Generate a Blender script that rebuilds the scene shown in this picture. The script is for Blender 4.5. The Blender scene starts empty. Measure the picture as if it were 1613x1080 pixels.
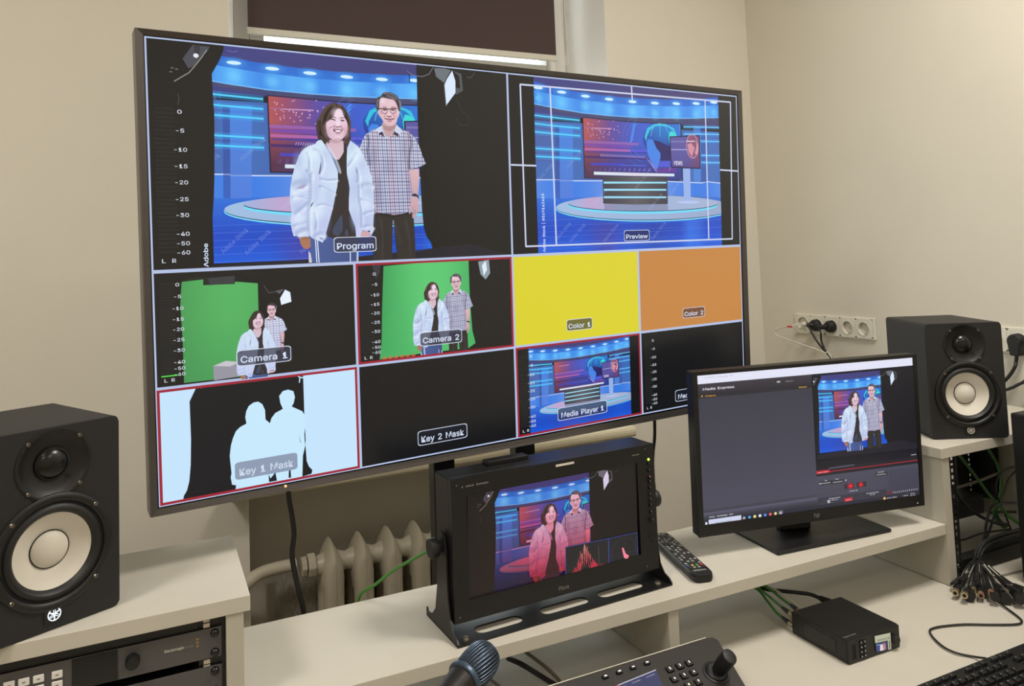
import bpy, bmesh, math, random
from mathutils import Vector, Matrix
random.seed(7)
S = bpy.context.scene
COL = S.collection
PI = math.pi
# ---------------------------------------------------------------- camera, world, lights, exposure
CZ = 1.565
F_PX, PCX, PCY = 1213.947, 806.5, 326.43
def _rot(a, b, c):
    return Matrix.Rotation(a, 3, 'Z') @ Matrix.Rotation(b, 3, 'X') @ Matrix.Rotation(c, 3, 'Y')
CR = _rot(-0.45667254923379064, 0.06304186493201008, 0.03742964022582654)
cd = bpy.data.cameras.new('camera'); cam = bpy.data.objects.new('camera', cd); COL.objects.link(cam)
cd.sensor_width = 36.0; cd.lens = F_PX / 1613 * 36
cd.shift_y = -(540 - PCY) / 1613
cd.clip_start = 0.02
r_, f_, u_ = CR.col[0], CR.col[1], CR.col[2]
cam.matrix_world = Matrix(((r_[0], u_[0], -f_[0], 0), (r_[1], u_[1], -f_[1], 0), (r_[2], u_[2], -f_[2], CZ), (0, 0, 0, 1)))
S.camera = cam
S.cycles.transparent_max_bounces = 48
S.view_settings.view_transform = 'Standard'; S.view_settings.look = 'None'
S.view_settings.exposure = 0.0; S.view_settings.gamma = 1.0; S.view_settings.use_curve_mapping = False
W = bpy.data.worlds.new('sky'); S.world = W; W.use_nodes = True
W.node_tree.nodes['Background'].inputs[0].default_value = (0.93, 0.97, 1.0, 1)
W.node_tree.nodes['Background'].inputs[1].default_value = 2.8
CEIL = 2.95
LAMPS = [(1.55, 0.60, 42), (-1.15, 0.55, 34), (1.45, -1.4, 12), (-0.85, -1.4, 9)]
def area(name, loc, sx, sy, power, color, rot=(0, 0, 0)):
    l = bpy.data.lights.new(name, 'AREA'); l.shape = 'RECTANGLE'; l.size = sx; l.size_y = sy
    l.energy = power; l.color = color
    o = bpy.data.objects.new(name, l); COL.objects.link(o); o.location = loc; o.rotation_euler = rot
    return o
# ---------------------------------------------------------------- photo measurement helpers (turn a measured point into a point in the room)
CAMP = Vector((0, 0, CZ))
def ray(x, y): return CR @ Vector(((x - PCX) / F_PX, 1, -(y - PCY) / F_PX))
A = -0.01836                       # the desk stands very slightly turned against the wall
EX = Vector((math.cos(A), math.sin(A), 0)); EY = Vector((-math.sin(A), math.cos(A), 0))
def dk(x, y, z): return EX * x + EY * y + Vector((0, 0, z))
def onz(x, y, z): d = ray(x, y); return CAMP + d * ((z - CZ) / d.z)
def ondy(x, y, Y): d = ray(x, y); return CAMP + d * (Y / d.dot(EY))
def onwy(x, y, Y): d = ray(x, y); return CAMP + d * (Y / d.y)
def onwx(x, y, X): d = ray(x, y); return CAMP + d * (X / d.x)
def onpl(x, y, p, n): d = ray(x, y); return CAMP + d * ((p - CAMP).dot(n) / d.dot(n))
# ---------------------------------------------------------------- materials
def lin(c):
    r = []
    for v in c[:3]:
        v = v / 255.0
        r.append(v / 12.92 if v <= 0.04045 else ((v + 0.055) / 1.055) ** 2.4)
    return tuple(r)
MATS = {}
def mat(name, col, rough=0.5, metal=0.0, var=0.06, scale=40.0, bump=0.0, bscale=300.0, spec=0.5, emit=None, es=1.0, stretch=None, coat=0.0):
    if name in MATS: return MATS[name]
    m = bpy.data.materials.new(name); m.use_nodes = True; nt = m.node_tree; b = nt.nodes['Principled BSDF']
    c = lin(col)
    tc = nt.nodes.new('ShaderNodeTexCoord'); mp = nt.nodes.new('ShaderNodeMapping')
    nt.links.new(tc.outputs['Object'], mp.inputs[0])
    if stretch: mp.inputs['Scale'].default_value = stretch
    nz = nt.nodes.new('ShaderNodeTexNoise'); nz.inputs['Scale'].default_value = scale; nz.inputs['Detail'].default_value = 4
    nt.links.new(mp.outputs[0], nz.inputs['Vector'])
    mr = nt.nodes.new('ShaderNodeMapRange'); mr.inputs['To Min'].default_value = 1 - var; mr.inputs['To Max'].default_value = 1 + var
    mr.inputs['From Min'].default_value = 0.3; mr.inputs['From Max'].default_value = 0.7
    nt.links.new(nz.outputs['Fac'], mr.inputs['Value'])
    mx = nt.nodes.new('ShaderNodeVectorMath'); mx.operation = 'SCALE'; mx.inputs[0].default_value = c
    nt.links.new(mr.outputs[0], mx.inputs['Scale']); nt.links.new(mx.outputs[0], b.inputs['Base Color'])
    b.inputs['Roughness'].default_value = rough; b.inputs['Metallic'].default_value = metal
    b.inputs['Specular IOR Level'].default_value = spec
    if coat: b.inputs['Coat Weight'].default_value = coat
    if bump:
        n2 = nt.nodes.new('ShaderNodeTexNoise'); n2.inputs['Scale'].default_value = bscale; n2.inputs['Detail'].default_value = 3
        nt.links.new(mp.outputs[0], n2.inputs['Vector'])
        bp = nt.nodes.new('ShaderNodeBump'); bp.inputs['Strength'].default_value = bump; bp.inputs['Distance'].default_value = 0.001
        nt.links.new(n2.outputs['Fac'], bp.inputs['Height']); nt.links.new(bp.outputs[0], b.inputs['Normal'])
    if emit:
        b.inputs['Emission Color'].default_value = (*lin(emit), 1); b.inputs['Emission Strength'].default_value = es
    MATS[name] = m; return m
M_WALL = mat('wall_paint', (217, 211, 197), 0.75, var=0.02, scale=3, bump=0.25, bscale=220)
M_JAMB = mat('jamb_daylit_paint', (238, 236, 232), 0.6, var=0.02, scale=3, bump=0.2, bscale=150)  # whiter than the wall: daylight on the jambs is put into the colour
M_CEIL = mat('ceiling_paint', (222, 218, 208), 0.8, var=0.01)
M_FLOOR = mat('floor_vinyl', (138, 122, 102), 0.45, var=0.1, scale=6)
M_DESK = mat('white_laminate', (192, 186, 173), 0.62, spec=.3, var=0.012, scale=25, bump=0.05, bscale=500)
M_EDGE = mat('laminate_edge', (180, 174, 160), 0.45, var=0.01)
M_BLACK = mat('black_plastic', (15, 15, 16), 0.45, var=0.08, bump=0.1, bscale=900)
M_BLACKM = mat('matte_black_paint', (14, 14, 15), 0.42, var=0.06, bump=0.15, bscale=700)
M_SPK = mat('speaker_vinyl', (33, 31, 31), 0.65, var=0.08, scale=80, bump=0.3, bscale=900)
M_SPKF = mat('speaker_baffle', (26, 26, 27), 0.62, var=0.05, bump=0.3, bscale=1200)
M_RUB = mat('black_rubber', (20, 20, 21), 0.5, var=0.05)
M_GLOSSB = mat('gloss_black', (12, 12, 13), 0.2, var=0.02)
M_BEZ = mat('tv_bezel_grey', (92, 88, 86), 0.34, metal=0.7, var=0.05, scale=60, stretch=(1, 1, 20))
M_CONE = mat('white_cone', (216, 210, 198), 0.5, var=0.015)
M_CHROME = mat('steel', (190, 186, 178), 0.25, metal=1.0, var=0.03)
M_BRASS = mat('nickel_brass', (188, 174, 142), 0.3, metal=0.9, var=0.05)
M_SCREW = mat('dark_screw', (130, 122, 108), 0.3, metal=0.8)
M_FACE = mat('grey_faceplate', (84, 82, 82), 0.45, metal=0.3, var=0.02)
M_KEYW = mat('white_key', (206, 202, 196), 0.5, var=0.02, emit=(200, 190, 180), es=0.12)
M_SOCK = mat('white_socket_plastic', (222, 218, 204), 0.35, var=0.01)
M_RAD = mat('radiator_enamel', (190, 182, 162), 0.38, var=0.04, scale=25, bump=0.35, bscale=90)
M_SILL = mat('sill_board', (205, 196, 168), 0.4, var=0.02)
M_PVC = mat('window_pvc', (228, 226, 220), 0.3, var=0.01)
M_BLIND = mat('brown_blackout_fabric', (74, 58, 57), 0.85, var=0.05, scale=200, bump=0.2, bscale=900)
M_BAR = mat('blind_bar', (208, 204, 190), 0.4, var=0.01)
M_CAB_G = mat('green_cable', (62, 128, 44), 0.5, var=0.08)
M_CAB_K = mat('black_cable', (24, 24, 24), 0.5, var=0.05)
M_CAB_W = mat('white_cable', (212, 208, 194), 0.5, var=0.03)
M_CAB_GR = mat('grey_cable', (120, 114, 102), 0.5, var=0.03)
M_RED = mat('red_print', (190, 40, 36), 0.5)
M_FOIL = mat('insulation_foil', (158, 152, 142), 0.4, metal=0.35, var=0.25, scale=120, bump=1.0, bscale=130, stretch=(1, 1, .35))
M_LED_W = mat('white_led', (235, 245, 255), 0.4, emit=(215, 232, 245), es=.85)
M_LED_G = mat('green_led', (150, 230, 60), 0.4, emit=(170, 255, 70), es=2.2)
M_LED_R = mat('red_led', (230, 90, 50), 0.4, emit=(255, 90, 50), es=1.2)
M_PRINTW = mat('white_print', (205, 200, 190), 0.5)
M_PRINTG = mat('grey_print', (120, 118, 112), 0.5)
M_GOLD = mat('gold_print', (150, 116, 60), 0.5)
M_MESHB = mat('mic_grille_paint', (66, 80, 98), 0.35, metal=0.5, var=0.1)
M_DARKG = mat('dark_opening', (9, 9, 9), 0.8)
# picture material: what a lit panel shows; colours are light that the panel gives off
def pic_mat(name, strength=1.0, rough=0.16, base=0.008):
    m = bpy.data.materials.new(name); m.use_nodes = True; nt = m.node_tree; b = nt.nodes['Principled BSDF']
    at = nt.nodes.new('ShaderNodeAttribute'); at.attribute_name = 'Col'
    b.inputs['Base Color'].default_value = (base, base, base, 1); b.inputs['Roughness'].default_value = rough
    b.inputs['Specular IOR Level'].default_value = 0.5
    nt.links.new(at.outputs['Color'], b.inputs['Emission Color']); b.inputs['Emission Strength'].default_value = strength
    nt.links.new(at.outputs['Alpha'], b.inputs['Alpha'])
    return m
M_PIC_TV = pic_mat('tv_picture', 1.0, 0.22)
M_PIC_MON = pic_mat('monitor_picture', 1.0, 0.35)
# letter shapes: character ~ advance ~ outline points ~ triangles, in thousandths of the letter size
GLYPH_ROWS = """A~480~94,-12 -1,-12 193,521 285,521 480,-12 387,-12 276,299 265,330 253,369 238,416 216,490 261,490 239,415 224,367 212,329 202,299 358,187 122,187 122,154 358,154~1,10,2 10,3,2 10,11,3 11,4,3 1,9,10 12,4,11 1,13,9 13,8,9 13,8,12 8,4,12 7,16,8 16,4,8 1,17,13 17,14,13 6,16,7 17,15,14 17,18,15 18,0,15 5,19,6 19,16,6 1,18,17 18,16,17 18,19,16 19,4,16 1,0,18 5,4,19
B~456~247,-12 48,-12 48,521 242,521 292,516 334,501 368,478 391,448 406,413 410,374 407,342 397,315 382,293 363,276 342,264 327,258 327,272 343,269 370,256 394,236 413,209 426,176 430,136 425,97 411,61 385,30 350,7 303,-7 137,219 137,69 244,69 292,74 322,89 338,110 343,137 340,158 332,178 318,194 300,207 277,216 248,219 137,440 137,297 237,297 262,300 283,307 300,318 313,333 321,351 324,372 319,399 304,420 279,434 239,440~1,41,2 41,3,2 41,4,3 41,5,4 41,6,5 41,7,6 41,53,7 53,52,7 52,8,7 1,42,41 51,8,52 50,8,51 50,9,8 49,9,50 49,10,9 48,10,49 47,10,48 47,11,10 46,11,47 45,11,46 45,12,11 44,12,45 43,12,44 1,28,42 28,43,42 28,12,43 28,16,12 16,13,12 16,17,13 17,14,13 28,15,16 14,18,17 15,18,14 28,18,15 28,19,18 28,40,19 40,20,19 1,29,28 39,20,40 38,20,39 38,21,20 37,21,38 36,21,37 35,21,36 35,22,21 34,22,35 33,22,34 33,23,22 32,23,33 32,24,23 31,24,32 30,24,31 1,30,29 1,24,30 1,25,24 1,26,25 1,27,26 1,0,27
C~510~344,-7 307,-16 267,-19 202,-11 144,15 95,55 59,110 36,177 28,254 36,332 59,399 95,453 144,494 202,519 267,528 307,525 344,516 379,501 410,481 436,455 458,424 475,389 488,336 399,336 390,368 379,388 366,405 350,419 332,430 312,437 290,442 268,444 226,438 190,422 160,395 136,359 121,311 115,254 121,197 136,150 160,113 190,87 227,70 268,65 290,67 312,71 332,79 350,90 366,104 379,121 390,141 400,172 488,172 475,119 459,85 437,54 410,28 379,8~13,15,14 13,16,15 12,16,13 12,17,16 12,18,17 11,18,12 11,19,18 11,31,19 31,30,19 30,20,19 10,32,11 32,31,11 29,20,30 10,33,32 28,20,29 27,20,28 27,21,20 10,34,33 26,21,27 25,21,26 9,34,10 9,35,34 25,22,21 24,22,25 23,22,24 9,36,35 8,36,9 8,37,36 8,38,37 7,38,8 7,39,38 6,39,7 50,52,51 50,53,52 6,40,39 49,53,50 48,53,49 48,54,53 6,41,40 5,41,6 47,54,48 46,54,47 5,42,41 46,55,54 45,55,46 44,55,45 5,43,42 43,55,44 5,55,43 4,55,5 4,56,55 4,57,56 3,57,4 3,0,57 3,1,0 2,1,3
D~503~357,20 293,-4 219,-12 84,-12 84,69 214,69 269,75 312,91 345,118 368,154 382,200 387,255 382,310 368,355 345,391 313,418 272,434 220,440 81,440 81,521 226,521 297,513 359,489 408,450 444,396 466,331 474,255 466,179 444,113 407,60 48,521 137,521 137,-12 48,-12~33,19,30 19,31,30 33,18,19 31,20,19 32,20,31 32,17,20 17,21,20 17,22,21 17,23,22 17,16,23 16,24,23 33,17,18 33,4,17 4,32,17 15,24,16 14,24,15 14,25,24 13,25,14 12,25,13 12,26,25 11,26,12 11,27,26 10,27,11 9,27,10 9,28,27 8,28,9 7,28,8 7,29,28 6,29,7 5,29,6 33,3,4 32,5,4 32,29,5 32,0,29 32,1,0 32,2,1 3,32,33 32,2,3
E~419~387,-12 48,-12 48,521 384,521 384,440 137,440 137,298 367,298 367,217 137,217 137,69 387,69~1,5,2 5,3,2 5,4,3 1,6,5 1,9,6 9,7,6 9,8,7 1,10,9 1,11,10 1,0,11
F~410~137,-12 48,-12 48,521 381,521 381,440 137,440 137,290 358,290 358,209 137,209~1,5,2 5,3,2 5,4,3 1,6,5 1,9,6 9,7,6 9,8,7 1,0,9
G~521~382,8 329,-12 269,-19 202,-11 143,15 95,56 58,110 36,177 28,254 36,332 58,398 94,453 142,494 200,519 265,528 306,524 344,515 379,500 411,479 438,453 459,423 476,388 490,337 400,337 388,367 377,386 364,403 349,417 331,429 312,437 290,442 266,444 225,438 190,422 159,396 136,359 121,312 115,254 121,197 136,150 160,113 191,87 227,70 269,65 306,69 339,82 365,102 386,129 398,163 404,216 572,187 271,187 271,268 490,268 490,199 483,138 461,85 427,41~13,15,14 13,16,15 12,16,13 12,17,16 12,18,17 11,18,12 11,19,18 10,32,11 32,31,11 31,19,11 31,30,19 30,20,19 29,20,30 10,33,32 28,20,29 27,20,28 27,21,20 10,34,33 26,21,27 25,21,26 9,34,10 9,35,34 25,22,21 24,22,25 23,22,24 9,36,35 8,36,9 8,37,36 51,53,52 51,49,53 49,54,53 8,38,37 7,38,8 51,48,49 54,50,49 55,50,54 7,39,38 48,50,51 48,55,50 6,39,7 47,55,48 6,40,39 47,56,55 46,56,47 6,41,40 5,41,6 45,56,46 5,42,41 45,57,56 44,57,45 5,43,42 43,57,44 5,57,43 4,57,5 4,0,57 3,0,4 3,1,0 2,1,3
H~517~137,-12 48,-12 48,521 137,521 137,301 380,301 380,521 469,521 469,-12 380,-12 380,220 137,220~1,3,2 1,4,3 5,7,6 5,8,7 1,11,4 11,5,4 11,10,5 10,8,5 1,0,11 9,8,10
I~301~281,-12 19,-12 19,69 106,69 106,440 19,440 19,521 281,521 281,440 195,440 195,69 281,69~5,7,6 5,8,7 4,8,5 3,9,4 9,8,4 3,10,9 1,3,2 1,10,3 1,11,10 1,0,11
K~467~232,264 92,115 92,220 112,246 130,269 147,290 165,311 184,332 203,352 358,521 476,521 236,263 137,-12 48,-12 48,521 137,521 137,334 136,225 137,193 472,-12 366,-12 173,260 229,329~13,15,14 13,2,15 2,16,15 8,10,9 8,22,10 22,11,10 7,22,8 2,3,16 3,4,16 4,17,16 6,22,7 6,21,22 11,19,22 5,21,6 4,21,5 17,21,4 1,11,0 1,19,11 17,20,21 18,20,17 13,1,2 12,20,18 13,12,1 12,19,1 20,19,12
L~393~373,-12 48,-12 48,521 137,521 137,69 373,69~1,3,2 1,4,3 1,5,4 1,0,5
M~629~134,-12 48,-12 48,521 160,521 288,191 293,178 299,163 305,145 311,126 317,107 323,87 328,69 338,37 291,37 301,68 306,86 312,105 319,125 325,144 331,162 336,178 341,191 468,521 580,521 580,-12 492,-12 492,291 492,308 492,327 493,348 493,369 494,391 494,413 495,436 495,469 529,469 517,430 509,406 501,382 493,359 486,337 479,318 472,301 467,287 350,-12 278,-12 159,287 154,300 148,317 141,336 134,357 126,380 118,404 109,428 95,469 130,469 131,438 132,416 132,394 133,372 133,350 134,329 134,309 134,291~1,54,2 54,3,2 54,55,3 55,4,3 21,34,22 34,23,22 34,35,23 35,24,23 1,53,54 56,4,55 21,33,34 36,24,35 57,4,56 21,32,33 37,24,36 1,52,53 58,4,57 21,31,32 38,24,37 1,51,52 59,4,58 21,30,31 39,24,38 1,50,51 60,50,59 50,4,59 21,29,30 40,29,39 29,24,39 1,60,50 60,49,50 1,61,60 21,40,29 40,28,29 21,41,40 1,62,61 21,42,41 1,63,62 21,43,42 1,0,63 21,44,43 20,44,21 19,44,20 18,44,19 17,44,18 16,9,17 9,10,17 10,11,17 11,12,17 12,44,17
N~524~137,-12 48,-12 48,521 143,521 353,189 362,175 373,157 385,136 398,112 411,87 432,46 394,40 390,80 389,108 388,133 387,157 387,178 387,195 387,521 475,521 475,-12 380,-12 192,284 180,304 167,324 153,348 138,375 119,407 88,461 131,468 133,418 134,384 135,354 136,328 137,307 137,291~1,28,2 28,3,2 28,29,3 29,4,3 17,19,18 17,20,19 30,4,29 1,27,28 31,4,30 1,26,27 32,26,31 26,4,31 1,32,26 32,25,26 1,33,32 1,34,33 1,35,34 1,0,35 16,20,17 15,20,16 14,20,15 13,8,14 8,20,14 13,9,8 12,9,13 12,10,9 11,10,12
O~534~390,15 332,-11 267,-19 202,-11 144,15 96,55 59,110 36,177 28,254 36,332 59,399 96,453 144,494 202,519 267,528 332,519 390,494 438,453 475,398 498,332 505,254 498,177 475,110 438,55 191,86 227,70 267,65 307,70 343,86 374,112 397,149 413,197 418,254 413,312 397,359 374,396 343,422 307,438 267,444 227,438 191,422 160,396 136,359 121,312 115,254 121,197 136,149 160,113~13,15,14 12,15,13 12,16,15 11,16,12 11,17,16 10,39,11 39,38,11 38,17,11 38,37,17 37,18,17 36,18,37 10,40,39 35,18,36 10,41,40 9,41,10 35,19,18 34,19,35 9,42,41 33,19,34 9,43,42 8,43,9 33,20,19 32,20,33 8,44,43 31,20,32 8,45,44 7,45,8 31,21,20 7,46,45 30,21,31 30,22,21 6,46,7 6,47,46 29,22,30 6,24,47 28,22,29 28,23,22 5,24,6 5,25,24 27,23,28 5,26,25 26,23,27 5,23,26 5,0,23 4,0,5 4,1,0 3,1,4 3,2,1
P~445~137,-12 48,-12 48,521 236,521 292,515 338,498 375,471 400,435 416,394 421,348 416,302 400,260 375,224 338,197 292,179 236,174 97,174 97,254 232,254 266,258 291,267 310,281 322,299 330,322 332,348 330,374 322,396 310,414 291,428 266,437 232,440 137,440~1,17,2 17,31,2 31,3,2 31,4,3 31,5,4 31,6,5 31,30,6 30,7,6 17,0,31 29,7,30 28,7,29 28,8,7 27,8,28 26,8,27 25,8,26 25,9,8 24,9,25 23,9,24 23,10,9 22,10,23 22,11,10 21,11,22 20,11,21 19,11,20 19,12,11 18,12,19 1,16,17 0,18,17 0,15,18 15,12,18 15,13,12 15,14,13 1,15,16 1,0,15
R~449~137,-12 48,-12 48,521 236,521 292,515 339,499 375,473 401,439 416,398 421,352 416,306 401,266 375,232 338,206 292,191 236,186 84,186 84,267 233,267 267,270 292,278 311,290 323,306 331,327 333,352 331,378 323,399 310,416 292,429 267,437 232,440 137,440 448,-12 346,-12 210,241 310,241~1,17,2 17,31,2 31,3,2 31,4,3 31,5,4 31,6,5 31,30,6 30,7,6 17,0,31 29,7,30 29,8,7 28,8,29 27,8,28 26,8,27 25,8,26 25,9,8 24,9,25 23,9,24 23,10,9 22,10,23 21,10,22 21,11,10 20,11,21 19,11,20 18,11,19 1,16,17 0,34,17 34,18,17 34,11,18 34,35,11 35,12,11 0,15,34 15,33,34 32,13,35 13,12,35 14,32,13 15,32,14 1,15,16 1,0,15 33,32,15
S~447~328,0 280,-16 224,-21 170,-16 123,-2 84,22 54,53 35,92 24,149 114,149 122,114 133,95 149,81 171,70 196,63 224,61 254,64 281,71 303,83 320,99 330,118 333,139 331,157 323,171 309,183 291,194 268,203 241,211 180,228 122,250 78,281 49,321 40,372 46,416 65,455 95,486 133,509 177,523 227,528 277,523 321,509 358,486 387,456 406,419 415,366 329,366 316,406 295,427 264,442 225,446 196,444 172,437 153,425 139,411 130,394 127,376 130,357 140,342 155,329 174,319 195,311 216,305 268,291 291,284 316,275 342,263 366,247 388,228 405,203 417,174 420,138 415,96 397,57 368,24~37,39,38 36,39,37 36,40,39 35,40,36 35,41,40 34,41,35 34,42,41 34,49,42 49,48,42 48,43,42 33,50,34 50,49,34 33,51,50 47,43,48 33,52,51 46,43,47 33,53,52 46,44,43 32,53,33 32,54,53 45,44,46 32,55,54 32,56,55 31,56,32 31,57,56 31,58,57 31,59,58 30,59,31 30,60,59 30,61,60 30,62,61 30,63,62 30,64,63 29,64,30 29,65,64 29,66,65 28,66,29 28,67,66 27,67,28 27,68,67 26,68,27 26,69,68 25,69,26 24,69,25 23,69,24 23,70,69 22,70,23 21,70,22 7,9,8 7,10,9 20,70,21 20,71,70 19,71,20 7,11,10 18,71,19 18,72,71 7,12,11 6,12,7 17,72,18 6,13,12 16,72,17 6,14,13 15,72,16 6,15,14 6,72,15 6,73,72 5,73,6 5,0,73 4,0,5 4,1,0 3,1,4 3,2,1
T~449~181,440 20,440 20,521 429,521 429,440 269,440 269,-12 181,-12~1,3,2 1,4,3 0,4,1 7,5,0 5,4,0 7,6,5
V~480~286,-12 195,-12 -1,521 93,521 204,210 214,180 227,141 242,93 264,19 218,19 241,93 256,142 268,180 278,210 386,521 480,521~1,3,2 1,4,3 13,15,14 13,0,15 1,5,4 12,0,13 11,0,12 1,6,5 10,7,11 7,0,11 1,10,6 10,7,6 1,9,10 8,0,7 1,8,9 1,0,8
W~687~240,-12 146,-12 1,521 92,521 175,199 181,174 187,148 193,122 199,96 204,69 211,28 175,28 183,69 188,96 194,122 200,148 206,174 212,199 297,521 389,521 473,199 480,174 486,148 492,122 498,96 504,69 512,28 474,28 482,69 487,96 493,122 499,148 505,174 511,199 594,521 685,521 539,-12 446,-12 356,320 348,353 340,389 332,428 322,487 364,487 354,430 347,392 339,356 329,320~1,3,2 1,4,3 17,42,18 42,19,18 42,43,19 43,20,19 33,35,34 33,36,35 17,41,42 44,20,43 45,20,44 17,40,41 46,39,45 39,20,45 17,46,40 46,39,40 17,47,46 38,20,39 37,20,38 17,0,47 37,21,20 16,0,17 1,5,4 32,36,33 37,22,21 15,0,16 1,6,5 31,36,32 14,0,15 37,23,22 30,36,31 1,7,6 37,29,23 29,24,23 13,8,14 8,0,14 29,24,30 24,36,30 1,13,7 13,8,7 25,36,24 37,28,29 1,12,13 9,0,8 26,36,25 1,11,12 37,27,28 10,0,9 1,10,11 1,0,10 37,26,27 37,36,26
a~390~220,-10 192,-18 160,-21 123,-17 89,-6 60,12 37,38 23,70 18,108 22,141 33,167 50,188 71,204 96,215 122,222 150,228 177,232 208,236 232,239 249,242 259,245 262,249 264,256 264,256 262,276 256,291 247,302 234,311 217,317 196,319 173,317 154,311 138,303 126,292 117,281 106,260 24,284 47,329 71,355 99,374 129,387 162,394 194,396 217,395 242,391 267,383 292,370 315,352 333,326 345,292 349,252 349,-12 265,-12 265,40 279,40 274,31 260,16 242,2 134,63 151,59 170,57 199,61 222,69 240,83 253,99 261,118 264,139 264,167 275,175 263,170 249,167 233,164 217,161 202,159 188,158 177,156 157,153 139,147 123,140 113,131 106,120 104,105 106,91 112,79 121,70~41,43,42 41,44,43 40,44,41 40,45,44 39,45,40 39,46,45 38,46,39 38,47,46 37,47,38 37,48,47 36,30,37 30,29,37 29,48,37 29,28,48 28,49,48 36,31,30 27,49,28 36,32,31 26,49,27 36,33,32 25,49,26 25,50,49 36,34,33 24,50,25 35,34,36 23,50,24 22,50,23 21,50,22 21,51,50 20,51,21 19,68,20 68,51,20 18,68,19 17,68,18 16,68,17 15,68,16 14,68,15 13,68,14 12,68,13 11,68,12 10,68,11 10,69,68 67,51,68 10,70,69 9,70,10 9,71,70 66,51,67 9,72,71 9,73,72 9,74,73 9,75,74 9,76,75 9,77,76 9,78,77 8,78,9 8,79,78 65,51,66 8,80,79 8,81,80 64,51,65 7,81,8 7,82,81 63,51,64 7,83,82 62,54,63 54,51,63 7,84,83 7,58,84 6,58,7 61,54,62 6,59,58 60,54,61 6,60,59 6,53,60 53,54,60 6,56,53 56,52,53 55,51,54 5,56,6 56,51,55 5,57,56 52,51,56 4,57,5 4,0,57 3,0,4 3,1,0 2,1,3
b~425~320,6 278,-14 230,-20 195,-17 167,-7 145,7 129,23 117,39 112,47 124,47 124,-12 41,-12 41,521 126,521 126,331 112,331 117,339 128,354 144,369 166,384 194,393 229,397 277,390 320,371 355,339 381,298 397,247 402,189 397,130 381,79 355,38 169,75 192,63 220,59 249,63 272,75 291,95 305,121 313,153 316,189 313,225 305,257 291,282 273,302 249,314 220,318 191,314 168,302 150,284 136,258 128,227 125,189 128,152 136,120 150,94~11,13,12 11,15,13 15,16,13 16,14,13 20,22,21 19,22,20 19,23,22 18,23,19 18,24,23 17,24,18 16,24,17 16,25,24 14,25,16 11,14,15 11,49,14 49,48,14 48,47,14 47,46,14 46,45,14 45,25,14 44,25,45 43,25,44 42,25,43 42,26,25 41,26,42 11,50,49 40,26,41 40,27,26 11,51,50 39,27,40 11,52,51 38,27,39 38,28,27 37,28,38 11,53,52 37,29,28 36,29,37 11,54,53 35,29,36 11,8,54 8,31,54 35,30,29 34,30,35 8,32,31 33,30,34 8,33,32 8,9,33 9,30,33 11,7,8 10,6,9 6,30,9 11,6,7 6,0,30 11,10,6 5,0,6 4,0,5 4,1,0 3,1,4 3,2,1
c~396~264,-12 236,-18 207,-20 156,-14 110,6 73,38 45,80 28,130 22,187 28,246 45,296 73,338 110,370 156,390 207,396 236,395 263,389 289,379 312,366 332,349 350,329 363,306 378,269 295,248 287,271 280,282 272,292 263,301 251,308 238,313 224,317 208,318 177,313 152,300 134,280 120,254 111,222 108,187 111,153 120,122 133,96 152,76 177,63 208,58 224,60 239,63 252,68 263,76 273,85 281,95 288,107 297,131 379,111 365,73 351,49 334,29 313,12 290,-2~13,15,14 13,16,15 12,16,13 12,17,16 12,18,17 11,18,12 11,19,18 11,20,19 10,31,11 31,20,11 31,30,20 30,21,20 10,32,31 29,21,30 28,21,29 10,33,32 27,21,28 27,22,21 26,22,27 10,34,33 9,34,10 25,22,26 24,22,25 9,35,34 23,22,24 9,36,35 8,36,9 8,37,36 8,38,37 7,38,8 7,39,38 50,52,51 6,39,7 6,40,39 50,53,52 49,53,50 6,41,40 48,53,49 47,53,48 5,41,6 46,53,47 5,42,41 46,54,53 45,54,46 44,54,45 5,43,42 43,54,44 5,54,43 5,55,54 4,55,5 4,56,55 4,57,56 3,57,4 3,0,57 3,1,0 2,1,3
d~425~258,-7 230,-17 195,-20 147,-14 105,6 70,38 44,79 27,130 22,189 27,247 44,298 70,339 105,371 148,390 195,397 230,393 258,384 280,369 296,354 308,338 313,331 299,331 299,521 384,521 384,-12 301,-12 301,47 313,47 308,39 296,23 279,7 152,75 176,63 205,59 233,63 256,75 274,94 288,119 297,152 300,189 297,227 288,258 275,284 256,302 233,314 205,318 175,314 152,302 133,282 120,257 111,225 108,189 111,153 120,121 134,95~21,23,22 21,19,23 19,20,23 20,24,23 13,15,14 13,16,15 12,16,13 12,17,16 11,17,12 11,18,17 11,19,18 10,19,11 10,21,19 10,20,21 10,45,20 45,44,20 44,43,20 43,42,20 42,41,20 41,24,20 10,46,45 10,47,46 10,48,47 9,48,10 9,49,48 40,24,41 9,50,49 8,50,9 39,24,40 8,51,50 38,24,39 8,52,51 7,52,8 7,53,52 37,24,38 6,53,7 6,54,53 36,24,37 6,31,54 35,27,36 27,24,36 5,31,6 5,32,31 34,27,35 5,33,32 33,27,34 5,26,33 26,27,33 5,29,26 29,25,26 28,24,27 29,24,28 4,29,5 4,30,29 25,24,29 4,0,30 3,0,4 3,1,0 2,1,3
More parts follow.
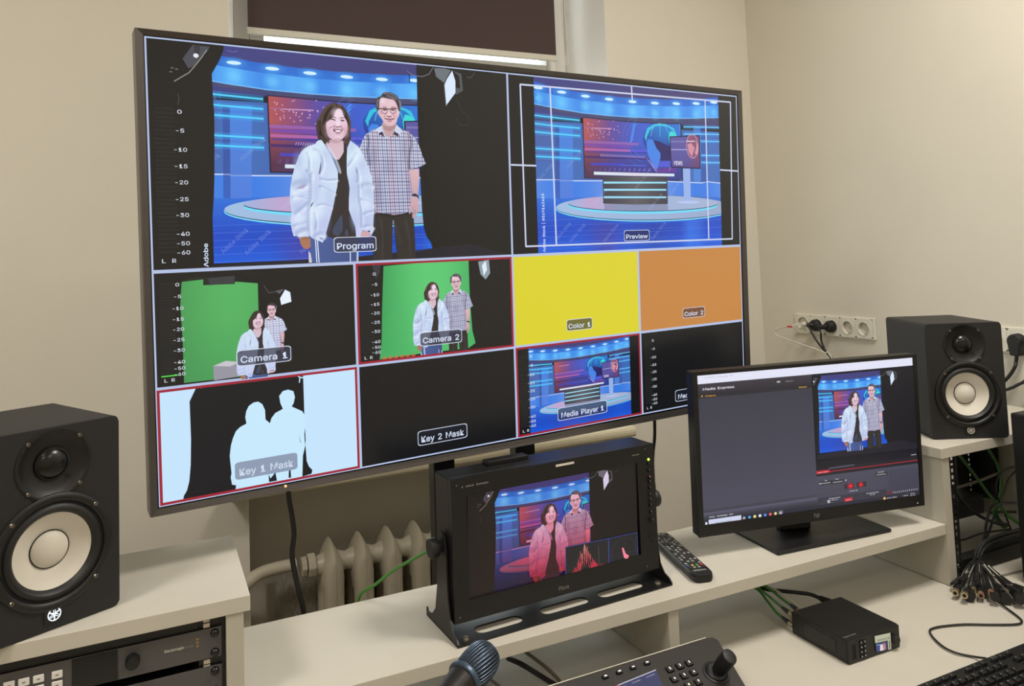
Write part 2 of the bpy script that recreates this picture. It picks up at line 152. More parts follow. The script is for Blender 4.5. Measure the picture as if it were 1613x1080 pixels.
e~404~287,-7 251,-17 212,-20 157,-14 111,6 73,38 45,79 28,130 22,187 28,244 44,295 72,337 108,370 154,390 205,396 238,394 270,385 300,371 328,350 351,321 368,286 380,244 383,194 383,157 63,157 63,233 378,233 299,181 295,235 287,264 273,287 256,304 233,314 205,318 177,314 153,303 134,286 120,264 111,239 108,210 108,178 111,141 121,112 137,89 157,72 182,62 213,58 232,60 250,64 264,71 277,81 287,94 299,120 382,99 364,57 344,31 318,9~13,15,14 13,16,15 12,16,13 12,17,16 12,18,17 11,18,12 11,19,18 10,34,11 34,33,11 33,19,11 33,32,19 32,20,19 31,20,32 10,35,34 30,20,31 10,36,35 9,36,10 29,20,30 9,37,36 29,21,20 9,38,37 28,21,29 8,25,9 25,38,9 28,26,21 26,22,21 25,39,38 27,26,28 8,24,25 39,26,25 39,22,26 40,22,39 40,23,22 7,24,8 41,23,40 7,41,24 41,23,24 7,42,41 6,42,7 51,53,52 6,43,42 51,54,53 50,54,51 6,44,43 49,54,50 5,44,6 5,45,44 48,54,49 47,54,48 5,46,45 46,54,47 5,54,46 5,55,54 4,55,5 4,56,55 4,0,56 3,0,4 3,1,0 2,1,3
f~254~-6,391 240,391 240,315 -6,315 154,-12 69,-12 69,432 73,465 85,493 105,514 130,530 158,539 187,542 208,541 225,539 238,535 257,529 235,453 219,459 212,460 205,461 195,462 175,459 163,451 156,439 154,418~11,13,12 11,14,13 10,14,11 10,15,14 10,16,15 9,16,10 9,17,16 8,19,9 19,18,9 18,17,9 7,21,8 21,20,8 20,19,8 6,22,7 22,21,7 6,23,22 6,24,23 6,25,24 5,25,6 5,4,25 3,1,0 3,2,1
g~425~295,-147 253,-159 207,-163 166,-160 130,-151 99,-137 74,-119 55,-98 34,-65 105,-25 120,-45 130,-57 143,-68 159,-77 180,-83 207,-85 245,-80 274,-66 293,-42 299,-5 299,56 313,56 307,49 295,33 279,18 257,5 229,-4 195,-7 148,-1 106,16 71,45 44,85 28,134 22,191 28,249 44,298 71,340 106,371 148,390 196,397 231,393 259,384 281,370 297,354 309,338 314,331 301,331 301,391 384,391 384,-10 379,-57 360,-97 332,-127 152,86 176,75 205,71 234,75 257,85 275,102 289,126 297,156 300,193 297,229 289,259 275,284 257,302 234,314 205,318 176,314 152,302 134,283 120,258 111,227 108,193 111,157 120,127 134,103~38,40,39 38,41,40 46,44,47 44,48,47 44,45,48 45,49,48 37,41,38 37,42,41 36,42,37 36,43,42 36,44,43 35,44,36 35,46,44 35,45,46 35,67,45 67,66,45 66,65,45 65,64,45 64,63,45 63,49,45 35,68,67 35,69,68 35,70,69 34,70,35 34,71,70 62,49,63 34,72,71 33,72,34 61,49,62 33,73,72 60,49,61 33,74,73 32,74,33 32,75,74 59,49,60 31,75,32 31,76,75 58,49,59 31,53,76 57,21,58 21,49,58 31,54,53 56,21,57 30,54,31 30,55,54 55,21,56 30,20,55 20,21,55 30,23,20 23,19,20 22,49,21 23,49,22 29,23,30 29,24,23 19,49,23 29,25,24 28,25,29 28,26,25 27,26,28 18,49,19 18,50,49 8,10,9 17,50,18 8,11,10 17,51,50 8,12,11 7,12,8 16,51,17 7,13,12 7,14,13 15,51,16 7,15,14 7,51,15 7,52,51 6,52,7 5,52,6 5,0,52 4,0,5 4,1,0 3,1,4 3,2,1
h~410~137,277 129,254 126,226 126,-12 41,-12 41,521 126,521 126,275 83,275 114,339 145,372 184,390 227,397 266,392 301,379 330,357 352,326 365,287 369,241 369,-12 284,-12 284,234 279,271 264,296 241,312 210,317 187,314 167,307 150,294~4,8,5 8,6,5 8,9,6 9,7,6 11,13,12 11,14,13 10,14,11 10,15,14 9,15,10 9,16,15 7,28,9 28,27,9 27,26,9 26,25,9 25,16,9 25,24,16 24,17,16 23,17,24 22,17,23 7,0,28 22,18,17 7,1,0 4,7,8 4,1,7 21,18,22 4,2,1 21,19,18 20,19,21 4,3,2
i~167~122,446 105,434 84,431 63,434 45,446 33,463 29,483 33,504 45,521 63,532 84,536 105,532 122,521 134,504 139,483 134,463 126,-12 41,-12 41,391 126,391~17,19,18 17,16,19 9,11,10 9,12,11 8,12,9 8,13,12 7,13,8 6,13,7 6,14,13 5,14,6 5,15,14 4,15,5 4,0,15 3,0,4 3,1,0 2,1,3
k~381~182,187 98,109 98,224 115,224 279,391 389,391 189,187 126,-12 41,-12 41,521 126,521 397,-12 288,-12 132,187 192,247~8,10,9 8,2,10 2,3,10 3,7,10 3,5,4 3,14,5 14,6,5 3,13,14 6,11,14 8,1,2 7,13,3 1,6,0 1,11,6 7,12,13 8,11,1 7,11,8 12,11,7
l~189~163,-13 151,-14 139,-14 97,-8 65,12 46,43 41,83 41,521 126,521 126,99 127,79 130,69 135,66 147,64 154,64 159,64 163,65 179,68 195,-6 174,-11~6,8,7 6,9,8 6,10,9 5,10,6 5,11,10 5,12,11 16,18,17 5,13,12 15,18,16 14,18,15 13,18,14 5,18,13 4,18,5 3,18,4 3,19,18 2,19,3 2,0,19 2,1,0
m~610~126,-12 41,-12 41,391 124,391 124,283 90,283 107,329 123,354 144,373 167,387 193,395 220,398 262,391 296,370 320,337 338,283 295,283 311,326 328,351 350,371 376,386 405,395 437,398 471,394 503,382 530,362 551,334 565,298 569,256 569,-12 484,-12 484,253 479,284 464,303 444,314 418,318 398,316 380,309 366,299 356,284 350,267 347,247 347,-12 262,-12 262,259 258,284 245,302 225,314 199,318 181,316 163,309 148,298 136,283 128,263 126,237~10,12,11 21,23,22 9,12,10 20,23,21 20,24,23 1,5,2 5,3,2 5,6,3 6,7,3 7,4,3 9,13,12 8,13,9 19,24,20 19,25,24 7,13,8 18,25,19 7,14,13 18,26,25 4,50,7 50,49,7 49,14,7 17,26,18 49,48,14 48,17,14 17,15,14 17,35,26 35,27,26 48,47,17 47,16,17 15,37,17 37,36,17 36,35,17 34,27,35 33,27,34 46,16,47 4,51,50 15,38,37 32,27,33 45,16,46 15,39,38 4,52,51 32,28,27 15,40,39 31,28,32 44,16,45 1,4,5 1,53,4 53,52,4 44,15,16 44,40,15 44,41,40 1,54,53 43,41,44 31,29,28 30,29,31 43,42,41 1,0,54
n~410~137,277 129,254 126,226 126,-12 41,-12 41,391 124,391 124,275 83,275 114,339 145,372 184,390 227,397 266,392 301,379 330,357 351,326 365,287 369,241 369,-12 284,-12 284,234 279,271 264,296 241,312 210,317 187,314 167,307 150,294~11,13,12 11,14,13 4,8,5 8,6,5 8,9,6 9,7,6 10,14,11 10,15,14 9,15,10 9,16,15 7,27,9 27,26,9 26,25,9 25,16,9 25,24,16 24,17,16 23,17,24 7,28,27 22,17,23 7,0,28 22,18,17 7,1,0 4,7,8 4,1,7 21,18,22 4,2,1 21,19,18 20,19,21 4,3,2
o~416~305,6 259,-14 207,-20 156,-14 110,6 73,38 45,80 28,130 22,187 28,246 45,296 73,338 110,370 156,390 207,397 259,390 305,370 342,338 370,296 387,246 393,187 387,130 370,80 342,38 152,76 177,63 207,59 238,63 263,76 282,96 296,122 304,153 307,187 304,222 296,254 282,280 263,300 238,313 207,318 177,313 152,300 134,280 120,254 111,222 108,187 111,153 120,122 133,96~13,15,14 13,16,15 12,16,13 12,17,16 11,17,12 11,18,17 10,38,11 38,18,11 10,39,38 37,18,38 10,40,39 36,18,37 10,41,40 35,18,36 9,41,10 35,19,18 9,42,41 34,19,35 9,43,42 33,19,34 8,43,9 33,20,19 8,44,43 32,20,33 8,45,44 31,20,32 31,21,20 7,45,8 7,46,45 30,21,31 30,22,21 6,46,7 29,22,30 6,47,46 28,22,29 6,24,47 28,23,22 5,24,6 27,23,28 5,25,24 26,23,27 5,26,25 5,23,26 4,23,5 4,0,23 3,0,4 3,1,0 2,1,3
p~425~126,-155 41,-155 41,391 124,391 124,331 112,331 117,338 128,354 144,369 166,384 194,393 229,397 277,390 320,371 355,339 381,298 397,247 402,189 397,130 381,79 355,38 320,6 278,-14 230,-20 195,-17 167,-7 145,7 129,23 117,39 112,47 126,47 169,75 192,63 220,59 249,63 272,75 291,95 305,121 313,153 316,189 313,225 305,257 291,282 273,302 249,314 220,318 191,314 168,302 150,284 136,258 128,227 125,189 128,152 136,120 150,94~10,12,11 9,12,10 1,5,2 5,3,2 5,6,3 6,4,3 9,13,12 8,13,9 8,14,13 7,14,8 6,14,7 6,15,14 4,15,6 1,4,5 1,50,4 50,49,4 49,48,4 48,47,4 47,46,4 46,45,4 45,15,4 44,15,45 43,15,44 42,15,43 42,16,15 41,16,42 40,16,41 40,17,16 1,51,50 39,17,40 1,52,51 38,17,39 38,18,17 37,18,38 1,53,52 37,19,18 36,19,37 1,29,53 29,54,53 35,19,36 29,31,54 35,20,19 34,20,35 29,32,31 33,20,34 29,33,32 29,30,33 30,20,33 1,28,29 0,27,30 27,20,30 1,27,28 27,21,20 1,0,27 26,21,27 25,21,26 25,22,21 24,22,25 24,23,22
r~259~126,-12 41,-12 41,391 124,391 124,333 108,333 120,354 146,377 177,392 212,397 221,397 230,396 238,396 255,395 255,308 237,311 229,312 218,313 207,314 184,311 165,304 148,292 136,277 128,259 126,236~8,10,9 8,11,10 8,12,11 8,13,12 8,14,13 7,14,8 1,5,2 5,3,2 5,6,3 6,4,3 6,14,7 4,14,6 1,4,5 1,23,4 23,22,4 22,21,4 21,20,4 20,19,4 19,18,4 18,17,4 17,16,4 16,15,4 15,14,4 1,24,23 1,0,24
s~365~265,-5 226,-16 182,-20 143,-17 108,-8 77,8 53,30 34,58 20,103 101,120 115,86 131,70 153,61 181,57 214,61 237,72 251,87 256,103 253,116 246,127 231,136 209,143 146,158 99,175 63,200 42,233 35,274 40,308 55,339 79,363 110,381 147,393 187,396 225,393 259,384 286,368 308,347 325,322 340,281 261,263 248,291 235,306 216,317 187,320 160,317 138,307 125,293 121,277 124,263 132,252 148,243 175,235 233,221 280,204 315,180 336,147 343,107 338,71 322,40 297,14~31,33,32 31,34,33 30,34,31 30,35,34 29,35,30 29,36,35 28,36,29 28,37,36 27,43,28 43,37,28 43,42,37 42,38,37 27,44,43 27,45,44 41,38,42 26,45,27 26,46,45 40,38,41 26,47,46 39,38,40 26,48,47 25,48,26 25,49,48 25,50,49 25,51,50 25,52,51 24,52,25 24,53,52 24,54,53 23,54,24 23,55,54 22,55,23 21,55,22 21,56,55 20,56,21 19,56,20 18,56,19 8,10,9 17,56,18 17,57,56 7,10,8 16,57,17 15,57,16 7,11,10 14,57,15 14,58,57 7,12,11 13,58,14 7,13,12 6,13,7 6,58,13 6,59,58 5,59,6 5,0,59 4,0,5 4,1,0 3,1,4 3,2,1
t~228~-6,391 216,391 216,315 -6,315 53,92 53,483 138,483 138,98 140,80 145,70 154,64 171,62 176,62 184,63 192,64 211,67 227,-7 206,-13 193,-15 181,-16 168,-16 121,-9 84,12 60,47~4,6,5 4,7,6 3,1,0 3,2,1 4,8,7 23,8,4 23,9,8 23,10,9 14,16,15 23,11,10 13,16,14 12,16,13 11,16,12 23,16,11 22,16,23 21,16,22 21,17,16 20,17,21 20,18,17 20,19,18
u~410~264,7 226,-11 182,-17 144,-13 109,0 80,22 58,53 45,92 41,138 41,391 126,391 126,145 131,109 146,83 169,68 200,62 223,65 243,73 260,85 273,103 281,125 284,153 284,391 369,391 369,-12 286,-12 286,104 326,104 296,40~8,10,9 8,11,10 21,23,22 21,27,23 27,24,23 20,27,21 8,12,11 7,12,8 19,26,20 26,27,20 7,13,12 19,25,26 28,24,27 18,25,19 6,13,7 17,25,18 6,14,13 16,25,17 6,15,14 15,0,16 0,25,16 6,0,15 5,0,6 0,24,28 4,0,5 4,1,0 25,24,0 3,1,4 3,2,1
v~390~235,-12 154,-12 0,391 93,391 177,159 188,125 198,90 208,57 221,9 168,9 182,57 191,90 201,124 213,159 296,391 389,391~1,3,2 1,4,3 13,15,14 13,0,15 1,5,4 12,0,13 1,11,5 11,6,5 11,6,12 6,0,12 7,0,6 1,10,11 1,9,10 8,0,7 1,8,9 1,0,8
w~567~208,-12 129,-12 6,391 96,391 145,217 155,180 165,139 176,94 190,29 150,29 163,93 174,138 184,179 195,217 243,391 326,391 373,217 383,179 393,139 404,93 417,29 376,29 390,93 401,138 412,179 422,217 471,391 561,391 438,-12 359,-12 307,168 300,195 293,222 286,249 279,277 272,306 261,350 306,350 295,306 288,278 281,249 274,222 267,195 259,168~1,3,2 1,4,3 13,36,14 36,15,14 36,37,15 37,16,15 25,27,26 25,28,27 13,35,36 38,16,37 39,16,38 13,34,35 40,33,39 33,16,39 13,40,34 40,33,34 32,16,33 13,41,40 31,16,32 13,42,41 1,5,4 24,28,25 12,42,13 31,17,16 30,17,31 12,43,42 1,6,5 30,18,17 23,28,24 11,43,12 29,18,30 11,0,43 1,10,6 10,7,6 29,22,18 22,19,18 22,19,23 19,28,23 10,7,11 7,0,11 8,0,7 20,28,19 29,21,22 1,9,10 29,20,21 29,28,20 1,8,9 1,0,8
y~390~63,-155 51,-153 33,-146 53,-72 73,-76 89,-78 101,-77 112,-73 121,-66 131,-52 139,-31 150,-2 0,391 93,391 177,159 188,124 198,90 207,57 222,9 168,9 182,57 191,90 201,125 213,159 297,391 389,391 215,-63 202,-91 186,-115 167,-133 144,-147 119,-155 92,-157 76,-157~11,13,12 11,14,13 23,25,24 23,18,25 18,26,25 11,15,14 22,18,23 21,16,22 16,18,22 11,21,15 21,16,15 11,20,21 17,18,16 11,19,20 11,18,19 11,26,18 10,26,11 9,26,10 8,26,9 8,27,26 7,27,8 2,4,3 6,27,7 2,5,4 5,27,6 2,27,5 2,28,27 2,29,28 2,30,29 1,30,2 1,31,30 0,31,1 0,32,31 33,32,0
x~379~98,-12 -2,-12 184,257 183,133 6,391 107,391 158,312 175,285 190,259 203,235 229,194 154,194 179,235 192,259 206,285 223,312 275,391 374,391 197,130 197,252 381,-12 280,-12 221,79 204,105 190,130 176,153 151,194 226,194 201,153 189,130 175,105 158,79~3,26,4 26,5,4 26,6,5 15,17,16 15,10,17 10,18,17 14,10,15 26,7,6 26,2,7 2,8,7 13,19,14 19,10,14 2,9,8 12,19,13 1,26,2 26,12,2 12,3,2 12,18,19 10,20,19 26,11,12 3,18,12 26,10,11 26,27,10 27,18,10 18,20,10 1,3,26 3,25,26 28,18,27 29,18,28 3,29,25 29,24,25 1,29,3 29,18,3 1,30,29 1,31,30 1,0,31
j~167~122,446 104,434 83,431 63,434 45,446 33,463 29,483 33,504 45,521 63,532 83,536 104,532 122,521 134,504 138,483 134,463 41,-28 41,391 126,391 126,-31 123,-65 112,-96 95,-121 71,-140 40,-151 4,-155 -22,-155 -22,-75 1,-75 20,-72 31,-64 38,-50~16,18,17 16,19,18 31,19,16 31,20,19 30,20,31 29,20,30 29,21,20 28,21,29 26,28,27 26,21,28 26,22,21 26,23,22 26,24,23 26,25,24 9,11,10 9,12,11 8,12,9 8,13,12 7,13,8 6,13,7 6,14,13 5,14,6 5,15,14 4,15,5 4,0,15 3,0,4 3,1,0 2,1,3
0~453~331,14 283,-11 227,-19 170,-11 123,14 85,55 57,109 41,176 36,254 41,332 58,399 85,453 123,494 171,519 227,528 283,519 330,494 368,453 395,399 412,332 417,254 412,176 396,109 368,55 171,83 196,67 227,62 257,67 282,83 303,109 319,147 328,196 332,254 328,313 319,361 303,399 282,426 257,442 227,447 196,442 171,426 150,399 135,361 125,313 121,254 125,196 135,147 150,109~13,15,14 12,15,13 12,16,15 11,16,12 11,17,16 10,39,11 39,38,11 38,17,11 38,37,17 37,18,17 36,18,37 10,40,39 10,41,40 35,18,36 10,42,41 34,18,35 9,42,10 34,19,18 33,19,34 9,43,42 8,43,9 33,20,19 32,20,33 8,44,43 7,44,8 32,21,20 7,45,44 31,21,32 7,46,45 30,21,31 6,46,7 30,22,21 6,47,46 29,22,30 28,22,29 6,24,47 28,23,22 5,24,6 27,23,28 5,25,24 5,26,25 26,23,27 5,23,26 5,0,23 4,0,5 4,1,0 3,1,4 3,2,1
1~453~403,-12 64,-12 64,67 403,67 194,521 288,521 288,-12 200,-12 200,436 213,436 74,334 74,433~11,5,4 11,8,5 8,9,5 9,6,5 11,7,8 10,6,9 10,7,11 7,6,10 1,3,2 1,0,3
2~453~401,-12 52,-12 52,52 225,237 252,265 273,290 289,311 300,331 306,351 308,371 305,394 297,412 285,427 268,438 247,445 224,447 199,445 178,437 162,424 149,408 142,387 138,350 52,350 59,408 76,448 102,482 137,507 179,522 225,528 271,523 312,507 346,483 371,452 388,414 393,373 390,342 382,313 368,284 346,251 315,215 276,171 165,56 165,69 401,69~27,29,28 27,30,29 26,30,27 26,31,30 25,31,26 25,32,31 24,32,25 24,15,32 15,14,32 14,33,32 23,16,24 16,15,24 13,33,14 23,17,16 12,33,13 23,18,17 11,33,12 23,19,18 11,34,33 10,34,11 22,19,23 22,20,19 9,34,10 22,21,20 9,35,34 8,35,9 7,35,8 7,36,35 6,36,7 6,37,36 5,37,6 4,37,5 4,38,37 3,38,4 3,39,38 2,39,3 2,40,39 2,42,40 42,41,40 2,43,42 2,0,43 1,0,2
3~453~314,2 269,-14 218,-19 171,-15 128,-1 90,20 60,50 40,87 29,144 119,144 126,112 136,95 151,81 170,70 193,64 218,62 246,64 270,72 290,84 305,100 314,120 317,145 314,169 306,190 291,208 269,223 240,232 201,236 145,236 145,304 276,453 276,440 58,440 58,521 384,521 384,456 199,247 199,301 265,300 313,287 352,262 381,229 399,189 405,145 399,100 381,59 352,26~32,34,33 32,30,34 30,35,34 30,31,35 31,36,35 32,29,30 29,31,32 29,37,31 37,36,31 28,37,29 28,38,37 28,39,38 28,40,39 28,27,40 27,41,40 26,41,27 25,41,26 25,42,41 24,42,25 23,42,24 22,42,23 22,43,42 21,43,22 20,43,21 20,44,43 7,9,8 7,10,9 19,44,20 7,11,10 18,44,19 18,45,44 7,12,11 6,12,7 17,45,18 6,13,12 16,45,17 6,14,13 15,45,16 6,15,14 6,45,15 6,46,45 5,46,6 5,0,46 4,0,5 4,1,0 3,1,4 3,2,1
4~453~425,93 28,93 28,162 240,521 332,521 121,163 121,175 425,175 355,-12 270,-12 270,121 270,146 270,330 355,330~2,4,3 2,6,4 6,5,4 11,13,12 11,8,13 2,7,6 2,11,7 11,0,7 1,11,2 1,10,11 8,0,11 1,9,10 9,0,1 9,8,0
5~453~315,5 271,-13 221,-19 176,-14 135,0 100,23 73,53 55,89 45,142 132,142 139,113 148,96 161,82 178,71 199,64 221,62 247,65 270,75 289,90 303,110 313,134 316,162 312,190 303,215 288,236 268,252 245,261 218,265 194,263 171,257 151,248 131,233 54,242 85,521 378,521 378,440 161,440 147,313 132,313 149,325 174,336 201,343 230,346 265,342 298,332 328,316 354,294 375,267 390,235 400,201 403,163 397,114 379,70 351,33~32,36,33 36,34,33 36,35,34 32,38,36 38,37,36 41,43,42 40,43,41 40,44,43 39,44,40 39,45,44 38,45,39 38,46,45 32,46,38 32,28,46 28,27,46 27,47,46 27,26,47 26,48,47 32,29,28 25,48,26 32,30,29 24,48,25 32,31,30 23,48,24 23,49,48 22,49,23 22,50,49 21,50,22 21,51,50 20,51,21 7,9,8 7,10,9 19,51,20 19,52,51 7,11,10 18,52,19 7,12,11 17,52,18 6,12,7 6,13,12 16,52,17 6,14,13 16,53,52 15,53,16 6,15,14 6,53,15 5,53,6 5,0,53 4,0,5 4,1,0 3,1,4 3,2,1
6~453~316,4 274,-13 226,-19 179,-13 136,4 101,32 74,69 57,113 51,162 56,202 69,243 92,291 127,347 246,521 345,521 157,249 124,249 144,282 157,296 173,309 191,318 212,324 235,326 281,321 322,305 355,280 380,246 396,204 401,157 395,109 378,67 351,31 180,73 202,64 226,61 251,64 272,73 290,88 304,107 312,130 315,157 312,184 304,208 290,227 272,241 251,250 226,253 201,250 180,241 162,227 149,208 140,185 137,158 140,131 149,107 162,88~12,14,13 12,20,14 20,15,14 11,20,12 21,23,22 20,23,21 20,24,23 11,19,20 15,24,20 11,18,19 15,25,24 11,17,18 10,17,11 10,16,17 15,46,25 46,26,25 15,47,46 45,26,46 15,48,47 44,26,45 10,15,16 10,48,15 44,27,26 9,48,10 9,49,48 43,27,44 9,50,49 42,27,43 9,51,50 41,27,42 41,28,27 8,51,9 8,52,51 40,28,41 7,52,8 7,53,52 39,28,40 39,29,28 7,54,53 38,29,39 6,54,7 38,30,29 6,55,54 37,30,38 6,32,55 36,30,37 6,33,32 35,30,36 5,33,6 35,31,30 5,34,33 34,31,35 5,31,34 4,31,5 4,0,31 3,0,4 3,1,0 2,1,3
7~453~172,-12 77,-12 311,451 311,440 50,440 50,521 403,521 403,446~4,6,5 4,2,6 2,7,6 4,1,2 3,7,2 3,0,7 1,3,4 1,0,3
8~453~322,0 277,-14 226,-19 175,-14 130,0 93,24 64,55 46,93 40,135 43,169 54,200 71,228 94,250 120,267 141,273 141,259 112,272 83,301 64,338 58,380 64,421 80,456 106,486 140,509 181,523 226,528 271,523 311,509 345,486 372,456 388,421 394,380 388,338 369,301 340,272 312,259 312,273 332,267 359,250 381,228 398,200 409,169 413,135 407,93 388,55 360,24 172,71 197,64 226,61 256,64 280,71 299,83 313,98 322,117 325,139 321,162 312,182 297,199 277,212 254,220 226,223 199,220 175,212 155,199 140,182 131,162 128,139 130,117 139,98 153,83 183,311 203,304 226,302 249,304 269,311 285,322 297,337 304,355 307,376 305,396 297,414 286,428 270,439 250,445 226,448 203,445 183,439 167,428 155,414 147,396 145,376 147,355 155,337 167,322~24,26,25 23,26,24 23,27,26 22,27,23 22,28,27 22,29,28 21,29,22 21,84,29 84,83,29 83,30,29 20,85,21 85,84,21 82,30,83 20,86,85 81,30,82 20,87,86 80,30,81 20,88,87 80,31,30 19,88,20 79,31,80 19,89,88 78,31,79 19,90,89 78,32,31 18,90,19 77,32,78 18,91,90 76,32,77 18,92,91 76,33,32 17,92,18 75,33,76 17,93,92 17,70,93 74,33,75 17,71,70 73,33,74 17,72,71 72,33,73 17,33,72 17,34,33 16,14,17 14,36,17 36,34,17 16,13,14 15,36,14 15,35,36 37,34,36 35,37,34 13,15,16 12,15,13 35,38,37 15,38,35 12,38,15 11,38,12 11,39,38 11,60,39 60,59,39 59,40,39 10,61,11 61,60,11 58,40,59 10,62,61 57,40,58 10,63,62 57,41,40 9,63,10 56,41,57 9,64,63 9,65,64 55,41,56 55,42,41 8,65,9 8,66,65 54,42,55 53,42,54 8,67,66 53,43,42 7,67,8 52,43,53 7,68,67 51,43,52 7,69,68 6,69,7 51,44,43 6,46,69 50,44,51 6,47,46 49,44,50 6,48,47 48,44,49 6,44,48 5,44,6 5,45,44 4,45,5 4,0,45 4,1,0 3,1,4 3,2,1
9~453~137,505 179,522 226,528 274,522 316,504 352,477 379,440 395,396 401,347 397,307 384,265 361,218 325,162 207,-12 108,-12 295,260 329,260 309,227 296,212 280,200 261,191 240,185 218,183 172,188 131,203 98,229 72,263 57,304 51,352 57,400 74,442 101,478 272,436 251,445 226,448 202,445 180,436 163,421 149,402 140,378 137,352 140,325 149,301 163,282 180,268 202,259 226,256 251,259 272,268 290,282 304,301 312,324 315,350 312,378 304,402 290,421~1,3,2 0,3,1 0,4,3 31,4,0 31,5,4 30,5,31 30,34,5 34,6,5 30,35,34 33,6,34 30,36,35 32,6,33 29,36,30 32,7,6 55,7,32 29,37,36 29,38,37 54,7,55 29,39,38 53,7,54 28,39,29 53,8,7 28,40,39 52,8,53 27,40,28 27,41,40 51,8,52 51,9,8 27,42,41 50,9,51 50,10,9 26,42,27 26,43,42 49,10,50 26,44,43 48,10,49 26,45,44 47,10,48 47,15,10 15,16,10 16,11,10 25,45,26 17,11,16 47,21,15 21,14,15 25,46,45 46,21,47 25,21,46 24,21,25 18,11,17 18,12,11 19,12,18 23,21,24 20,12,19 21,12,20 22,21,23 14,12,21 14,13,12
|~230~76,685 153,685 153,-176 76,-176~3,1,0 3,2,1
#~440~304,-12 228,-12 316,521 391,521 401,128 -4,128 9,204 414,204 125,-12 49,-12 137,521 212,521 432,304 26,304 39,380 443,380~9,11,10 9,8,11 1,3,2 1,0,3 13,15,14 13,12,15 5,7,6 5,4,7
:~188~136,275 118,263 95,259 73,263 54,275 42,294 37,316 42,339 54,357 73,370 95,374 118,370 136,357 149,338 153,316 149,294 136,0 118,-12 95,-17 73,-12 54,0 42,19 37,41 42,63 54,82 73,95 95,99 118,95 136,82 149,63 153,41 149,19~25,27,26 25,28,27 24,28,25 23,28,24 23,29,28 22,29,23 22,30,29 22,31,30 21,31,22 21,16,31 20,16,21 20,17,16 19,17,20 18,17,19 9,11,10 9,12,11 8,12,9 7,12,8 7,13,12 6,13,7 6,14,13 6,15,14 5,15,6 5,0,15 4,0,5 4,1,0 3,1,4 2,1,3
-~453~102,256 349,256 349,176 102,176~3,1,0 3,2,1
.~188~136,0 118,-12 95,-17 73,-12 54,0 42,19 37,41 42,63 54,82 73,95 95,99 118,95 136,82 149,63 153,41 149,19~9,11,10 9,12,11 8,12,9 7,12,8 7,13,12 6,13,7 6,14,13 6,15,14 5,15,6 5,0,15 4,0,5 4,1,0 3,1,4 2,1,3
^~327~160,451 160,452 166,452 166,451 95,266 8,266 122,505 205,505 319,266 232,266 142,461 185,461~5,10,6 10,7,6 10,11,7 11,8,7 5,9,10 4,8,11 0,2,1 0,3,2 4,9,5 9,8,4"""
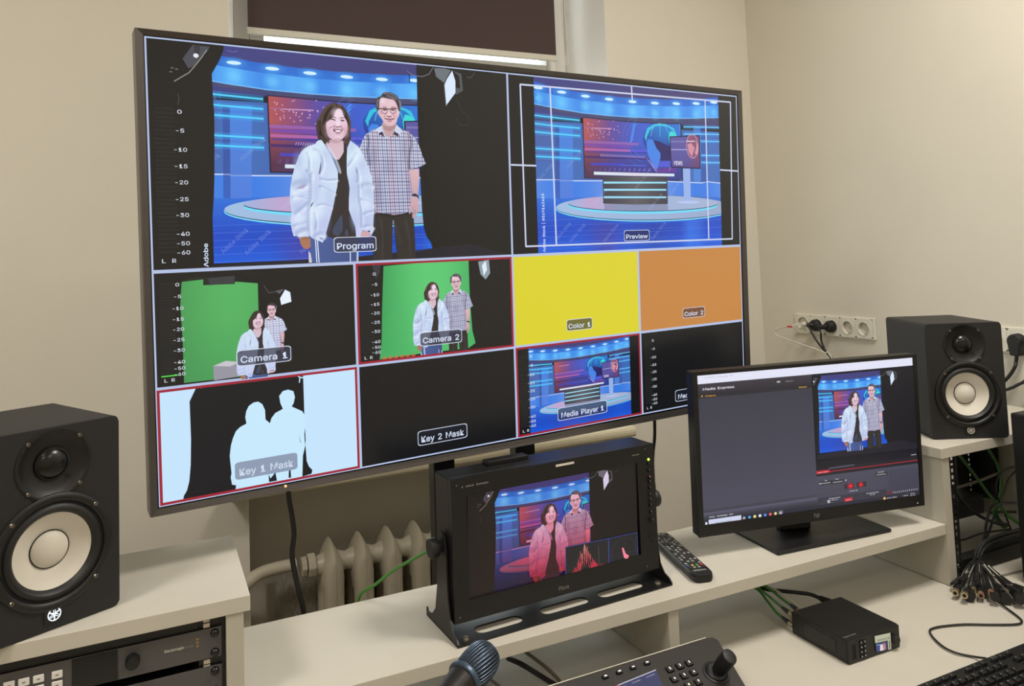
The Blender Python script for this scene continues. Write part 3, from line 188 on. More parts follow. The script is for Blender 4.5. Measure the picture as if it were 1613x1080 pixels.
# ---------------------------------------------------------------- object helpers
def empty(name, loc=(0, 0, 0), rz=0.0, label=None, cat=None, group=None):
    o = bpy.data.objects.new(name, None); COL.objects.link(o); o.location = loc; o.rotation_euler = (0, 0, rz)
    o.empty_display_size = 0.05
    tag(o, label, cat, group); return o
def tag(o, label=None, cat=None, group=None, kind=None):
    if label: o['label'] = label
    if cat: o['category'] = cat
    if group: o['group'] = group
    if kind: o['kind'] = kind
    return o
class MB:
    """collects shapes; build() links them as one mesh object"""
    def __init__(s): s.v = []; s.f = []
    def add(s, vs, fs, M=None):
        n = len(s.v)
        for p in vs:
            p = Vector(p); s.v.append(M @ p if M is not None else p)
        for q in fs: s.f.append([i + n for i in q])
        return s
    def box(s, x0, x1, y0, y1, z0, z1, M=None):
        return s.add([(x0, y0, z0), (x1, y0, z0), (x1, y1, z0), (x0, y1, z0), (x0, y0, z1), (x1, y0, z1), (x1, y1, z1), (x0, y1, z1)],
                     [(0, 3, 2, 1), (4, 5, 6, 7), (0, 1, 5, 4), (1, 2, 6, 5), (2, 3, 7, 6), (3, 0, 4, 7)], M)
    def lathe(s, prof, seg=24, M=None, cap=True):
        # profile of (radius, z), about z
        vs = []; fs = []
        for r, z in prof:
            for i in range(seg):
                t = 2 * PI * i / seg; vs.append((r * math.cos(t), r * math.sin(t), z))
        for k in range(len(prof) - 1):
            for i in range(seg):
                j = (i + 1) % seg; fs.append((k * seg + i, k * seg + j, (k + 1) * seg + j, (k + 1) * seg + i))
        if cap:
            fs.append(tuple(reversed(range(seg)))); fs.append(tuple((len(prof) - 1) * seg + i for i in range(seg)))
        return s.add(vs, fs, M)
    def cyl(s, p0, p1, r, seg=16, r2=None):
        p0 = Vector(p0); p1 = Vector(p1); d = p1 - p0
        M = Matrix.Translation(p0) @ d.to_track_quat('Z', 'Y').to_matrix().to_4x4()
        return s.lathe([(r, 0), (r if r2 is None else r2, d.length)], seg, M)
    def prism(s, poly, h0, h1, M=None):
        # polygon in xy, extruded in z
        n = len(poly)
        vs = [(x, y, h0) for x, y in poly] + [(x, y, h1) for x, y in poly]
        fs = [tuple(reversed(range(n))), tuple(range(n, 2 * n))] + [(i, (i + 1) % n, n + (i + 1) % n, n + i) for i in range(n)]
        return s.add(vs, fs, M)
    def tube(s, pts, r, seg=10, smoothn=6):
        P = catmull([Vector(p) for p in pts], smoothn)
        up = Vector((0.13, 0.21, 1)).normalized(); vs = []; fs = []
        for i, p in enumerate(P):
            t = (P[min(i + 1, len(P) - 1)] - P[max(i - 1, 0)]).normalized()
            a = t.cross(up)
            if a.length < 1e-3: a = t.cross(Vector((1, 0, 0)))
            a.normalize(); b = t.cross(a).normalized(); up = -t.cross(a).cross(t).cross(t) if False else up
            rr = r(i / (len(P) - 1)) if callable(r) else r
            for k in range(seg):
                c = 2 * PI * k / seg; vs.append(p + a * (rr * math.cos(c)) + b * (rr * math.sin(c)))
        for i in range(len(P) - 1):
            for k in range(seg):
                j = (k + 1) % seg; fs.append((i * seg + k, i * seg + j, (i + 1) * seg + j, (i + 1) * seg + k))
        fs.append(tuple(reversed(range(seg)))); fs.append(tuple((len(P) - 1) * seg + k for k in range(seg)))
        return s.add(vs, fs)
    def build(s, name, m, parent=None, bevel=0.0, smooth=False, seg=2, world=False):
        me = bpy.data.meshes.new(name); me.from_pydata([tuple(v) for v in s.v], [], s.f)
        me.materials.append(m)
        bm = bmesh.new(); bm.from_mesh(me); bmesh.ops.recalc_face_normals(bm, faces=bm.faces); bm.to_mesh(me); bm.free()
        me.update()
        o = bpy.data.objects.new(name, me); COL.objects.link(o)
        if parent is not None:
            o.parent = parent
            if world: o.matrix_parent_inverse = parent_matrix(parent).inverted()
        if smooth:
            for p in me.polygons: p.use_smooth = True
            me.set_sharp_from_angle(angle=math.radians(38))
        if bevel:
            b = o.modifiers.new('bevel', 'BEVEL'); b.width = bevel; b.segments = seg; b.limit_method = 'ANGLE'; b.angle_limit = math.radians(40)
            b.harden_normals = False
        return o
def parent_matrix(o):
    M = Matrix.LocRotScale(o.location, o.rotation_euler, o.scale)
    if o.parent is not None: M = parent_matrix(o.parent) @ o.matrix_parent_inverse @ M
    return M
def catmull(P, n):
    if len(P) < 3 or n < 2: return P
    out = []; Q = [P[0] * 2 - P[1]] + P + [P[-1] * 2 - P[-2]]
    for i in range(1, len(Q) - 2):
        p0, p1, p2, p3 = Q[i - 1], Q[i], Q[i + 1], Q[i + 2]
        for k in range(n):
            t = k / n
            out.append(0.5 * ((2 * p1) + (p2 - p0) * t + (2 * p0 - 5 * p1 + 4 * p2 - p3) * t * t + (3 * p1 - p0 - 3 * p2 + p3) * t ** 3))
    out.append(P[-1]); return out
def rrect(x0, x1, y0, y1, r, n=4):
    out = []
    for cx, cy, a0 in ((x1 - r, y1 - r, 0), (x0 + r, y1 - r, 90), (x0 + r, y0 + r, 180), (x1 - r, y0 + r, 270)):
        for i in range(n + 1):
            a = math.radians(a0 + 90 * i / n); out.append((cx + r * math.cos(a), cy + r * math.sin(a)))
    return out
ROTX90 = Matrix.Rotation(PI / 2, 4, 'X')      # xy polygon stands up: y -> z, extrusion +z -> -y
_txt = {}
GLYPHS = {}
def text_geo(s):
    """flat letter shapes of a string, unit font size: verts, faces, width, height (shapes kept in the table at the end of the script's data)"""
    if not GLYPHS:
        for row in GLYPH_ROWS.split('\n'):
            ch, adv, v, f = row.split('~')
            GLYPHS[ch] = (int(adv) / 1000, [tuple(int(k) / 1000 for k in q.split(',')) for q in v.split()], [tuple(int(k) for k in q.split(',')) for q in f.split()])
    if s in _txt: return _txt[s]
    vs = []; fs = []; x = 0
    for ch in s:
        if ch not in GLYPHS: x += .28; continue
        adv, v, f = GLYPHS[ch]; n = len(vs)
        vs += [(a + x, b) for a, b in v]; fs += [tuple(k + n for k in q) for q in f]; x += adv
    x0 = min(v[0] for v in vs); w = max(v[0] for v in vs) - x0; h = max(v[1] for v in vs)
    _txt[s] = ([(v[0] - x0, v[1]) for v in vs], fs, w, h); return _txt[s]
def text_on(name, s, M, width, m, parent, thick=0.0004):
    """lettering printed on a surface: M's x axis is the reading direction, y is up the letters"""
    vs, fs, w, h = text_geo(s); k = width / w
    mb = MB(); mb.add([(x * k, y * k, 0) for x, y in vs], fs, M)
    return mb.build(name, m, parent)
# ---------------------------------------------------------------- picture engine: flat coloured shapes of a lit screen
def homog(src, dst):
    rows = []; rhs = []
    for (u, v), (x, y) in zip(src, dst):
        rows.append([u, v, 1, 0, 0, 0, -x * u, -x * v]); rhs.append(x)
        rows.append([0, 0, 0, u, v, 1, -y * u, -y * v]); rhs.append(y)
    n = 8
    M = [r[:] + [b] for r, b in zip(rows, rhs)]
    for i in range(n):
        p = max(range(i, n), key=lambda k: abs(M[k][i])); M[i], M[p] = M[p], M[i]
        for k in range(n):
            if k != i:
                q = M[k][i] / M[i][i]
                M[k] = [a - q * b for a, b in zip(M[k], M[i])]
    h = [M[i][n] / M[i][i] for i in range(n)] + [1.0]
    return Matrix((h[0:3], h[3:6], h[6:9]))
def happ(H, x, y):
    q = H @ Vector((x, y, 1)); return (q.x / q.z, q.y / q.z)
UNIT = [(0, 0), (1, 0), (1, 1), (0, 1)]
def clip_convex(poly, cell):
    out = poly
    n = len(cell)
    for i in range(n):
        a, b = cell[i], cell[(i + 1) % n]; inp = out; out = []
        if not inp: break
        def side(p): return (b[0] - a[0]) * (p[1] - a[1]) - (b[1] - a[1]) * (p[0] - a[0])
        for k in range(len(inp)):
            p, q = inp[k], inp[(k + 1) % len(inp)]; sp, sq = side(p), side(q)
            if sp >= 0: out.append(p)
            if (sp >= 0) != (sq >= 0):
                t = sp / (sp - sq); out.append((p[0] + (q[0] - p[0]) * t, p[1] + (q[1] - p[1]) * t))
    return out
class Pic:
    def __init__(s, px, p, n, delta=5e-5):
        s.H = homog(UNIT, px); s.Hi = s.H.inverted(); s.p = Vector(p); s.n = Vector(n).normalized(); s.delta = delta
        s.v = []; s.f = []; s.c = []; s.boxes = []
        s.rect = (0, 0, 1, 1); s.tint = None; s.lay = None; s.clipr = None; s.sub = None
    def uv(s, x, y): return happ(s.Hi, x, y)
    def _w(s, u, v, k):
        x, y = happ(s.H, u, v); return onpl(x, y, s.p, s.n) + s.n * (k * s.delta)
    def _layer(s, bb):
        if s.lay is not None: return s.lay
        L = 0
        for q, l in s.boxes:
            if l >= L and q[0] < bb[2] and q[2] > bb[0] and q[1] < bb[3] and q[3] > bb[1]: L = l + 1
        s.boxes.append((bb, L)); return L
    def hold(s, bb):      # several shapes share one layer
        x0, y0 = s._m(bb[0], bb[1]); x1, y1 = s._m(bb[2], bb[3])
        s.lay = None; s.lay = s._layer((x0, y0, x1, y1))
    def free(s): s.lay = None
    def _m(s, u, v):
        if s.sub: u, v = s.sub(u, v)
        r = s.rect; return (r[0] + u * r[2], r[1] + v * r[3])
    def poly(s, pts, col, alpha=1.0, grid=None):
        """pts in the current rect's own 0..1 frame; col an sRGB triple or a function of (u, v) giving one (or with alpha, 4)"""
        if s.clipr:
            r = s.clipr; pts = clip_convex(list(pts), [(r[0], r[1]), (r[2], r[1]), (r[2], r[3]), (r[0], r[3])])
        if len(pts) < 3: return
        P = [s._m(*q) for q in pts]
        bb = (min(p[0] for p in P), min(p[1] for p in P), max(p[0] for p in P), max(p[1] for p in P))
        k = s._layer(bb)
        if callable(col) and grid:
            x0 = min(p[0] for p in pts); x1 = max(p[0] for p in pts); y0 = min(p[1] for p in pts); y1 = max(p[1] for p in pts)
            for i in range(grid[0]):
                for j in range(grid[1]):
                    a0 = x0 + (x1 - x0) * i / grid[0]; a1 = x0 + (x1 - x0) * (i + 1) / grid[0]
                    b0 = y0 + (y1 - y0) * j / grid[1]; b1 = y0 + (y1 - y0) * (j + 1) / grid[1]
                    q = clip_convex(list(pts), [(a0, b0), (a1, b0), (a1, b1), (a0, b1)])
                    if len(q) >= 3: s._face(q, col, alpha, k)
        else: s._face(pts, col, alpha, k)
    def _face(s, pts, col, alpha, k):
        n = len(s.v); idx = []
        for u, v in pts:
            c = col(u, v) if callable(col) else col
            a = c[3] if len(c) > 3 else alpha
            U, V = s._m(u, v)
            if s.tint: c = s.tint(c, U, V)
            s.v.append(s._w(U, V, k)); s.c.append((*lin(c), a)); idx.append(len(s.v) - 1)
        s.f.append(idx)
    def line(s, pts, w, col, alpha=1.0, asp=1.0):
        """stroke; w is its width in the frame's v units, asp the frame's width over height"""
        for (x0, y0), (x1, y1) in zip(pts[:-1], pts[1:]):
            dx, dy = (x1 - x0) * asp, y1 - y0; L = math.hypot(dx, dy) or 1; nx, ny = -dy / L * w / 2 / asp, dx / L * w / 2
            ex, ey = dx / L * w * .15 / asp, dy / L * w * .15
            s.poly([(x0 + nx - ex, y0 + ny - ey), (x1 + nx + ex, y1 + ny + ey), (x1 - nx + ex, y1 - ny + ey), (x0 - nx - ex, y0 - ny - ey)], col, alpha)
    def ell(s, cx, cy, rx, ry, col, alpha=1.0, n=20):
        s.poly([(cx + rx * math.cos(2 * PI * i / n), cy + ry * math.sin(2 * PI * i / n)) for i in range(n)], col, alpha)
    def glow(s, cx, cy, rx, ry, col, a=0.8, n=16):
        x0, y0 = s._m(cx - rx, cy - ry); x1, y1 = s._m(cx + rx, cy + ry); k = s._layer((x0, y0, x1, y1))
        R = [(0, a), (.35, a * .75), (.7, a * .25), (1, 0)]
        for (r0, a0), (r1, a1) in zip(R[:-1], R[1:]):
            for i in range(n):
                t0, t1 = 2 * PI * i / n, 2 * PI * (i + 1) / n
                q = [(cx + rx * r1 * math.cos(t0), cy + ry * r1 * math.sin(t0), a1), (cx + rx * r1 * math.cos(t1), cy + ry * r1 * math.sin(t1), a1)]
                q += [(cx + rx * r0 * math.cos(t1), cy + ry * r0 * math.sin(t1), a0), (cx + rx * r0 * math.cos(t0), cy + ry * r0 * math.sin(t0), a0)] if r0 else [(cx, cy, a0)]
                if s.clipr and any(not (s.clipr[0] <= z[0] <= s.clipr[2] and s.clipr[1] <= z[1] <= s.clipr[3]) for z in q): continue
                idx = []
                for u, v, al in q:
                    U, V = s._m(u, v); c = s.tint(col, U, V) if s.tint else col
                    s.v.append(s._w(U, V, k)); s.c.append((*lin(c), al)); idx.append(len(s.v) - 1)
                s.f.append(idx)
    def text(s, st, cx, cy, w, h, col, ang=0.0, asp=1.0, alpha=1.0):
        """string centred on (cx, cy), w wide (u) and capitals h high (v)"""
        vs, fs, tw, th = text_geo(st); kx = w / tw; ky = h / 0.73
        P = []
        for x, y in vs:
            X = (x - tw / 2) * kx * asp; Y = -(y - 0.36) * ky
            ca, sa = math.cos(ang), math.sin(ang)
            P.append((cx + (X * ca - Y * sa) / asp, cy + X * sa + Y * ca))
        Q = [s._m(*p) for p in P]
        k = s._layer((min(p[0] for p in Q), min(p[1] for p in Q), max(p[0] for p in Q), max(p[1] for p in Q)))
        n = len(s.v)
        for U, V in Q:
            c = s.tint(col, U, V) if s.tint else col
            s.v.append(s._w(U, V, k)); s.c.append((*lin(c), alpha))
        for f in fs: s.f.append([i + n for i in f])
    def build(s, name, m, parent):
        me = bpy.data.meshes.new(name); me.from_pydata([tuple(v) for v in s.v], [], s.f)
        ca = me.color_attributes.new('Col', 'FLOAT_COLOR', 'POINT')
        flat = [x for c in s.c for x in c]; ca.data.foreach_set('color', flat)
        me.materials.append(m); me.update()
        o = bpy.data.objects.new(name, me); COL.objects.link(o); o.parent = parent
        o.matrix_parent_inverse = parent_matrix(parent).inverted()
        return o
def mix(a, b, t):
    t = max(0, min(1, t)); return tuple(x + (y - x) * t for x, y in zip(a, b))
# ================================================================ ROOM
CEIL = 3.3
def struct(mb, name, m, **k): return tag(mb.build(name, m, **k), kind='structure')
XR, YB, XL, YF = 2.395, 2.5, -2.3, -2.6
struct(MB().box(XL, XR + .2, YF, YB + .4, -.1, 0), 'floor', M_FLOOR)
struct(MB().box(XL, XR + .2, YF, YB + .4, CEIL, CEIL + .1), 'ceiling', M_CEIL)
w = MB()
SZ = 0.885; TOPZ = 3.05
w.prism([(XL, YB), (.268, YB), (.305, 2.72), (.305, 2.85), (XL, 2.85)], SZ, TOPZ)
w.prism([(1.667, YB), (XR + .1, YB), (XR + .1, 2.85), (1.612, 2.85), (1.612, 2.72)], SZ, TOPZ)
w.box(XL, .306, YB, 2.85, 0, SZ); w.box(1.64, XR + .1, YB, 2.85, 0, SZ)
w.box(.306, 1.64, 2.64, 2.85, 0, SZ)
w.box(XL, XR + .1, YB, 2.85, TOPZ, CEIL)
struct(w, 'wall_back', M_WALL)
struct(MB().box(XR, XR + .15, YF, YB, 0, CEIL), 'wall_right', M_WALL)
struct(MB().box(XL - .15, XL, YF, YB, 0, CEIL), 'wall_left', M_WALL)
struct(MB().box(XL - .15, XR + .15, YF - .15, YF, 0, CEIL), 'wall_front', M_WALL)
struct(MB().prism([(1.6655, 2.5005), (1.6675, 2.5005), (1.6135, 2.7205), (1.6105, 2.7205)], SZ + .037, TOPZ), 'trim_2', M_JAMB)  # thin jamb linings, added to carry the daylight-whitened colour
struct(MB().prism([(.2675, 2.5005), (.2695, 2.5005), (.3065, 2.7205), (.3035, 2.7205)], SZ + .037, TOPZ), 'trim_3', M_JAMB)
# sill board that caps the radiator niche
sb = MB()
nose = [(2.40 + .012 * (1 - math.cos(a)) , SZ + .0185 + .0185 * math.sin(a)) for a in [math.radians(q) for q in range(-90, 91, 30)]]
prof = [(2.735, SZ), (2.40 + .012, SZ)] + nose[1:-1] + [(2.40 + .012, SZ + .037), (2.735, SZ + .037)]
MX = Matrix(((0, 0, 1, 0), (1, 0, 0, 0), (0, 1, 0, 0), (0, 0, 0, 1)))     # (a,b,h) -> x=h, y=a, z=b
def clipy(pr, y0, y1): return [(min(max(a, y0), y1), b) for a, b in pr]
sb.prism(clipy(prof, 2.3, 2.499), .245, 1.657, MX); sb.prism([(2.499, SZ + .001), (2.735, SZ + .001), (2.735, SZ + .037), (2.499, SZ + .037)], .30, 1.615, MX)
struct(sb, 'trim_1', M_SILL, bevel=.003)
# window: outer frame, transom, lower sashes and upper lights, panes
wf = MB(); X0, X1, Z0, Z1, WY0, WY1 = .305, 1.612, SZ + .037, TOPZ, 2.722, 2.79
wf.box(X0, X0 + .055, WY0, WY1, Z0, Z1); wf.box(X1 - .055, X1, WY0, WY1, Z0, Z1)
wf.box(X0 + .055, X1 - .055, WY0, WY1, Z0, Z0 + .06); wf.box(X0 + .055, X1 - .055, WY0, WY1, Z1 - .06, Z1)
wf.box(X0 + .055, X1 - .055, WY0, WY1, 2.235, 2.290)
win = struct(wf, 'window_1', M_PVC, bevel=.004)
def sash(name, xa, xb, za, zb):
    s_ = MB(); y0, y1 = WY0 - .012, WY1 - .02; t = .045
    s_.box(xa, xa + t, y0, y1, za, zb); s_.box(xb - t, xb, y0, y1, za, zb)
    s_.box(xa + t, xb - t, y0, y1, za, za + t); s_.box(xa + t, xb - t, y0, y1, zb - t, zb)
    o = s_.build(name, M_PVC, win, bevel=.004)
    g = MB().box(xa + t, xb - t, (y0 + y1) / 2, (y0 + y1) / 2 + .004, za + t, zb - t).build('pane', M_GLASS, o)
    return o
M_GLASS = bpy.data.materials.new('window_glass'); M_GLASS.use_nodes = True
_nt = M_GLASS.node_tree; _b = _nt.nodes['Principled BSDF']; _o = _nt.nodes['Material Output']
_t = _nt.nodes.new('ShaderNodeBsdfTransparent'); _t.inputs[0].default_value = (.93, .96, .95, 1)
_g = _nt.nodes.new('ShaderNodeBsdfGlossy'); _g.inputs['Roughness'].default_value = .02
_m = _nt.nodes.new('ShaderNodeMixShader'); _m.inputs[0].default_value = .06
_nt.links.new(_t.outputs[0], _m.inputs[1]); _nt.links.new(_g.outputs[0], _m.inputs[2]); _nt.links.new(_m.outputs[0], _o.inputs[0])
xm = (X0 + X1) / 2
sash('window_sash', X0 + .055, xm, Z0 + .06, 2.235); sash('window_sash', xm, X1 - .055, Z0 + .06, 2.235)
sash('window_sash', X0 + .055, X1 - .055, 2.290, Z1 - .06)
# wooden-look door on the front wall, behind the photographer
# ceiling lights
for k_, (lx, ly, lw) in enumerate(LAMPS):
    t = empty('ceiling_light', (lx, ly, CEIL - .03), 0, None, 'ceiling light', 'square ceiling light panels')
    t['label'] = 'square white ceiling light panel, ' + ('front right one above the right cabinet', 'front left one above the left cabinet', 'rear right one behind the photographer', 'rear left one behind the photographer')[k_]
    MB().box(-.31, .31, -.31, .31, 0, .03).build('frame', M_PVC, t)
    pm = mat('light_diffuser', (255, 250, 238), 0.5, emit=(255, 246, 228), es=2.0)
    MB().box(-.285, .285, -.285, .285, -.004, -.0005).build('diffuser', pm, t)
    a_ = area('panel_lamp', (lx, ly, CEIL - .045), .56, .56, lw, (1.0, .955, .885))
# ---------------------------------------------------------------- roller blind
rb = empty('roller_blind', (0, 0, 0), 0, 'dark brown roller blind hanging in the window above the large screen', 'blind')
MB().box(.345, 1.528, 2.655, 2.657, 2.361, 2.99).build('fabric', M_BLIND, rb)
MB().box(.342, 1.532, 2.648, 2.662, 2.338, 2.362).build('bottom_bar', M_BAR, rb, bevel=.003)
MB().box(.33, 1.545, 2.62, 2.69, 2.98, 3.045).build('cassette', M_BAR, rb, bevel=.006)
c = MB().tube([(1.548, 2.64, 2.99), (1.552, 2.64, 2.6), (1.560, 2.64, 2.36), (1.566, 2.64, 2.325), (1.574, 2.64, 2.36), (1.566, 2.64, 2.6), (1.562, 2.64, 2.99)], .0022, 6)
c.build('pull_chain', M_BAR, rb, smooth=True)
# ---------------------------------------------------------------- radiator in the niche
rad = empty('radiator', (.545, 2.495, -.012), 0, 'cream cast iron column radiator under the window sill', 'radiator')
def rad_section():
    m = MB()
    def loft(P, lays):
        n = len(P); vs = []; fs = []
        for yy, sx, sz, z0 in lays:
            for x, z in P: vs.append((x * sx, yy, z if z <= z0 else z0 + (z - z0) * sz))
        for k in range(len(lays) - 1):
            for i in range(n):
                j = (i + 1) % n; fs.append((k * n + i, k * n + j, (k + 1) * n + j, (k + 1) * n + i))
        fs.append(tuple(range(n))); fs.append(tuple(reversed([(len(lays) - 1) * n + i for i in range(n)])))
        m.add(vs, fs)
    # crown shared by both columns: a pointed shoulder that slopes to the front and the back
    crown = [(-.030, .56), (-.0315, .615), (-.0285, .648), (-.021, .676), (-.011, .697), (-.004, .710), (0, .716), (.004, .710), (.011, .697), (.021, .676), (.0285, .648), (.0315, .615), (.030, .56)]
    loft(crown, [(-.076, .30, .52, .60), (-.071, .70, .66, .60), (-.060, .92, .80, .60), (-.040, 1, .93, .60), (-.012, 1, 1, .60), (.012, 1, 1, .60), (.040, 1, .93, .60), (.060, .92, .80, .60), (.071, .70, .66, .60), (.076, .30, .52, .60)])
    for sy in (-1, 1):
        yc = sy * .0445
        col_ = [(-.029, .14), (-.030, .20), (-.030, .602), (.030, .602), (.030, .20), (.029, .14)]
        loft(col_, [(yc - .030, .35, 1, 1), (yc - .024, .80, 1, 1), (yc - .008, 1, 1, 1), (yc + .008, 1, 1, 1), (yc + .024, .80, 1, 1), (yc + .030, .35, 1, 1)])
    # cast seam down the front face and over the crown
    m.tube([(0, -.0765, .18), (0, -.0765, .58), (0, -.0755, .655), (0, -.060, .690), (0, -.035, .708)], .0016, 5, 3)
    RY = Matrix.Rotation(PI / 2, 4, 'Y')
    for z in (.640, .18):
        m.lathe([(.027, -.0475), (.029, -.04), (.036, -.022), (.041, 0), (.036, .022), (.029, .04), (.027, .0475)], 16, Matrix.Translation((0, 0, z)) @ RY)
    m.box(-.012, .012, -.05, .05, 0, .15)
    return m
first = rad_section().build('section', M_RAD, rad, smooth=True)
for i in range(1, 11):
    s_ = first.copy(); COL.objects.link(s_); s_.parent = rad; s_.location = (i * .0936, 0, 0)
RYm = Matrix.Rotation(PI / 2, 4, 'Y')
nut = MB(); nut.lathe([(.034, 0), (.036, .004), (.036, .02), (.034, .024)], 8, Matrix.Translation((-.071, 0, .645)) @ RYm); nut.lathe([(.030, 0), (.030, .016)], 8, Matrix.Translation((-.090, 0, .645)) @ RYm)
nut.build('end_nut', M_RAD, rad, bevel=.002)
pipe = MB().tube([(.44, 2.495, .645), (.38, 2.495, .645), (.33, 2.49, .640), (.285, 2.47, .622), (.26, 2.452, .605), (.20, 2.45, .58), (.10, 2.45, .565), (-.2, 2.45, .56), (-1.0, 2.45, .55)], .0185, 14)
tag(pipe.build('heating_pipe', M_RAD, None, smooth=True), 'cream heating pipe running left from the radiator end nut', 'pipe')
fo = MB(); fo.box(.395, 1.5, 2.60, 2.603, .12, .60)
tag(fo.build('insulation_sheet', M_FOIL, None), 'crinkled silver insulation sheet behind the cast iron radiator', 'insulation')
# ================================================================ FURNITURE
DZ = .75; RZ = .894; LZ = 1.0575; UZ = 1.0710; T = .024
def desk_thing(name, label, cat, group=None): return empty(name, (0, 0, 0), A, label, cat, group)
d = desk_thing('control_desk', 'long white control desk top along the wall under the monitors', 'desk')
MB().box(-1.25, 2.32, .72, 1.60, DZ - .026, DZ).build('desktop', M_DESK, d, bevel=.0015)
for x in (-1.2, .55, 2.25):
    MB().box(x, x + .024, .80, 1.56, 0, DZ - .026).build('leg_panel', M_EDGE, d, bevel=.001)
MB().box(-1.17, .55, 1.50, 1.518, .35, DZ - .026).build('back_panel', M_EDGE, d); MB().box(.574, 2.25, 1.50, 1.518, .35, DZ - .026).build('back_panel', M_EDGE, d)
# left rack cabinet
lc = desk_thing('left_rack_cabinet', 'white rack cabinet on the left carrying a loudspeaker on its lid', 'cabinet')
MB().box(-.44, .134, 1.293, 1.591, LZ - T, LZ).build('top_board', M_DESK, lc, bevel=.0012)
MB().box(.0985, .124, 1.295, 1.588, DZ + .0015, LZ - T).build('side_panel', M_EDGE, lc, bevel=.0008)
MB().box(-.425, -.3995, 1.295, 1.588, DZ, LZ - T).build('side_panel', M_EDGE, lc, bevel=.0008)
MB().box(-.3995, .0985, 1.580, 1.587, DZ, LZ - T).build('back_panel', M_DARKG, lc)
M_CAGE = mat('zinc_cage_nut', (196, 184, 168), .4, metal=.3)
def rack_rail(parent, x0, x1, y, z0, z1, hx, lit=False):
    """steel strip with a column of square holes: built as two stiles and rungs"""
    m = MB(); hw = .0048
    m.box(x0, hx - hw, y, y + .002, z0, z1); m.box(hx + hw, x1, y, y + .002, z0, z1)
    z = z0; k = 0
    while z < z1 - .01:
        m.box(hx - hw, hx + hw, y, y + .002, z, min(z + .0064, z1)); z += .0159 if k % 3 else .0127; k += 1
    m.box(x0, x0 + .002, y + .002, y + .028, z0, z1)
    return m.build('rack_rail', M_BLACKM, parent)
for z in (1.0285, 1.0205, .9672, .9592, .9145, .9065): MB().box(.0665, .0760, 1.305, 1.3085, z - .0032, z + .0032).build('cage_nut', M_CAGE, lc, bevel=.0006)
rack_rail(lc, .060, .0975, 1.308, DZ, LZ - T, .0715); rack_rail(lc, -.399, -.362, 1.308, DZ, LZ - T, -.373)
# riser shelf
rs = desk_thing('riser_shelf', 'low white riser shelf spanning the desk between the two cabinets', 'shelf')
MB().box(.1255, 1.697, 1.270, 1.565, RZ - T, RZ).build('shelf_board', M_DESK, rs, bevel=.0012)
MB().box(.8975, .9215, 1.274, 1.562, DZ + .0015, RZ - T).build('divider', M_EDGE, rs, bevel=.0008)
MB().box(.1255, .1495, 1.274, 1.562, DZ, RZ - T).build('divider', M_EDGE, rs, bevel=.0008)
# right rack cabinet
rc = desk_thing('right_rack_cabinet', 'white open rack cabinet on the right full of loose cables', 'cabinet')
MB().box(1.690, 2.29, 1.264, 1.585, UZ - T, UZ).build('top_board', M_DESK, rc, bevel=.0012)
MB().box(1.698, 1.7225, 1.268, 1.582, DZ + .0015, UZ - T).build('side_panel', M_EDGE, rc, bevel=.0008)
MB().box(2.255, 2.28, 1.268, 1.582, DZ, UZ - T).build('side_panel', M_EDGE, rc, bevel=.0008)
rack_rail(rc, 1.7235, 1.7485, 1.272, DZ, UZ - T, 1.7375)
rack_rail(rc, 2.190, 2.2545, 1.560, DZ, UZ - T, 2.207)
rack_rail(rc, 2.212, 2.2545, 1.300, DZ, UZ - T, 2.222)
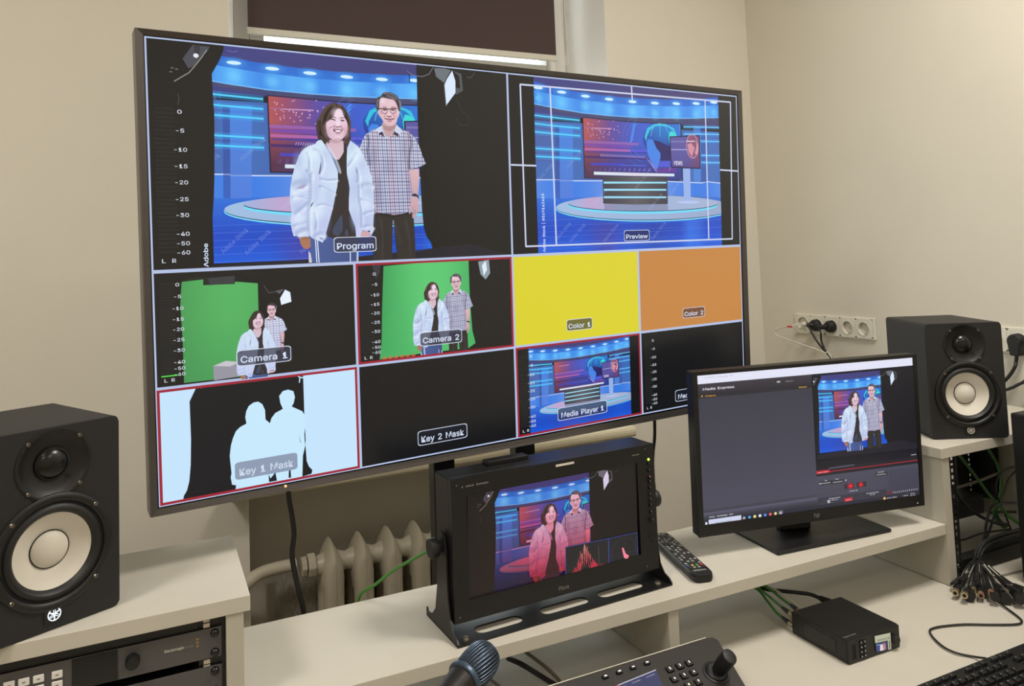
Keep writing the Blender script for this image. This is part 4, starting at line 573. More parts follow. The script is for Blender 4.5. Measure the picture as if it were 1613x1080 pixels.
# visible panels raised slightly off the desk, added to give a shadow line beneath
# ---------------------------------------------------------------- loudspeakers
M_DOME = mat('dome_black', (10, 10, 11), .26)
def speaker(loc, rz, label, lit):
    s_ = empty('loudspeaker', loc, rz, label, 'loudspeaker', 'pair of black studio loudspeakers')
    w2, h, dd = .0925, .285, .111
    m = MB(); ro = rrect(-w2, w2, 0, h, .0075, 5); ri = rrect(-w2 + .012, w2 - .012, .012, h - .012, .004, 5); nn = len(ro)
    vs = [(x, y_, z) for y_ in (-dd, dd) for L_ in (ro, ri) for x, z in L_]; fs = []
    for k in range(nn):
        j = (k + 1) % nn; fs += [(k, j, 2 * nn + j, 2 * nn + k), (nn + k, nn + j, 3 * nn + j, 3 * nn + k), (k, j, nn + j, nn + k)]
    fs.append(tuple(2 * nn + k for k in range(nn))); m.add(vs, fs)
    m.build('cabinet', M_SPK, s_, smooth=True)
    m = MB(); zs = .1815
    def holed(zlo, zhi, cz, R_, rl, rh):
        def outl(t):
            c_, s2 = math.cos(t), math.sin(t); lo, hi = 0.0, .4
            def inside(r_):
                x, z = r_ * c_, cz + r_ * s2
                if abs(x) > w2 or z < zlo or z > zhi: return False
                for zz, rr, sg in ((zlo, rl, -1), (zhi, rh, 1)):
                    if rr and (z - (zz - sg * rr)) * sg > 0 and abs(x) > w2 - rr:
                        if math.hypot(abs(x) - (w2 - rr), z - (zz - sg * rr)) > rr: return False
                return True
            for _ in range(30):
                mid = (lo + hi) / 2
                if inside(mid): lo = mid
                else: hi = mid
            return (lo * c_, cz + lo * s2)
        N = 128; o_ = [outl(2 * PI * k / N) for k in range(N)]; i_ = [(R_ * math.cos(2 * PI * k / N), cz + R_ * math.sin(2 * PI * k / N)) for k in range(N)]
        for zz in ((zlo, zhi)):
            for xx in (-w2, w2):
                if (zz == zlo and rl == 0) or (zz == zhi and rh == 0):
                    k = min(range(N), key=lambda q: (o_[q][0] - xx) ** 2 + (o_[q][1] - zz) ** 2); o_[k] = (xx, zz)
        yf, yb = -dd - .0025, -dd
        vs = [(x, yf, z) for x, z in o_] + [(x, yf, z) for x, z in i_] + [(x, yb + .004, z) for x, z in o_] + [(x, yb + .004, z) for x, z in i_]
        fs = []
        for k in range(N):
            j = (k + 1) % N; fs += [(k, j, N + j, N + k), (2 * N + k, 2 * N + j, 3 * N + j, 3 * N + k), (k, j, 2 * N + j, 2 * N + k), (N + k, N + j, 3 * N + j, 3 * N + k)]
        m.add(vs, fs)
    holed(.0005, zs, .109, .0660, .009, 0); holed(zs, h - .0005, .232, .0452, 0, .009)
    m.build('baffle', M_SPKF, s_)
    fy = -dd - .0025
    def fr(z): return Matrix.Translation((0, fy, z)) @ ROTX90
    zw, zt = .109, .232
    # tweeter waveguide bowl
    MB().lathe([(.0515, -.0005), (.0515, .0012), (.049, .0018), (.046, .0006), (.0445, -.0010), (.036, -.0050), (.0260, -.0075), (.0225, -.0078)], 40, fr(zt), cap=False).build('tweeter_horn', M_BLACK, s_, smooth=True)
    MB().lathe([(.0240, -.006), (.0235, -.0045), (.021, -.0042), (.0205, -.0035), (.017, -.0002), (.011, .0022), (.005, .0034), (.0005, .0036)], 32, fr(zt)).build('tweeter_dome', M_DOME, s_, smooth=True)
    # woofer
    MB().lathe([(.0815, -.0005), (.0810, .0030), (.0775, .0052), (.0730, .0050), (.0695, .0030), (.0680, .0), (.0675, -.003)], 48, fr(zw), cap=False).build('woofer_ring', M_BLACK, s_, smooth=True)
    MB().lathe([(.0680, -.003), (.0665, .0005), (.0630, .0040), (.0590, .0045), (.0555, .002), (.0535, -.002), (.0525, -.004)], 48, fr(zw), cap=False).build('woofer_surround', M_RUB, s_, smooth=True)
    MB().lathe([(.0535, -.003), (.0450, -.0075), (.0350, -.0125), (.0262, -.0165), (.0255, -.0170)], 48, fr(zw), cap=False).build('woofer_cone', M_CONE, s_, smooth=True)
    MB().lathe([(.0268, -.0172), (.0268, -.0150), (.0256, -.0146)], 40, fr(zw), cap=False).build('cap_ring', M_RUB, s_, smooth=True)
    MB().lathe([(.0256, -.0152), (.0230, -.0118), (.0180, -.0085), (.0110, -.0060), (.0050, -.0049), (.0005, -.0047)], 32, fr(zw)).build('dust_cap', M_CONE, s_, smooth=True)
    # crescent of trim where the two drivers meet
    def screw(x, z, r=.0030, dz=.0014):
        q = MB(); q.lathe([(r, 0), (r, .0012), (r * .8, .0022), (r * .35, .0022), (r * .3, .0008)], 10, Matrix.Translation((x, fy - dz, z)) @ ROTX90)
        return q.build('screw', M_SCREW, s_, smooth=False)
    for sx in (-1, 1):
        for sz in (-1, 1):
            screw(sx * .0345, zt + sz * .0345); 
            screw(sx * .0555, zw + sz * .0525, .0032, .0044)
    MB().lathe([(.003, .0), (.003, .0012)], 10, Matrix.Translation((.021, fy - .0008 + .002, zt - .021)) @ ROTX90).build('pin', M_DARKG, s_)
    MB().prism(rrect(-.0135, .0135, .0085, .037, .002), .0, .0012, Matrix.Translation((0, fy, 0)) @ ROTX90).build('badge_plate', M_BLACK, s_, bevel=.0004)
    e = MB(); M0 = Matrix.Translation((0, fy - .0013, .0215)) @ ROTX90; R = .0090
    n = 36
    vs = []; fs = []
    for i in range(n):
        a_ = 2 * PI * i / n
        for rr, zz in ((R, 0), (R, .0005), (R - .0013, .0005), (R - .0013, 0)): vs.append((rr * math.cos(a_), rr * math.sin(a_), zz))
    for i in range(n):
        j = (i + 1) % n
        for q in range(4): fs.append((i * 4 + q, j * 4 + q, j * 4 + (q + 1) % 4, i * 4 + (q + 1) % 4))
    e.add(vs, fs, M0)
    for k in range(3):
        R3 = M0 @ Matrix.Rotation(PI / 2 + k * 2 * PI / 3, 4, 'Z')
        e.box(-.0074, .0012, -.0009, .0009, 0, .0005, R3)
        e.box(.0008, .0072, -.0016, -.0007, 0, .0005, R3); e.box(.0008, .0072, .0007, .0016, 0, .0005, R3); e.box(.0005, .0014, -.0016, .0016, 0, .0005, R3)
    e.build('emblem', M_LED_W if lit else M_PRINTW, s_)
    return s_
def spk_loc(fr_corner, yaw, z):
    d_ = Vector((math.cos(yaw), math.sin(yaw), 0)); b_ = Vector((-math.sin(yaw), math.cos(yaw), 0))
    return Vector((fr_corner[0], fr_corner[1], 0)) - d_ * .0925 + b_ * .1135 + Vector((0, 0, z))
speaker(spk_loc((-.0235, 1.3585), .455, LZ), .455, 'black studio loudspeaker with a lit white emblem on the left cabinet', True)
speaker(spk_loc((1.941, 1.2095), -.495, UZ), -.495, 'black studio loudspeaker with an unlit emblem on the right cabinet', False)
# ---------------------------------------------------------------- rack devices in the left cabinet
def rack_screw(parent, x, z, y):
    q = MB(); q.lathe([(.0062, 0), (.0062, .001), (.0056, .0032), (.0035, .0052), (.0008, .0058)], 16, Matrix.Translation((x, y, z)) @ ROTX90)
    return q.build('rack_screw', M_GLOSSB, parent, smooth=True)
def desk_child(name, label, cat, x, y, z, group=None):
    p = dk(x, y, z); return empty(name, p, A, label, cat, group)
FP = 1.303
r1 = desk_child('rack_recorder', 'grey rack unit with white keys and a large knob, topmost in left cabinet', 'rack device', 0, 0, 0)
MB().box(-.392, .0925, FP, FP + .0025, .9725, 1.0165).build('faceplate', M_FACE, r1, bevel=.0006)
MB().box(-.358, .0555, FP + .0025, 1.53, .974, 1.015).build('case', M_BLACKM, r1)
MB().box(-.1075, -.0495, FP - .0012, FP, .9735, 1.0155).build('display_window', M_GLOSSB, r1)
kn = MB(); kn.lathe([(.0100, 0), (.0100, .004), (.0096, .012), (.0085, .0145), (.0005, .0150)], 32, Matrix.Translation((-.030, FP - .0003, .996)) @ ROTX90)
kn.build('jog_knob', M_BLACKM, r1, smooth=True)
rack_screw(r1, .0825, 1.0085, FP); rack_screw(r1, .0825, .980, FP)
rack_screw(r1, -.382, 1.0085, FP); rack_screw(r1, -.382, .980, FP)
MT = Matrix.Translation((0.0125, FP - .0004, .9955)) @ ROTX90
text_on('lettering', 'Blackmagic', MT, .0270, M_PRINTW, r1)
text_on('lettering', 'design', Matrix.Translation((.0400, FP - .0004, .9955)) @ ROTX90, .0130, M_PRINTG, r1)
lg = MB()
for z in (.9945, .9995, 1.0045): lg.box(.0560, .0600, FP - .0004, FP - .0001, z - .0013, z + .0013)
lg.build('logo_mark', M_GOLD, r1)
k0 = None
for row, z in enumerate((1.0005, .9865)):
    for i in range(14):
        x = -.1255 - (i % 14) * .0175 - (.005 if i > 0 else 0)
        if k0 is None:
            k0 = MB().box(-.0067, .0067, -.003, 0, -.0052, .0052).build('key', M_KEYW, r1, bevel=.0012); o = k0
            pr = MB().box(-.002, .002, -.0033, -.003, -.0008, .0008).build('print', M_PRINTG, k0)
        else:
            o = k0.copy(); COL.objects.link(o); o.parent = r1
            q = pr.copy(); COL.objects.link(q); q.parent = o
        o.location = (x, FP, z)
r2 = desk_child('rack_unit', 'plain grey rack faceplate mounted second from top in left cabinet', 'rack device', 0, 0, 0)
MB().box(-.392, .0925, FP, FP + .0025, .9165, .9605).build('faceplate', M_FACE, r2, bevel=.0006)
MB().box(-.358, .0555, FP + .0025, 1.53, .918, .959).build('case', M_BLACKM, r2)
rack_screw(r2, .0825, .9525, FP); rack_screw(r2, .0825, .924, FP); rack_screw(r2, -.382, .9525, FP); rack_screw(r2, -.382, .924, FP)
MB().box(-.392, .0595, FP + .004, FP + .012, 1.0165, 1.031).build('blank_strip', M_BLACKM, r1)
# ---------------------------------------------------------------- right cabinet contents
r3 = desk_child('rack_amplifier', 'black box-shaped device halfway up the back of right cabinet', 'rack device', 0, 0, 0)
MB().box(1.7685, 2.105, 1.454, 1.57, .800, .852).build('case', M_BLACKM, r3, bevel=.002)
MB().box(1.7685, 2.100, 1.450, 1.454, .802, .850).build('faceplate', M_BLACK, r3)
r4 = desk_child('rack_patch_unit', 'black rack device lying at the bottom of right cabinet', 'rack device', 0, 0, 0)
MB().box(1.750, 2.2545, 1.294, 1.298, .752, .786).build('faceplate', M_BLACKM, r4, bevel=.0006)
MB().box(1.774, 2.19, 1.298, 1.330, .751, .783).build('case', M_BLACKM, r4)
q = MB(); q.lathe([(.006, 0), (.006, .001), (.0045, .003), (.0005, .0036)], 14, Matrix.Translation((1.762, 1.294, .7775)) @ ROTX90)
q.build('rack_screw', M_CHROME, r4, smooth=True)
bp = desk_child('rack_side_cover', 'tall black steel cover plates at the back of right cabinet', 'panel', 0, 0, 0)
MB().box(2.135, 2.188, 1.548, 1.558, .80, UZ - T - .001).build('plate', M_BLACKM, bp)
MB().box(2.228, 2.2545, 1.50, 1.558, .80, UZ - T - .001).build('plate', M_BLACKM, bp)
tw = desk_child('computer_tower', 'black computer tower at the right edge of the picture on the desk', 'computer', 1.955, 1.0, DZ)
tw.rotation_euler.z = A
MB().box(-.098, .098, -.2, .2, .008, .397).build('case', M_BLACKM, tw, bevel=.004)
MB().box(-.09, .09, -.204, -.2, .015, .39).build('front_panel', M_BLACK, tw, bevel=.002)
for sx in (-1, 1):
    for sy in (-1, 1): MB().lathe([(.012, 0), (.012, .008)], 12, Matrix.Translation((sx * .075, sy * .16, 0))).build('foot', M_RUB, tw)
# ================================================================ SOCKETS AND WALL CABLES (right wall)
RW = Matrix(((0, 0, 1, 0), (-1, 0, 0, 0), (0, 1, 0, 0), (0, 0, 0, 1)))   # local x runs along the wall towards the room, y up, z out of the wall
def wallM(y, z): return Matrix.Translation((XR, y, z)) @ Matrix(((0, 0, -1, 0), (-1, 0, 0, 0), (0, 1, 0, 0), (0, 0, 0, 1)))
def socket_strip(ytop, zc, n, label, plugged):
    L = n * .0711 + .018; H = .0790
    s_ = empty('socket_strip', (0, 0, 0), 0, label, 'wall socket', 'five-gang socket strips')
    M = wallM(ytop, zc)
    fm = MB(); fm.box(0, .0085, -H / 2, H / 2, 0, .008, M); fm.box(L - .0085, L, -H / 2, H / 2, 0, .008, M); fm.box(.0085, L - .0085, .0345, H / 2, 0, .008, M); fm.box(.0085, L - .0085, -H / 2, -.0345, 0, .008, M); fm.build('frame', M_SOCK, s_, bevel=.0015)
    for i in range(n):
        cx = .009 + .0711 * (i + .5)
        R = .0235 if i else .0275
        m = MB(); N = 28
        # square insert with a round well
        sq = []
        for k in range(N):
            a_ = 2 * PI * k / N; c_, s2 = math.cos(a_), math.sin(a_); q = .0350 / max(abs(c_), abs(s2)); sq.append((q * c_, q * s2))
        vs = [(x, y, .0102) for x, y in sq] + [(R * math.cos(2 * PI * k / N), R * math.sin(2 * PI * k / N), .0102) for k in range(N)] + [((R - .0015) * math.cos(2 * PI * k / N), (R - .0015) * math.sin(2 * PI * k / N), -.0095) for k in range(N)] + [(x * 1.01, y * 1.01, .0060) for x, y in sq]
        fs = []
        for k in range(N):
            j = (k + 1) % N
            fs += [(k, j, N + j, N + k), (N + k, N + j, 2 * N + j, 2 * N + k), (3 * N + k, 3 * N + j, j, k)]
        fs.append(tuple(2 * N + k for k in range(N)))
        m.add([Vector(v) + Vector((cx, 0, 0)) for v in vs], fs, M)
        o = m.build('socket', M_SOCK, s_)
        MB().lathe([(R + .002, .0102), (R + .002, .0118), (R, .0118), (R, .0102)], 28, M @ Matrix.Translation((cx, 0, 0)), cap=False).build('rim', M_SOCK, o, smooth=True)
        if i not in plugged:
            for dx in (-.0028, .0095) if i else (-.0095, .0095):
                MB().lathe([(.0028, -.0094), (.0028, -.0090)], 10, M @ Matrix.Translation((cx + dx + .003, 0, 0))).build('pin_hole', M_DARKG, o)
            for sy in (-1, 1): MB().box(cx - .002, cx + .002, sy * (R - .004) - .002, sy * (R - .004) + .002, -.008, .006, M).build('earth_clip', M_BRASS, o)
    return M
M1 = socket_strip(2.3155, 1.2525, 5, 'white five-gang socket strip with two black plugs near the corner', (1, 2))
M2 = socket_strip(1.6222, 1.2535, 5, 'white socket strip behind the right loudspeaker', (2, 3))
def cxs(i): return .009 + .0711 * (i + .5)
def wp(M, x, y, z): return (M @ Vector((x, y, z)))
# round black plugs with their leads running down behind the office monitor
def plug(M, i, label, ends, flip, group='black mains plugs in the corner socket strip'):
    t = empty('power_plug', (0, 0, 0), 0, label, 'plug', group)
    MB().lathe([(.0205, .004), (.0225, .010), (.0225, .026), (.019, .034), (.012, .037)], 28, M @ Matrix.Translation((cxs(i), 0, 0))).build('body', M_RUB, t, smooth=True)
    a_ = wp(M, cxs(i), 0, .032); b_ = wp(M, cxs(i) + flip[0], flip[1], .048)
    MB().tube([a_, (Vector(a_) + Vector(b_)) / 2, b_], lambda q: .0105 - .002 * q, 12).build('strain_relief', M_RUB, t, smooth=True)
    MB().tube([b_] + ends, .0038, 10).build('lead', M_CAB_K, t, smooth=True)
def ipts(L, X): return [onwx(x, y, X) for x, y in L]
plug(M1, 1, 'round black plug in the second socket from the corner', ipts([(1276, 518), (1284, 533), (1296, 549), (1308, 562), (1325, 590)], 2.34) + [Vector((2.30, 1.75, .80))], (-.016, .003))
plug(M1, 2, 'round black plug in the middle socket of the corner strip', ipts([(1292.5, 522), (1294, 537), (1301, 553), (1313, 566), (1330, 595)], 2.34) + [Vector((2.30, 1.73, .80))], (-.036, -.003))
t = empty('thin_plug', (0, 0, 0), 0, 'thin white lead with a red sleeve in the socket nearest the corner', 'cable')
MB().lathe([(.009, .002), (.009, .014), (.006, .020)], 16, M1 @ Matrix.Translation((cxs(0) + .004, 0, 0))).build('body', M_SOCK, t, smooth=True)
p0 = wp(M1, cxs(0), 0, .018)
ps = [onwx(1248, 514.5, 2.33), onwx(1240, 514, 2.32)]
MB().tube([p0, wp(M1, cxs(0) - .012, -.002, .04), ps[0]], .0028, 8).build('sleeve', M_CAB_W, t, smooth=True)
MB().tube([ps[0], (ps[0] + ps[1]) / 2, ps[1]], .0033, 8).build('red_sleeve', M_RED, t, smooth=True)
MB().tube([ps[1]] + ipts([(1228, 517), (1221, 521.5), (1224, 528), (1240, 534.5), (1262, 542), (1298, 555), (1315, 570)], 2.32) + [Vector((2.31, 1.80, .80))], .0026, 8).build('lead', M_CAB_W, t, smooth=True)
t = empty('angled_plug', (0, 0, 0), 0, 'black angled mains plug with a thick lead right of the right loudspeaker', 'plug')
MB().lathe([(.021, .003), (.0225, .010), (.0225, .034), (.019, .039)], 28, M2 @ Matrix.Translation((cxs(2), 0, 0))).build('body', M_RUB, t, smooth=True)
m = MB(); m.prism([(-.014, -.042), (.014, -.042), (.019, -.006), (.021, .004), (-.021, .004), (-.019, -.006)], .012, .040, M2 @ Matrix.Translation((cxs(2), 0, 0)))
m.build('grip', M_RUB, t, bevel=.004)
e0 = wp(M2, cxs(2), -.040, .026)
MB().tube([e0, Vector(e0) + Vector((0, .004, -.02))] + ipts([(1599, 577), (1591, 590), (1580, 602), (1565, 616)], 2.36) + [Vector((2.36, 1.60, 1.02)), Vector((2.36, 1.62, .80))], .0052, 10).build('lead', M_CAB_K, t, smooth=True)
t = empty('mains_cable', (0, 0, 0), 0, 'black cable curving up the wall below the angled plug', 'cable')
e1 = wp(M2, cxs(3), -.012, .030)
MB().tube([Vector((2.36, 1.64, .80)), Vector((2.36, 1.60, 1.02))] + ipts([(1560, 616), (1578, 615), (1590, 612), (1603, 606), (1618, 596)], 2.355) + [Vector(e1) + Vector((0, .004, -.03)), e1], .0045, 10).build('lead', M_CAB_K, t, smooth=True)
MB().lathe([(.0205, .003), (.0225, .010), (.0225, .028), (.017, .036)], 28, M2 @ Matrix.Translation((cxs(3), 0, 0))).build('body', M_RUB, t, smooth=True)
# ================================================================ MONITOR STAND (trolley) OF THE LARGE SCREEN
ts = empty('tv_trolley', (0, 0, 0), A, 'black two-post floor stand carrying the large screen behind the desk', 'stand')
for x in (.549, .746):
    MB().box(x, x + .049, 1.62, 1.655, .06, 1.72).build('post', M_BLACKM, ts, bevel=.002)
MB().box(.50, .84, 1.60, 1.618, 1.44, 1.66).build('mount_plate', M_BLACKM, ts, bevel=.002)
MB().box(.20, 1.15, 1.61, 1.67, .02, .06).build('base_bar', M_BLACKM, ts, bevel=.004)
for x in (.20, 1.10):
    MB().box(x, x + .05, 1.56, 2.1, .02, .06).build('foot', M_BLACKM, ts, bevel=.004)
    for y in (1.60, 2.05): MB().lathe([(.02, -.012), (.02, .012)], 14, Matrix.Translation((x + .025, y, .02)) @ RYm).build('castor', M_RUB, ts, smooth=True)
# cables behind
t = MB().tube([ondy(454, 768, 1.605), ondy(455, 785, 1.605), ondy(459.5, 810, 1.605), ondy(463, 840, 1.605), ondy(460, 872, 1.605), ondy(464, 900, 1.605), ondy(472, 935, 1.605), ondy(480, 970, 1.605), ondy(486, 1010, 1.61)] , .0052, 10)
tag(t.build('power_cable', M_CAB_K, None, smooth=True), 'thick black cable hanging from the large screen past the radiator', 'cable')
t = MB().tube([ondy(1029, 640, 1.66), ondy(1031, 662, 1.66), ondy(1031, 690, 1.66), ondy(1028.5, 715, 1.66), ondy(1028, 745, 1.66), ondy(1031, 780, 1.66), ondy(1030, 860, 1.66)], .0042, 10)
tag(t.build('signal_cable', M_CAB_K, None, smooth=True), 'black cable hanging from the large screen behind the broadcast monitor', 'cable')
t = MB().tube([dk(.362, 1.590, .80), dk(.366, 1.582, .86), dk(.372, 1.575, .902), ondy(590, 921, 1.55), ondy(620, 898, 1.52), ondy(655, 878, 1.48), ondy(684, 862, 1.44), ondy(700, 855, 1.42)], .0030, 8)
tag(t.build('video_cable', M_CAB_G, None, smooth=True), 'thin bright green cable rising behind the riser to the broadcast monitor', 'cable')
# ================================================================ BROADCAST MONITOR ON ITS BRACKET
SY = .03
bm_ = empty('broadcast_monitor', (.730, 1.322, RZ), SY, 'black broadcast monitor in a steel yoke on the riser shelf', 'monitor')
hw = .2265; zb = .026; zt = .2757; fyq = 0
MB().box(-hw, hw, .012, .075, zb, zt).build('body', M_BLACKM, bm_, bevel=.002)
m = MB(); fx0, fx1, fz0, fz1 = -hw + .030, hw - .0435, zb + .0355, zt - .0325
m.box(-hw, hw, 0, .012, fz1, zt); m.box(-hw, hw, 0, .012, zb, fz0); m.box(-hw, fx0, 0, .012, fz0, fz1); m.box(fx1, hw, 0, .012, fz0, fz1)
m.build('bezel', M_BLACKM, bm_)
MB().box(fx0, fx1, .006, .012, fz0, fz1).build('screen', M_GLOSSB, bm_)
MB().box(-.130, -.042, .045, .070, zt, zt + .008).build('top_rail', M_BLACKM, bm_, bevel=.001)
MB().box(-.008, .033, -.0008, 0, zt - .0105, zt - .0065).build('tally_strip', M_CONE, bm_)
for x, z in ((-hw + .011, zt - .011), (hw - .022, zt - .008), (-hw + .010, zb + .010), (hw - .030, zb + .010)):
    MB().lathe([(.0016, 0), (.0016, .0008)], 8, Matrix.Translation((x, 0, z)) @ ROTX90).build('screw', M_SCREW, bm_)
bx = hw - .0145
MB().lathe([(.0026, 0), (.0022, .0014), (.0004, .002)], 12, Matrix.Translation((bx, 0, zt - .030)) @ ROTX90).build('power_light', M_LED_G, bm_, smooth=True)
MB().lathe([(.0012, 0), (.0010, .0008)], 8, Matrix.Translation((bx + .002, 0, zt - .0645)) @ ROTX90).build('status_light', M_LED_R, bm_)
for i, dz in enumerate((.038, .052, .0665, .075, .0865, .100, .1105, .121, .135)):
    MB().lathe([(.0030, 0), (.0030, .0035), (.0024, .0042)], 12, Matrix.Translation((bx - .001, 0, zt - dz)) @ ROTX90).build('button', M_GLOSSB, bm_, smooth=True)
MB().lathe([(.0045, 0), (.0045, .007), (.0036, .008)], 16, Matrix.Translation((bx, 0, zt - .151)) @ ROTX90).build('dial', M_RUB, bm_, smooth=True)
m = MB(); m.box(bx - .0055, bx + .0045, -.0008, 0, zt - .180, zt - .1785); m.box(bx - .0055, bx - .0045, -.0008, 0, zt - .190, zt - .180)
m.build('port_outline', M_DARKG, bm_)
MB().lathe([(.0032, 0), (.0032, .0008)], 12, Matrix.Translation((bx - .0005, -.0001, zt - .193)) @ ROTX90).build('headphone_jack', M_DARKG, bm_)
mk = MB()
for k in range(13):
    if k not in (1, 6): mk.box(-hw + .021 + k * .0042, -hw + .0238 + k * .0042, -.0003, 0, zt - .0165, zt - .0140 + .0006 * (k % 2))
mk.build('faint_print', M_PRINTG, bm_)
text_on('lettering', 'Plura', Matrix.Translation((-.012, -.0004, zb + .010)) @ ROTX90, .022, M_PRINTG, bm_)
MB().box(hw - .055, hw - .037, -.0003, 0, zt - .017, zt - .0155).build('faint_print', M_PRINTG, bm_)
# yoke: floor plate with slots, two arms
def slotted(x0, x1, y0, y1, holes):
    m = MB(); t0, t1 = .0, .003
    ys = sorted({y0, y1, holes[0][2], holes[0][3]})
    m.box(x0, x1, y0, ys[1], t0, t1); m.box(x0, x1, ys[2], y1, t0, t1)
    xs = [x0] + [v for h in holes for v in (h[0], h[1])] + [x1]
    for k in range(0, len(xs), 2): m.box(xs[k], xs[k + 1], ys[1], ys[2], t0, t1)
    for hx0, hx1, hy0, hy1 in holes:      # rounded slot ends
        r = (hy1 - hy0) / 2; yc = (hy0 + hy1) / 2
        for xe, s1 in ((hx0, 1), (hx1, -1)):
            for sg in (-1, 1):
                pl = [(xe, yc + sg * r)] + [(xe + s1 * (r - r * math.sin(a_)), yc + sg * r * (1 - (1 - math.cos(a_)))) for a_ in [math.radians(q) for q in (0, 22, 45, 68, 90)]]
                pl = [(xe, yc + sg * r)] + [(xe + s1 * r * (1 - math.cos(math.radians(q))), yc + sg * r * math.sin(math.radians(q))) for q in (0, 22, 45, 68, 90)]
                m.prism(pl, t0, t1)
    return m
slotted(-.2345, .2345, -.030, .115, [(-.185, -.090, -.008, .022), (-.050, .055, -.008, .022), (.080, .185, -.008, .022)]).build('base_plate', M_BLACKM, bm_)
arm = [(-.030, 0), (-.030, .006), (-.024, .012), (-.008, .018), (.004, .034), (.012, .075), (.014, .150), (.020, .172), (.034, .182), (.050, .172), (.056, .150), (.060, .075), (.072, .030), (.090, .014), (.112, .010), (.115, .016), (.118, .016), (.118, 0)]
for sx in (-1, 1):
    m = MB(); x0 = sx * .2345 if sx < 0 else .2320
    m.prism(arm, x0, x0 + .0025, MX); m.build('yoke_arm', M_BLACKM, bm_)
    kx = sx * .2345
    m = MB(); m.lathe([(.010, 0), (.010, .006), (.0165, .007), (.0175, .009), (.0175, .020), (.0165, .022), (.0005, .0222)], 24, Matrix.Translation((kx, .037, .152)) @ Matrix.Rotation(sx * PI / 2, 4, 'Y'))
    m.build('clamp_knob', M_RUB, bm_, smooth=True)
for x in (-.212, .212): MB().lathe([(.007, .003), (.007, .0035), (.005, .0065), (.0005, .0072)], 16, Matrix.Translation((x, -.012, 0))).build('screw', M_SCREW, bm_, smooth=True)
# ================================================================ OFFICE MONITOR
HY = -.1946
hm = empty('office_monitor', (1.3898, 1.3169, RZ), HY, 'black office monitor on a flat stand showing capture software', 'monitor')
hh = .3567; hz = 1.1171 - RZ
Tm = Matrix.Translation((0, 0, hz)) @ Matrix.Rotation(.0193, 4, 'X')
m = MB(); W2 = .2958
m.prism([(-W2, -hh / 2), (W2, -hh / 2), (W2, hh / 2), (-W2, hh / 2)], -.030, -.003, Tm @ ROTX90); m.build('back_shell', M_BLACK, hm, bevel=.003)
m = MB(); b0, b1, bt, bb = .0110, .0100, .0080, .0255
m.box(-W2, W2, -.003, .004, -hh / 2, -hh / 2 + bb, Tm); m.box(-W2, W2, -.003, .004, hh / 2 - bt, hh / 2, Tm)
m.box(-W2, -W2 + b0, -.003, .004, -hh / 2 + bb, hh / 2 - bt, Tm); m.box(W2 - b1, W2, -.003, .004, -hh / 2 + bb, hh / 2 - bt, Tm)
m.build('bezel', M_BLACK, hm)
MB().box(-W2 + b0, W2 - b1, .0005, .004, -hh / 2 + bb, hh / 2 - bt, Tm).build('screen', M_GLOSSB, hm)
MB().lathe([(.001, 0), (.001, .0006)], 8, Tm @ Matrix.Translation((W2 - .02, -.003, -hh / 2 + .008)) @ ROTX90).build('power_light', M_LED_W, hm)
text_on('logo', 'hp', Tm @ Matrix.Translation((-.008, -.0045, -hh / 2 + .0095)) @ ROTX90, .0145, M_PRINTG, hm)
# stand: measured where it sits on the shelf
b = MB()
P0, P1 = onz(1226, 875.5, RZ), onz(1405, 838, RZ); dv = (P1 - P0); nv = Vector((-dv.y, dv.x, 0)).normalized()
Mi = parent_matrix(hm).inverted()
q4 = [P0, P1, P1 + nv * .205, P0 + nv * .205]
ql = [(Mi @ p) for p in q4]
b.prism([(p.x, p.y) for p in ql], .0, .0085); b.build('foot_plate', M_BLACK, hm, bevel=.0025)
MB().prism([(-.055, .062), (.02, .052), (.025, .082), (-.05, .092)], .0085, .20).build('neck', M_BLACK, hm, bevel=.004)
MB().box(-.06, .05, .030, .068, .13, .28).build('mount_block', M_BLACK, hm, bevel=.004)
# ================================================================ TV REMOTE
pa, pb = onz(1104, 912, RZ), onz(1046, 858, RZ); dv = (pb - pa); ya = math.atan2(dv.y, dv.x)
rm = empty('remote_control', pa + dv.normalized() * .1, ya, 'long black remote control lying between the two monitors', 'remote control')
m = MB(); R2 = .0235
sec = []
for x, k in ((-.118, .55), (-.115, .82), (-.105, .97), (-.09, 1), (.10, .96), (.118, .9), (.124, .7)):
    sec.append((x, k))
vs = []; fs = []
cs = [(-1, .009), (-.97, .004), (-.8, 0), (.8, 0), (.97, .004), (1, .009), (.98, .0155), (.9, .0175), (-.9, .0175), (-.98, .0155)]
for x, k in sec:
    for a_, z in cs: vs.append((x, a_ * R2 * k, z if z < .001 else .0088 + (z - .0088) * (.5 + .5 * k)))
n = len(cs)
for i in range(len(sec) - 1):
    for j in range(n): fs.append((i * n + j, i * n + (j + 1) % n, (i + 1) * n + (j + 1) % n, (i + 1) * n + j))
fs.append(tuple(range(n))); fs.append(tuple(reversed([(len(sec) - 1) * n + j for j in range(n)])))
m.add(vs, fs); m.build('case', M_BLACK, rm, smooth=True)
cols = {(1, 0): (200, 60, 70), (1, 1): (70, 150, 80), (1, 2): (210, 170, 60), (1, 3): (60, 90, 170)}
proto = {}
def keyproto(c, w_=.0030):
    if c in proto: q = proto[c].copy(); COL.objects.link(q); q.parent = rm; return q
    km = mat('remote_key_%d' % len(proto), c, .5, var=.02)
    o = MB().box(-w_, w_, -.0026, .0026, 0, .0016).build('button', km, rm, bevel=.0007); proto[c] = o; return o
